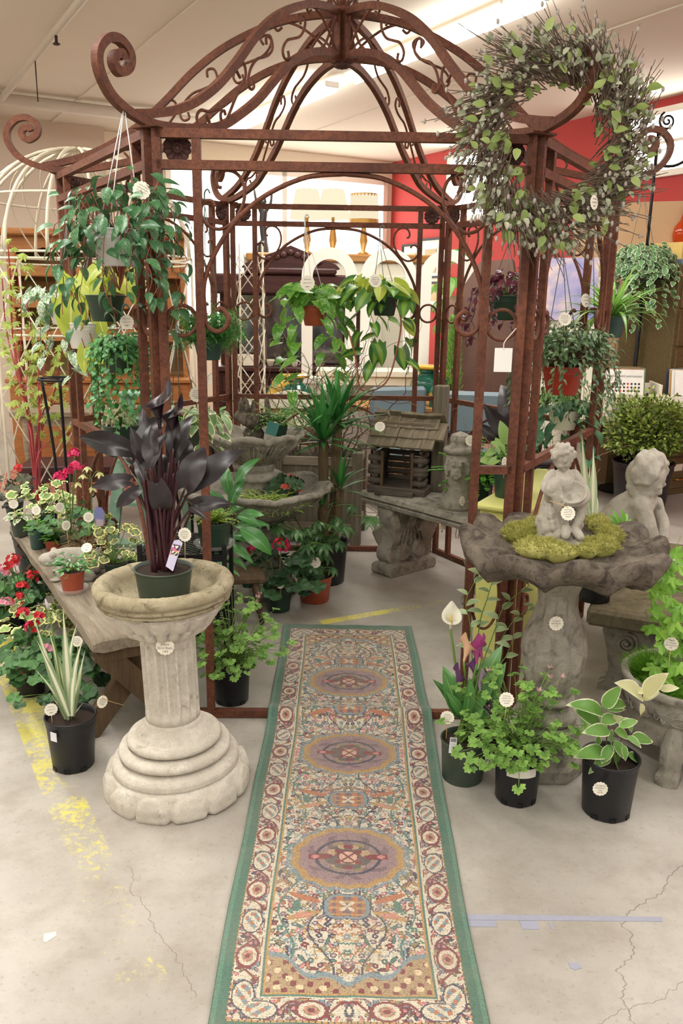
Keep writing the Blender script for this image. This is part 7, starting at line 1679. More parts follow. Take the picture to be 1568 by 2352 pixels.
# ================================================================ pussy willow wreath on the front right corner
t = thing('willow_wreath', 'big pussy willow wreath with green leaves on the front right corner', 'wreath', at(1272, 322, 2.93)); random.seed(261)
M_TWIG = m_plain('grey brown twig', (104, 88, 74), .85, var=.3, scale=40); M_LICH = m_leaf('lichen', (150, 156, 126), (186, 190, 164), rough=.9, vein=0, translucent=.1); M_WL = m_leaf('willow wreath leaf', (150, 176, 92), (186, 206, 128), rough=.45, vein=.1, translucent=.4)
wl = [leafmesh('wreath_leaf', M_WL, 1, .62, p_ovate, 5, 4, d, .2) for d in (.3, .8)]; Rw = .215; tw = MB(); cat = MB(); lch = Bulk(); lc = leafmesh('lichen_tuft', M_LICH, .022, .012, p_strap, 3, 2, 1.5, .3, wave=.5)
def wpt(a, rad, y=0.0): return V((cos(a) * rad, y, sin(a) * rad * 1.06))
for i in range(1150):
    a = rr(0, 6.28); rad = Rw + rr(-.07, .06); y = rr(-.06, .07); p = wpt(a, rad, y); tn = V((-sin(a), rr(-.3, .3), cos(a))); o_ = V((cos(a), rr(-.6, .3), sin(a))); d = (tn * rr(.5, 1.) + o_ * rr(-.1, .8)).normalized(); L = rr(.06, .16); P = [p, p + d * L * .5 + o_ * .01, p + d * L + o_ * rr(.0, .045)]; tw.tube(spline(P, 2), [.0021, .0018, .0015, .0013, .001], 4)
    if i % 2 == 0: q = P[-1].lerp(P[1], rr(0, .8)); cat.ball(q, (.0055, .0055, .009), 6, 5)
    if i % 3 == 0: lch.add(lc, frame(P[1], o_ + V((rr(-1, 1), rr(-1, 1), rr(-1, 1))), (0, -1, .3), rr(.7, 1.6))); lch.add(lc, frame(P[1] + V((.01, -.01, .008)), o_ + V((rr(-1, 1), -1, rr(-1, 1))), (0, -1, .3), rr(.7, 1.6)))
for k in range(5): tw.tube([wpt(2 * pi * i / 40, Rw + .025 * sin(5 * 2 * pi * i / 40 + k), .03 * cos(4 * 2 * pi * i / 40 + k)) for i in range(41)], .005, 5)
stuff(tw.obj('twigs', M_TWIG, t)); stuff(cat.obj('catkins', m_plain('grey catkin', (176, 168, 158), .9, var=.2, scale=60), t)); lch.obj('lichen_tufts', M_LICH, t)
for i in range(190):
    a = rr(0, 6.28); p = wpt(a, Rw + rr(-.08, .09), rr(-.09, .05)); d = V((cos(a) + rr(-1, 1), rr(-1, .2), sin(a) + rr(-1.2, .8))); leaf(t, wl, p, d, (rr(-.6, .6), -1, .5), rr(.032, .052))
price_tag(at(1364, 465, 2.82), 'oval price tag hung on the willow wreath', 1.0, 0, (1.0, -1, .1), mi=1)

# ================================================================ Japanese maple, willow twigs and other background greenery
M_JM = m_leaf('japanese maple leaf', (172, 196, 84), (204, 220, 120), radial=True, rough=.5, vein=0, translucent=.4); jm = [radialmesh('maple_leaf', M_JM, 1, f_jmaple, 36, 1, c) for c in (-.35, -.1)]; M_CORAL = m_plain('coral bark', (168, 62, 68), .5, var=.2, scale=20)
t = pt('coral_bark_maple', 'young Japanese maple with coral red bark and lime leaves at left', at(82, 1120, 4.9) * V((1, 1, 0)), 'tree'); random.seed(271); pot(t, .16, .13, .26, M_PLASTIC_BLK); Y = 4.9; o = t.location; n_l = 0
for bi, pts in enumerate(([(80, 1080), (70, 980), (45, 880), (15, 760), (5, 640)], [(80, 1080), (90, 970), (98, 880), (105, 800), (118, 690)], [(82, 1060), (95, 990), (125, 900), (140, 820)], [(72, 990), (55, 900), (30, 780), (25, 660), (18, 560)], [(60, 930), (45, 840), (50, 740), (40, 620)], [(95, 970), (120, 930), (150, 900)], [(75, 1020), (62, 960), (60, 880), (75, 790), (60, 690)], [(84, 1060), (120, 1010), (140, 990)], [(90, 950), (88, 850), (95, 760)])):
    P = stem(t, [V((0, 0, .22))] + [at(x, y, Y + rr(-.12, .12)) - o for x, y in pts], (.011, .003) if bi < 4 else (.006, .002), M_CORAL, 'branch')
    for j in range(10, len(P), 1):
        for q in range(2 if bi < 6 else 1):
            if n_l < 295 and rr(0, 1) < .95:
                n_l += 1; b = P[j] + V((rr(-.08, .08), rr(-.08, .08), rr(-.05, .06))); az = rr(0, 6.28); leaf(t, jm, b, (cos(az), sin(az), rr(-1, -.2)), (rr(-.4, .4), -.7, .8), rr(.04, .065))
random.seed(281); t = thing('curly_willow', 'tangle of bare curly willow branches behind the gazebo', 'branches', (-.145, 5.78, .5)); mb = MB(); mb2 = MB()
def curly(mb, b, d, L, r, w=.03):
    P = [V(b)]; d = V(d).normalized(); ph = rr(0, 6)
    for i in range(int(L / .035)): d = (d + V((rr(-.45, .45), rr(-.45, .45), rr(-.25, .3)))).normalized(); P.append(P[-1] + d * .035)
    n = len(P); mb.tube(P, [r * (1 - .7 * i / n) for i in range(n)], 4); return P
for i in range(34):
    P = curly(mb, (rr(-.2, .2), rr(-.14, .14), 0), (rr(-.5, .5), rr(-.3, .3), 1), rr(.7, 1.35), .005)
    for k in range(4): q = P[random.randrange(4, len(P))]; curly(mb2, q, (rr(-1, 1), rr(-1, .3), rr(-.2, .9)), rr(.15, .45), .0022)
stuff(mb.obj('branches', m_plain('willow bark', (92, 80, 66), .85, var=.35, scale=30), t)); stuff(mb2.obj('twigs', m_plain('willow twig', (150, 128, 100), .85, var=.3, scale=30), t))
t = thing('curly_willow_thicket', 'low thicket of bare curly twigs behind the bird feeder', 'branches', (.75, 5.95, 0)); mb = MB()
for i in range(120): curly(mb, (rr(-.55, .75), rr(-.2, .25), 0), (rr(-.5, .5), rr(-.3, .3), 1), rr(.6, 1.25), .0035)
stuff(mb.obj('branches', MATS['willow twig'], t))
# ================================================================ the shop behind: furniture, lamps, pictures, records
M_PINE = m_wood('honey pine', (196, 136, 80), (150, 94, 50), 'X', 6, .5, .1); M_MAHO = m_wood('dark mahogany', (96, 58, 54), (58, 32, 32), 'X', 6, .4, .15); M_OAK = m_wood('golden oak', (206, 156, 92), (164, 112, 60), 'X', 6, .5, .1)
M_WALNUT = m_wood('walnut brown', (110, 66, 46), (70, 40, 30), 'X', 6, .45, .1); M_CRM = m_plain('cream paint', (232, 228, 208), .55, var=.04); M_GREYW = m_wood('driftwood grey', (176, 160, 136), (124, 108, 88), 'X', 7, .8, .3)
M_LEATHER = m_plain('brown leather', (112, 82, 70), .38, var=.3, scale=9, bump=.2); M_BLUEG = m_plain('blue grey vinyl', (112, 130, 138), .5, var=.1); M_OLIVE = m_wood('olive oak file cabinet', (124, 106, 70), (92, 76, 48), 'X', 8, .55, .1); M_BRASS = m_plain('brass', (190, 150, 80), .35, .9)
M_IVORY = m_plain('ivory', (240, 232, 212), .5, var=.04); M_GILT = m_plain('gilt frame', (186, 142, 74), .4, .5)
def B_(p, name, mat, c, d, b=.0, rz=0.0): mb = MB(); mb.box(c, d, b=b, rz=rz); return mb.obj(name, mat, p)
def base(px, py, Y): q = at(px, py, Y); return V((q.x, q.y, 0))
# ---- pine hutch
def plaid():
    t = NT('plaid lining'); x = t.sep(t.obj()); c = lin(168, 140, 86)
    a = t.math('GREATER_THAN', t.math('SINE', t.math('MULTIPLY', x[0], 26.)), .3); b = t.math('GREATER_THAN', t.math('SINE', t.math('MULTIPLY', x[2], 30.)), .4)
    col = t.mix(a, lin(128, 96, 60), lin(112, 108, 56)); col = t.mix(t.math('MULTIPLY', b, .5), col, lin(176, 132, 80)); return t.done(t.bsdf(col, .8).outputs[0])
t = thing('pine_hutch', 'honey pine plate hutch with scalloped shelf fronts at the left', 'hutch', (-2.30, 8.15, 0), .12); PL = plaid(); w = 1.55
for s in (-1, 1): B_(t, 'side_panel', M_PINE, (s * w / 2, 0, 1.52), (.045, .3, 1.3), .004); B_(t, 'finial', M_PINE, (s * (w / 2 - .05), -.17, 1.93), (.05, .05, .16), .012)
B_(t, 'back_panel', PL, (0, .14, 1.52), (w, .02, 1.3)); B_(t, 'cornice', M_PINE, (0, -.03, 2.19), (w + .16, .42, .06), .015)
def valance(z, h, up):
    n = 40; pts = [(-w / 2 + w * i / n, (.018 + .028 * abs(sin(i / n * pi * 5)) ** .8) * (1 if up else -1)) for i in range(n + 1)]; mb = MB(); e = -h if up else h
    mb.prism(pts + [(w / 2, e), (-w / 2, e)] if up else [(-w / 2, e), (w / 2, e)][::-1] + pts[::1] if False else pts + [(w / 2, e), (-w / 2, e)], .02, M=Matrix.Translation((0, -.15, z))); mb.obj('scalloped_rail', M_PINE, t)
valance(2.08, .09, False)
for z in (1.82, 1.54, 1.24): B_(t, 'shelf', M_PINE, (0, 0, z), (w, .28, .03), .003); valance(z + .05, .06, True)
B_(t, 'base_cabinet', M_PINE, (0, -.08, .44), (w + .08, .5, .82), .006); B_(t, 'counter', M_PINE, (0, -.08, .875), (w + .14, .56, .04), .008)
for i in range(3):
    d = B_(t, 'door', M_PINE, ((i - 1) * .5, -.34, .36), (.46, .02, .55), .006); mb = MB(); mb.ball(((i - 1) * .5 + .18, -.36, .4), .02, 8, 6); mb.obj('knob', M_BRASS, d); d = B_(t, 'drawer', M_PINE, ((i - 1) * .5, -.34, .75), (.46, .02, .16), .006); mb = MB(); mb.ball(((i - 1) * .5, -.36, .75), .02, 8, 6); mb.obj('knob', M_BRASS, d)
# ---- low tables and benches before it
def table(name, label, loc, L, W_, H, mat, rz=0, T=.05, leg=.06, cat='table'):
    t = thing(name, label, cat, loc, rz); B_(t, 'top', mat, (0, 0, H - T / 2), (L, W_, T), .008); B_(t, 'apron', mat, (0, 0, H - T - .04), (L * .9, W_ * .85, .07))
    for x in (-1, 1):
        for y in (-1, 1): mb = MB(); mb.lathe([(leg * .4, 0), (leg * .5, .05), (leg * .32, H * .3), (leg * .5, H * .6), (leg * .5, H - T)], 10, M=Matrix.Translation((x * L * .43, y * W_ * .38, 0))); mb.obj('leg', mat, t)
    return t
table('driftwood_table', 'long grey driftwood table in front of the pine hutch', (-1.95, 7.1, 0), 1.6, .45, .72, M_GREYW, .1)
table('dark_low_table', 'low dark wood table behind the coral-bark maple', (-1.72, 6.2, 0), 1.3, .4, .44, M_MAHO, .15, cat='table')
table('black_garden_table', 'round-cornered black garden table behind the fountain', (-1.05, 6.15, 0), .8, .5, .62, M_BLACK, .0)
t = broad('red_pot_houseplant', 'strappy green houseplant in a terracotta pot on the black garden table', (-1.02, 6.12, .62), .1, .15, M_TERRA, m_leaf('strappy leaf', (74, 132, 58), (112, 168, 84), rough=.4, vein=0), 34, .26, .06, 301, p_strap, .12)
price_tag(at(474, 870, 5.9), 'price tag on a stick in the terracotta pot by the fountain', 1.9, .08, (0, -1, .1), mi=1)
table('wicker_barrel_table', 'brown side table far behind the asparagus fern', (-1.6, 7.6, 0), .5, .5, .6, M_PINE)
# ---- white wire arbor with domed top, left
M_WIREA = m_plain('rusting white wire', (222, 212, 190), .6, var=.18, scale=8)
t = thing('wire_arbor', 'white rusting wire arbor with a big domed top at the left', 'arbor', (-1.78, 5.95, 0)); R = .72; zb = 1.9; mb = MB()
for k in range(8): a = pi * k / 8; mb = MB(); mb.tube([(R * cos(q) * cos(a), R * cos(q) * sin(a), zb + .68 * sin(q)) for q in [pi * i / 24 for i in range(25)]], .011, 6); mb.obj('dome_hoop', M_WIREA, t)
for k in range(10): a = rr(0, 3.1); mb = MB(); mb.tube([(R * cos(q) * cos(a + q * .8), R * cos(q) * sin(a + q * .8), zb + .68 * sin(q)) for q in [pi / 2 * i / 14 for i in range(15)]], .005, 5); mb.obj('dome_twig', M_WIREA, t)
for z, rad in ((zb, R), (zb - .04, R), (zb + .35, R * .86), (zb - .5, R * .98)): mb = MB(); mb.tube([(rad * cos(q), rad * sin(q), z) for q in [2 * pi * i / 40 for i in range(41)]], .008, 5); mb.obj('hoop_ring', M_WIREA, t)
for k in range(8): a = 2 * pi * k / 8 + .2; mb = MB(); mb.tube([(R * cos(a), R * sin(a), 0), (R * cos(a), R * sin(a), zb)], .010, 6); mb.obj('leg', M_WIREA, t)
for k in range(8):
    a = 2 * pi * k / 8 + .2; b = a + pi / 4
    for (p, q) in ((a, b), (b, a)): mb = MB(); mb.tube([(R * cos(p), R * sin(p), .1), (R * cos(q), R * sin(q), 1.0), (R * cos(p), R * sin(p), 1.9)], .005, 5); mb.obj('cross_wire', M_WIREA, t)
t = thing('wire_obelisk', 'tall white wire obelisk trellis behind the back left gazebo corner', 'trellis', base(572, 900, 6.7)); H = 2.05
for k in range(4): a = pi / 2 * k + .6; mb = MB(); mb.tube([(.15 * cos(a), .15 * sin(a), 0), (.13 * cos(a), .13 * sin(a), H)], .009, 5); mb.obj('upright', M_WIREA, t)
for k in range(7):
    z = k * .28
    for j in range(4): a = pi / 2 * j + .6; b = a + pi / 2; mb = MB(); mb.tube([(.15 * cos(a), .15 * sin(a), z), (.15 * cos(b), .15 * sin(b), z + .28)], .0045, 4); mb.tube([(.15 * cos(b), .15 * sin(b), z), (.15 * cos(a), .15 * sin(a), z + .28)], .0045, 4); mb.obj('lattice_wire', M_WIREA, t)
# ---- dark carved hutch with pediment
t = thing('carved_hutch', 'dark carved hutch with a triangular pediment behind the gazebo', 'hutch', base(668, 900, 9.0), .05); w = 1.5
B_(t, 'base_cabinet', M_MAHO, (0, 0, .45), (w, .5, .9), .01); B_(t, 'counter', M_MAHO, (0, -.02, .93), (w + .1, .56, .05), .01)
for i in range(3): d = B_(t, 'drawer', M_MAHO, ((i - 1) * .48, -.26, .78), (.44, .03, .17), .008); mb = MB(); mb.tube([((i - 1) * .48 - .05, -.29, .78), ((i - 1) * .48 + .05, -.29, .78)], .009, 5); mb.obj('handle', M_BRASS, d)
for i in range(2): B_(t, 'door', M_MAHO, ((i - .5) * .7, -.26, .36), (.64, .03, .55), .01)
for s in (-1, 1): mb = MB(); mb.lathe([(.04, .95), (.05, 1.0), (.032, 1.05), (.04, 1.3), (.03, 1.6), (.05, 1.66)], 12, M=Matrix.Translation((s * .62, -.15, 0))); mb.obj('column', M_MAHO, t)
B_(t, 'mirror', m_plain('smoky mirror', (120, 116, 120), .08, .9, var=.1, scale=2), (0, .1, 1.32), (1.1, .02, .7)); B_(t, 'back_panel', M_MAHO, (0, .15, 1.35), (w, .06, .9)); B_(t, 'entablature', M_MAHO, (0, 0, 1.78), (w + .06, .42, .2), .02); B_(t, 'cornice', M_MAHO, (0, -.02, 1.91), (w * .62, .46, .06), .015)
mb = MB(); mb.prism([(-.5, 1.94), (.5, 1.94), (.46, 1.98), (0, 2.16), (-.46, 1.98)], .4); mb.obj('pediment', M_MAHO, t)
mb = MB()
for i in range(9): mb.ball(((i - 4) * .07, -.21, 2.0 + .09 * (1 - abs(i - 4) / 4)), (.04, .02, .03), 8, 6)
mb.obj('carving', M_MAHO, t)
for i, (x, z) in enumerate(((-.55, .06), (-.42, .06), (-.48, .18), (-.2, .06), (.05, .06), (.3, .06))):
    mb = MB()
    if i < 3: mb.box((0, 0, z if i < 2 else .06), (.12, .12, .11), b=.004); o = mb.obj('gift_box', M_IVORY); tag(o, ('left small ivory box on the carved hutch counter', 'right small ivory box on the carved hutch counter', 'ivory box behind the other two on the carved hutch counter')[i], 'box')
    else:
        tq = thing('teacup', ('leftmost', 'middle', 'rightmost')[i - 3] + ' white teacup on the carved hutch counter', 'cup'); o = tq
        mb.lathe([(.02, 0), (.025, .005), (.04, .05), (.042, .07), (.038, .07), (.022, .01)], 14); mb.obj('cup', M_IVORY, tq); mb = MB(); mb.tube([(.04 + .018 * sin(q), 0, .04 + .02 * cos(q)) for q in [pi * j / 8 for j in range(9)]], .004, 5); mb.obj('handle', M_IVORY, tq)
    p = t.matrix_world; b = t.location; o.location = (b.x + x, b.y - .2 + (.12 if i == 2 else 0), .956)
# ---- oak desk, cream bench, ceramic elephants
t = thing('oak_desk', 'golden oak desk behind the yucca', 'desk', base(800, 930, 7.38), -.05); B_(t, 'top', M_OAK, (0, 0, .74), (1.5, .5, .04), .006)
for s in (-1, 1):
    B_(t, 'pedestal', M_OAK, (s * .52, 0, .36), (.4, .46, .7), .006)
    for k in range(3): d = B_(t, 'drawer', M_OAK, (s * .52, -.235, .16 + k * .2), (.36, .02, .18), .005); mb = MB(); mb.ball((s * .52, -.25, .16 + k * .2), .015, 8, 6); mb.obj('knob', M_BRASS, d)
t = thing('cream_bench', 'cream painted bench with a wavy backrest behind the fountain', 'bench', base(672, 960, 6.65), .03)
def wavy(z0, h, top): n = 24; return [(-.36, z0), (.36, z0)] + [(.36 - .72 * i / n, z0 + h + (.04 * max(0, cos((i / n - .5) * 2 * pi)) if top else 0)) for i in range(n + 1)]
mb = MB(); mb.prism(wavy(.80, .10, True), .03); mb.obj('back_rail', M_CRM, t); mb = MB(); mb.prism(wavy(.66, .08, False), .03); mb.obj('back_slat', M_CRM, t); B_(t, 'seat', M_CRM, (0, -.2, .44), (.74, .42, .04), .006)
for s in (-1, 1): B_(t, 'leg', M_CRM, (s * .34, 0, .42), (.05, .05, .84), .004); B_(t, 'leg', M_CRM, (s * .34, -.37, .21), (.05, .05, .42), .004)
def glaze():
    tt = NT('majolica glaze'); vo = tt.n('ShaderNodeTexVoronoi'); tt.l(tt.obj(), vo.inputs[0]); vo.inputs['Scale'].default_value = 14; n = tt.noise(tt.obj(), 5, 3)
    return tt.done(tt.bsdf(tt.ramp(n, [(.35, lin(22, 84, 70)), (.52, lin(40, 116, 92)), (.56, lin(222, 176, 66)), (.66, lin(230, 196, 100)), (.72, lin(40, 60, 50))], 'LINEAR'), .12, 0, .7).outputs[0])
M_GLZ = glaze()
def elephant(label, loc, rz, s=1.0):
    t = thing('ceramic_elephant', label, 'figurine', loc, rz, 'glazed ceramic elephants'); t.scale = (s, s, s)
    B_(t, 'plinth', m_plain('yellow glaze', (224, 176, 70), .15, var=.3, scale=9), (0, 0, .05), (.3, .2, .1), .012); mb = MB()
    mb.ball((.02, 0, .27), (.13, .09, .095), 14, 10); mb.ball((-.13, 0, .32), (.07, .065, .075), 12, 8); limb(mb, [(-.19, 0, .31), (-.22, 0, .24), (-.2, 0, .15), (-.23, 0, .13)], [.03, .024, .018, .014])
    for x in (-.06, .10):
        for y in (-.05, .05): limb(mb, [(x, y, .24), (x, y, .11)], [.036, .034])
    for y in (-1, 1): mb.ball((-.1, y * .07, .33), (.05, .014, .06), 10, 8); limb(mb, [(-.18, y * .03, .28), (-.24, y * .035, .25)], [.01, .004])
    mb.ball((.02, 0, .38), (.07, .06, .03), 10, 8); inst('body', fuse(mb, .008, 1, 'body', M_GLZ), t)
    B_(t, 'saddle_seat', m_plain('yellow glaze', (0, 0, 0)), (.02, 0, .41), (.2, .15, .03), .01)
elephant('glazed green elephant figurine left, behind the golden pothos vines', base(674, 950, 6.92), .4, 1.0); elephant('glazed green elephant figurine on the right, beside the back gazebo post', base(985, 880, 7.25), 2.7, 1.15)
for nm, px, Yb_ in (('left', 674, 6.95), ('right', 985, 7.25)):
    e = [o for o in bpy.data.objects if o.name.startswith('ceramic_elephant')][0 if nm == 'left' else -1]; e.location.z = .62
    table('plant_pedestal_table', 'small dark table under the %s ceramic elephant' % nm, (e.location.x, e.location.y, 0), .45, .34, .62, M_WALNUT)
# ---- white arched screen
t = thing('arched_screen', 'white screen of three round arches behind the gazebo', 'screen', base(885, 900, 8.2), .04)
for k in range(3):
    mb = MB(); c = (k - 1) * .56; n = 16; ro, ri = .26, .155; outer = [(c + ro * cos(pi * i / n), 1.85 + ro * sin(pi * i / n)) for i in range(n + 1)]; inner = [(c + ri * cos(pi * i / n), 1.85 + ri * sin(pi * i / n)) for i in range(n, -1, -1)]
    poly = [(c + ro, .9)] + outer + [(c - ro, .9), (c - ri, .9)] + inner + [(c + ri, .9)]; d = .06; m = len(poly)
    vs = [(x, -d / 2, z) for x, z in poly] + [(x, d / 2, z) for x, z in poly]; h = m // 2; fs = []
    for i in range(h - 1): fs.append((i, i + 1, m - 2 - i, m - 1 - i)); fs.append((i + m, m - 1 - i + m, m - 2 - i + m, i + 1 + m))
    fs += [(i, i + m, (i + 1) % m + m, (i + 1) % m) for i in range(m)]; mb.add(vs, fs); mb.obj('arch', M_WHITE, t)
B_(t, 'sill', M_WHITE, (0, 0, .88), (1.75, .12, .07), .01); B_(t, 'panel', M_WHITE, (0, .0, .44), (1.66, .06, .84), .01)
for s in (-1, 1): B_(t, 'foot', M_WHITE, (s * .7, 0, .03), (.08, .4, .06), .01)
table('cream_console', 'cream console table in front of the arched screen', base(880, 900, 7.84), 1.25, .36, 1.02, M_CRM, .0, .06, .08)
# ---- lamps on the far furniture
def lamp(label, px, py, Y, r0, r1, h, glow, pleat=24, fringe=True):
    c = at(px, py, Y); t = thing('table_lamp', label, 'lamp', c, 0, 'table lamps on the far sideboard'); mb = MB(); mb.lathe([(r1, -h / 2), (r0, h / 2)], 96, mod=lambda r, z, a, k: (r * (1 + .025 * abs(sin(a * pleat / 2))), z + (.012 * abs(sin(a * pleat / 4)) if z > 0 else 0)), cap=False); mb.obj('shade', m_emit('lit shade %.1f' % glow, (255, 240, 206), glow), t)
    if fringe: mb = MB(); mb.lathe([(r1 * 1.01, -h / 2 - .035), (r1 * 1.03, -h / 2 + .01)], 60, cap=False); mb.obj('fringe', M_GILT, t); mb = MB(); mb.lathe([(r0 * 1.01, h / 2 - .015), (r0 * 1.03, h / 2 + .015)], 60, cap=False); mb.obj('top_trim', M_GILT, t)
    zb = 2.125 - c.z; mb = MB(); mb.lathe([(.06, zb), (.065, zb + .015), (.02, zb + .04), (.045, zb * .6 - h * .2), (.018, -h / 2 - .02), (.012, 0)], 14); mb.obj('base', M_GILT, t)
lamp('fringed pleated lampshade to the right of the lit far sideboard', 836, 478, 9.75, .15, .16, .26, .9); lamp('wide scalloped white lampshade, left of a pair on the far sideboard', 705, 470, 9.8, .12, .19, .3, .97, fringe=False); lamp('wide scalloped white lampshade, right of a pair on the far sideboard', 765, 470, 9.9, .12, .19, .3, .97, fringe=False)
t = thing('far_cabinet', 'tall cream display cabinet with an orange-brown cornice before the far window', 'cabinet', (-.05, 9.85, 0), radians(4)); B_(t, 'body', M_CRM, (0, 0, 1.02), (2.0, .46, 2.04), .01); B_(t, 'cornice', M_OAK, (0, 0, 2.08), (2.1, .54, .09), .015)
for i in range(4): d = B_(t, 'door', M_CRM, (-.72 + i * .48, -.24, 1.0), (.45, .02, 1.8), .008); B_(d, 'handle', M_BRASS, (-.72 + i * .48 + .18, -.26, 1.0), (.015, .02, .1))
mb = MB(); random.seed(5); limb(mb, [(0, 0, 0), (0, 0, .1)], [.07, .06], 10); limb(mb, [(.02, 0, .1), (.0, 0, .3), (.01, 0, .46)], [.035, .04, .045]); limb(mb, [(.03, 0, .45), (.09, 0, .55), (.1, 0, .68)], [.02, .016, .012]); limb(mb, [(-.02, 0, .45), (-.07, 0, .57), (-.09, 0, .68)], [.02, .016, .012]); head(mb, (0, 0, .56), .045, (.2, -1, 0), curls=12); o = statue('bronze_figurine', 'slim dark bronze figurine with raised arms beside the lit window', mb, at(604, 585, 9.8), m_plain('dark bronze', (70, 66, 64), .35, .6), .008, 1)
table('figurine_stand', 'tall pale stand under the bronze figurine', (o.location.x, o.location.y, 0), .4, .4, o.location.z, M_CRM)
# ---- framed pictures on the red wall
for i, (px, py, w_, h_) in enumerate(((992, 600, .34, .42), (1003, 672, .36, .30), (948, 605, .28, .36), (952, 668, .30, .28))):
    a, z = on_red(px, py); t = thing('framed_picture', ('upper right', 'lower right', 'upper left', 'lower left')[i] + ' framed sketch on the red wall behind the arches', 'picture', bf(a, RED_B - .03, z), radians(-60), 'framed sketches on the red wall'); w_ *= 1.6; h_ *= 1.4
    for s in (-1, 1): B_(t, 'frame_side', M_BLACK, (s * w_ / 2, 0, 0), (.03, .03, h_ + .03)); B_(t, 'frame_rail', M_BLACK, (0, 0, s * h_ / 2), (w_, .03, .03))
    B_(t, 'mat_board', M_IVORY, (0, .008, 0), (w_, .01, h_)); B_(t, 'sketch', m_plain('sepia sketch', (196, 170, 136), .8, var=.35, scale=12), (0, -.0, 0), (w_ * .5, .012, h_ * .55))
# ---- tree, cypress, leather chair, blue chairs
M_BR = m_leaf('bright schefflera', (128, 196, 92), (170, 220, 130), rough=.4, vein=0, translucent=.45); slb = leafmesh('big_leaflet', M_BR, .16, .06, p_ovate, 5, 2, .8, .2); schb = [joinmesh('big_leaf', M_BR, [(slb, Matrix.Rotation(2 * pi * k / 7, 4, 'Z') @ Matrix.Rotation(-.4, 4, 'X')) for k in range(7)])]
t = schefflera('tall bright umbrella tree behind the back right gazebo corner', base(1052, 900, 8.5), .16, .3, M_PLASTIC_BLK, 52, 1.95, 311, 1.35, schb, 4, .9)
M_CYP = m_leaf('lemon cypress', (120, 178, 74), (164, 208, 110), rough=.6, vein=0, translucent=.3); cyp = leafmesh('cypress_spray', M_CYP, .05, .012, p_lance, 2, 1, .2, 0); t = pt('lemon_cypress', 'narrow lemon cypress in a grey pot behind the right-hand posts', base(1033, 960, 7.05), 'tree'); random.seed(312); pot(t, .13, .1, .24, m_plain('grey pot', (120, 118, 118), .5)); t.location.z = .72; t.scale = (.85, .85, .8); bk = Bulk()
for i in range(1500): z = rr(.24, .98); r = .11 * (1.05 - z) ** .6 * rr(.5, 1.1); a = rr(0, 6.28); bk.add(cyp, frame((cos(a) * r, sin(a) * r, z), (cos(a), sin(a), 1.3), (cos(a), sin(a), 0), rr(.7, 1.4)))
bk.obj('foliage', M_CYP, t); stem(t, [(0, 0, .2), (0, 0, .9)], .01, M_STEMB, 'trunk'); table('cypress_table', 'plain brown table under the lemon cypress', (t.location.x, t.location.y, 0), .5, .5, .72, M_WALNUT)
t = thing('leather_armchair', 'high brown leather wing armchair behind the right-hand gazebo posts', 'armchair', base(1110, 960, 7.75), -.35); t.scale = (1.15, 1.1, 1.25)
B_(t, 'seat', M_LEATHER, (0, 0, .42), (.62, .6, .2), .05); mb = MB(); mb.prism([(-.3, .45), (.3, .45), (.34, 1.0), (.26, .9), (.1, 1.62), (-.16, 1.6), (-.3, 1.4), (-.35, .95)], .14, M=Matrix.Translation((0, .28, 0)) @ Matrix.Rotation(-.08, 4, 'X')); mb.obj('backrest', M_LEATHER, t)
for s in (-1, 1):
    B_(t, 'arm', M_LEATHER, (s * .34, -.02, .58), (.12, .58, .16), .04); mb = MB(); mb.prism([(-.26, .66), (.2, .66), (.22, 1.35), (.05, 1.3)], .07, M=Matrix.Translation((s * .34, .08, 0)) @ Matrix.Rotation(pi / 2, 4, 'Z')); mb.obj('wing', M_LEATHER, t)
    for y in (-.24, .24): mb = MB(); mb.tube([(s * .26, y, 0), (s * .25, y, .34)], [.02, .03], 8); mb.obj('leg', M_WALNUT, t)
for i, (px, Yc, rz) in enumerate(((935, 6.75, .3), (1092, 6.45, -.2))):
    t = thing('vinyl_chair', ('left', 'right')[i] + ' blue-grey vinyl chair behind the willow twigs', 'chair', base(px, 960, Yc), rz, 'blue-grey vinyl chairs'); B_(t, 'seat', M_BLUEG, (0, 0, .46), (.48, .46, .08), .03); B_(t, 'backrest', M_BLUEG, (0, .22, .78), (.5, .06, .34), .028)
    for s in (-1, 1): mb = MB(); mb.tube([(s * .21, .24, 0), (s * .21, .24, .95)], .012, 6); mb.obj('leg', M_BLACK, t); mb = MB(); mb.tube([(s * .21, -.2, 0), (s * .21, -.2, .43)], .012, 6); mb.obj('leg', M_BLACK, t)
# ---- records on their table, file cabinet and what stands on it
t = table('record_table', 'dark brown table carrying the white record crate', (2.62, 7.2, 0), 1.5, .6, .68, M_WALNUT, -.12)
t = thing('record_crate', 'long white crate filled with vinyl records at right', 'crate', (2.63, 7.10, .68), -.12); W2 = 1.1
for y in (-.2, .2): B_(t, 'side_board', M_IVORY, (0, y, .12 if y < 0 else .15), (W2, .02, .24 if y < 0 else .30), .003)
for x in (-.54, 0, .54): B_(t, 'divider', M_IVORY, (x, 0, .16), (.02, .4, .32), .003)
B_(t, 'bottom', M_IVORY, (0, 0, .01), (W2, .4, .02))
rec = MB(); rec.box((0, 0, .155), (.315, .006, .31)); cols = [(236, 232, 224), (176, 60, 50), (60, 66, 90), (206, 160, 90), (40, 40, 44), (120, 140, 110)]; rms = [rec.mesh('sleeve', m_plain('record sleeve %d' % k, c, .5, var=.15, scale=12)) for k, c in enumerate(cols)]; random.seed(321)
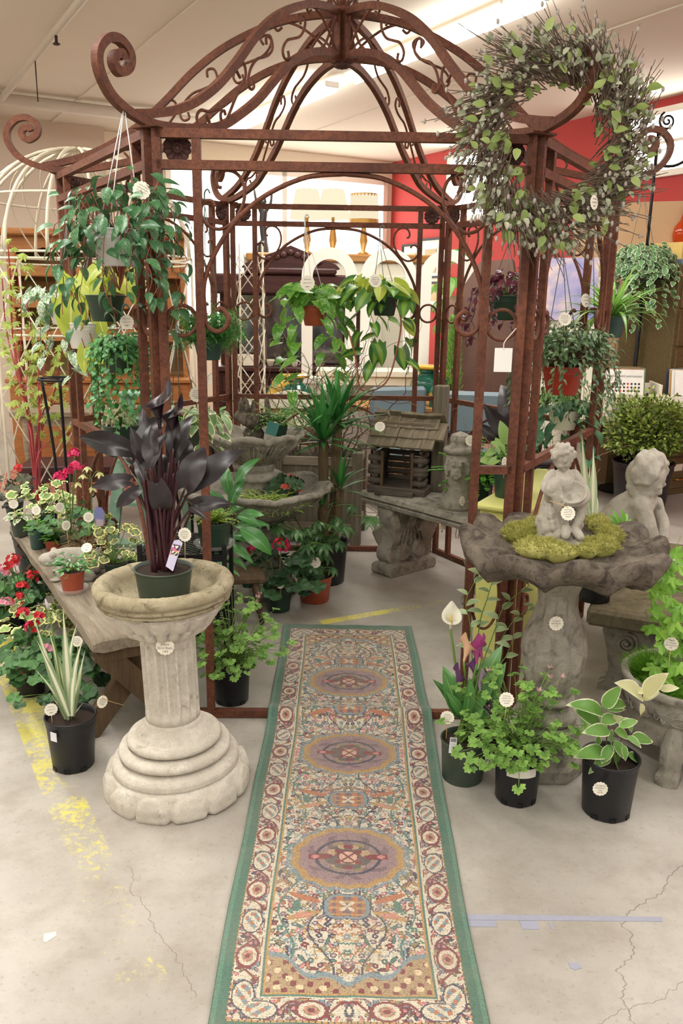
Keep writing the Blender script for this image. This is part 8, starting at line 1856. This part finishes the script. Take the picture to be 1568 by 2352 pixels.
for bay, x0 in enumerate((-.27, .27)):
    for k in range(9):
        o = inst('record', rms[0] if k == 0 else random.choice(rms)); M = t.matrix_basis @ Matrix.Translation((x0 + rr(-.02, .02), -.15 + k * .033, .13)) @ Matrix.Rotation(-.28 + k * .03, 4, 'X'); o.matrix_world = M
        bn = ('left', 'right')[bay]; tag(o, 'front vinyl record in the %s bay of the white crate' % bn if k == 0 else '%s vinyl record from the front in the %s bay of the white crate' % (('second', 'third', 'fourth', 'fifth', 'sixth', 'seventh', 'eighth', 'ninth')[k - 1], bn), 'record', 'records in the %s bay' % bn)
        if k == 0 and bay == 0:
            text_mesh('predominant percussion', .029, o, m_plain('black print', (40, 38, 38), .6), loc=(0, -.0045, .255))
            for r_ in range(4):
                for c_ in range(9): mb = MB(); mb.lathe([(0, 0), (.0095, 0)], 10, cap=False, M=Matrix.Translation((-.12 + c_ * .03, -.0042, .19 - r_ * .03)) @ Matrix.Rotation(pi / 2, 4, 'X')); mb.obj('printed_dot', m_plain('red print', (206, 50, 44), .6) if (c_ == 5 and True) or (r_, c_) in ((0, 1), (1, 0), (2, 3)) else MATS['black print'], o)
            o['label'] = 'white record sleeve with red and black dots, front of the left bay'
        if k == 0 and bay == 1: o['label'] = 'record in a shiny clear wrapper, front of the right bay'
t = thing('file_cabinet', 'olive wooden card file cabinet with brass handles at far right', 'cabinet', (2.98, 7.62, 0), .5); B_(t, 'body', M_OLIVE, (0, 0, .98), (.85, .6, 1.96), .008)
for j in range(6):
    for i in range(2):
        d = B_(t, 'drawer', M_OLIVE, (-.2 + i * .4, -.305, .2 + j * .31), (.37, .025, .28), .006); mb = MB(); mb.tube(spline([(-.2 + i * .4 - .05, -.32, .15 + j * .31), (-.2 + i * .4 - .04, -.36, .15 + j * .31), (-.2 + i * .4 + .04, -.36, .15 + j * .31), (-.2 + i * .4 + .05, -.32, .15 + j * .31)], 4), .008, 5); mb.obj('handle', M_BRASS, d); B_(d, 'label_holder', M_IVORY, (-.2 + i * .4, -.322, .25 + j * .31), (.1, .006, .06))
M_ORG = m_plain('orange glass', (236, 86, 30), .06, var=.15, scale=6, Transmission_Weight=.55)
for i, (x, s) in enumerate(((.0, 1.), (.2, .8))):
    o = MB().lathe([(.0, 0), (.08, .0), (.095, .06), (.085, .13), (.04, .19), (.025, .25), (.03, .3), (.024, .3), (.0, .05)], 20).obj('glass_vase', M_ORG); o.location = (2.90 + x, 7.55 + x * .4, 2.15); o.scale = (s, s, s); tag(o, ('larger' if i == 0 else 'smaller') + ' orange glass vase on the yellow box', 'vase', 'orange glass vases')
o = tag(B_(None, 'yellow_box', m_plain('yellow box', (222, 190, 110), .6), (2.97, 7.6, 2.08), (.5, .3, .14), .004, .5), 'yellow box on a dark tray atop the file cabinet', 'box'); o = tag(B_(None, 'dark_tray', M_BLUEG, (2.97, 7.6, 1.985), (.6, .42, .05), .006, .5), 'slate blue tray on top of the file cabinet', 'tray')
t = thing('leaning_board', 'large tan board with a yellow edge leaning beside the file cabinet', 'board', (2.52, 7.75, 0), -.35); B_(t, 'panel', m_plain('tan board', (196, 160, 122), .8, var=.05), (0, 0, 1.25), (1.0, .03, 2.5)); B_(t, 'edge_strip', m_plain('yellow strip', (232, 196, 90), .6), (.5, -.005, 1.25), (.06, .04, 2.5), .004)
t = thing('plant_pole', 'black metal pole stand with side arms at far right', 'plant stand', (2.55, 7.42, 0)); t.scale = (1.3, 1.3, 1.31); mb = MB(); mb.tube([(0, 0, 0), (0, 0, 1.45)], .014, 8); mb.tube([(0, 0, 1.4), (0, 0, 2.32)], .010, 8); mb.obj('pole', M_BLACK, t); mb = MB(); mb.lathe([(.0, 0), (.17, 0), (.165, .015), (.03, .03), (.014, .05)], 24); mb.obj('base', M_BLACK, t)
for s in (-1, 1): mb = MB(); mb.tube(spline([(0, 0, 2.1), (s * .12, 0, 2.1), (s * .2, 0, 2.14)], 4), .009, 6); mb.obj('arm', M_BLACK, t)
mb = MB(); mb.tube([(.05 + .055 * (1 - i / 30) * cos(i * .45 + 2), 0, 2.36 + .055 * (1 - i / 30) * sin(i * .45 + 2)) for i in range(28)], .007, 6); mb.obj('scroll_top', M_BLACK, t)
t = thing('blue_painting', 'unframed blue and violet painting propped behind the spider plant', 'painting', at(1290, 690, 7.2) * V((1, 1, 0)), -.3); tt = NT('painted seascape'); n_ = tt.noise(tt.obj(), 3, 5); B_(t, 'canvas', tt.done(tt.bsdf(tt.ramp(n_, [(.3, lin(120, 130, 190)), (.5, lin(176, 170, 206)), (.62, lin(226, 206, 196)), (.75, lin(84, 70, 84))]), .7).outputs[0]), (0, 0, 1.75), (.55, .03, .5)); B_(t, 'easel', M_CRM, (0, .03, .9), (.6, .03, 1.9))
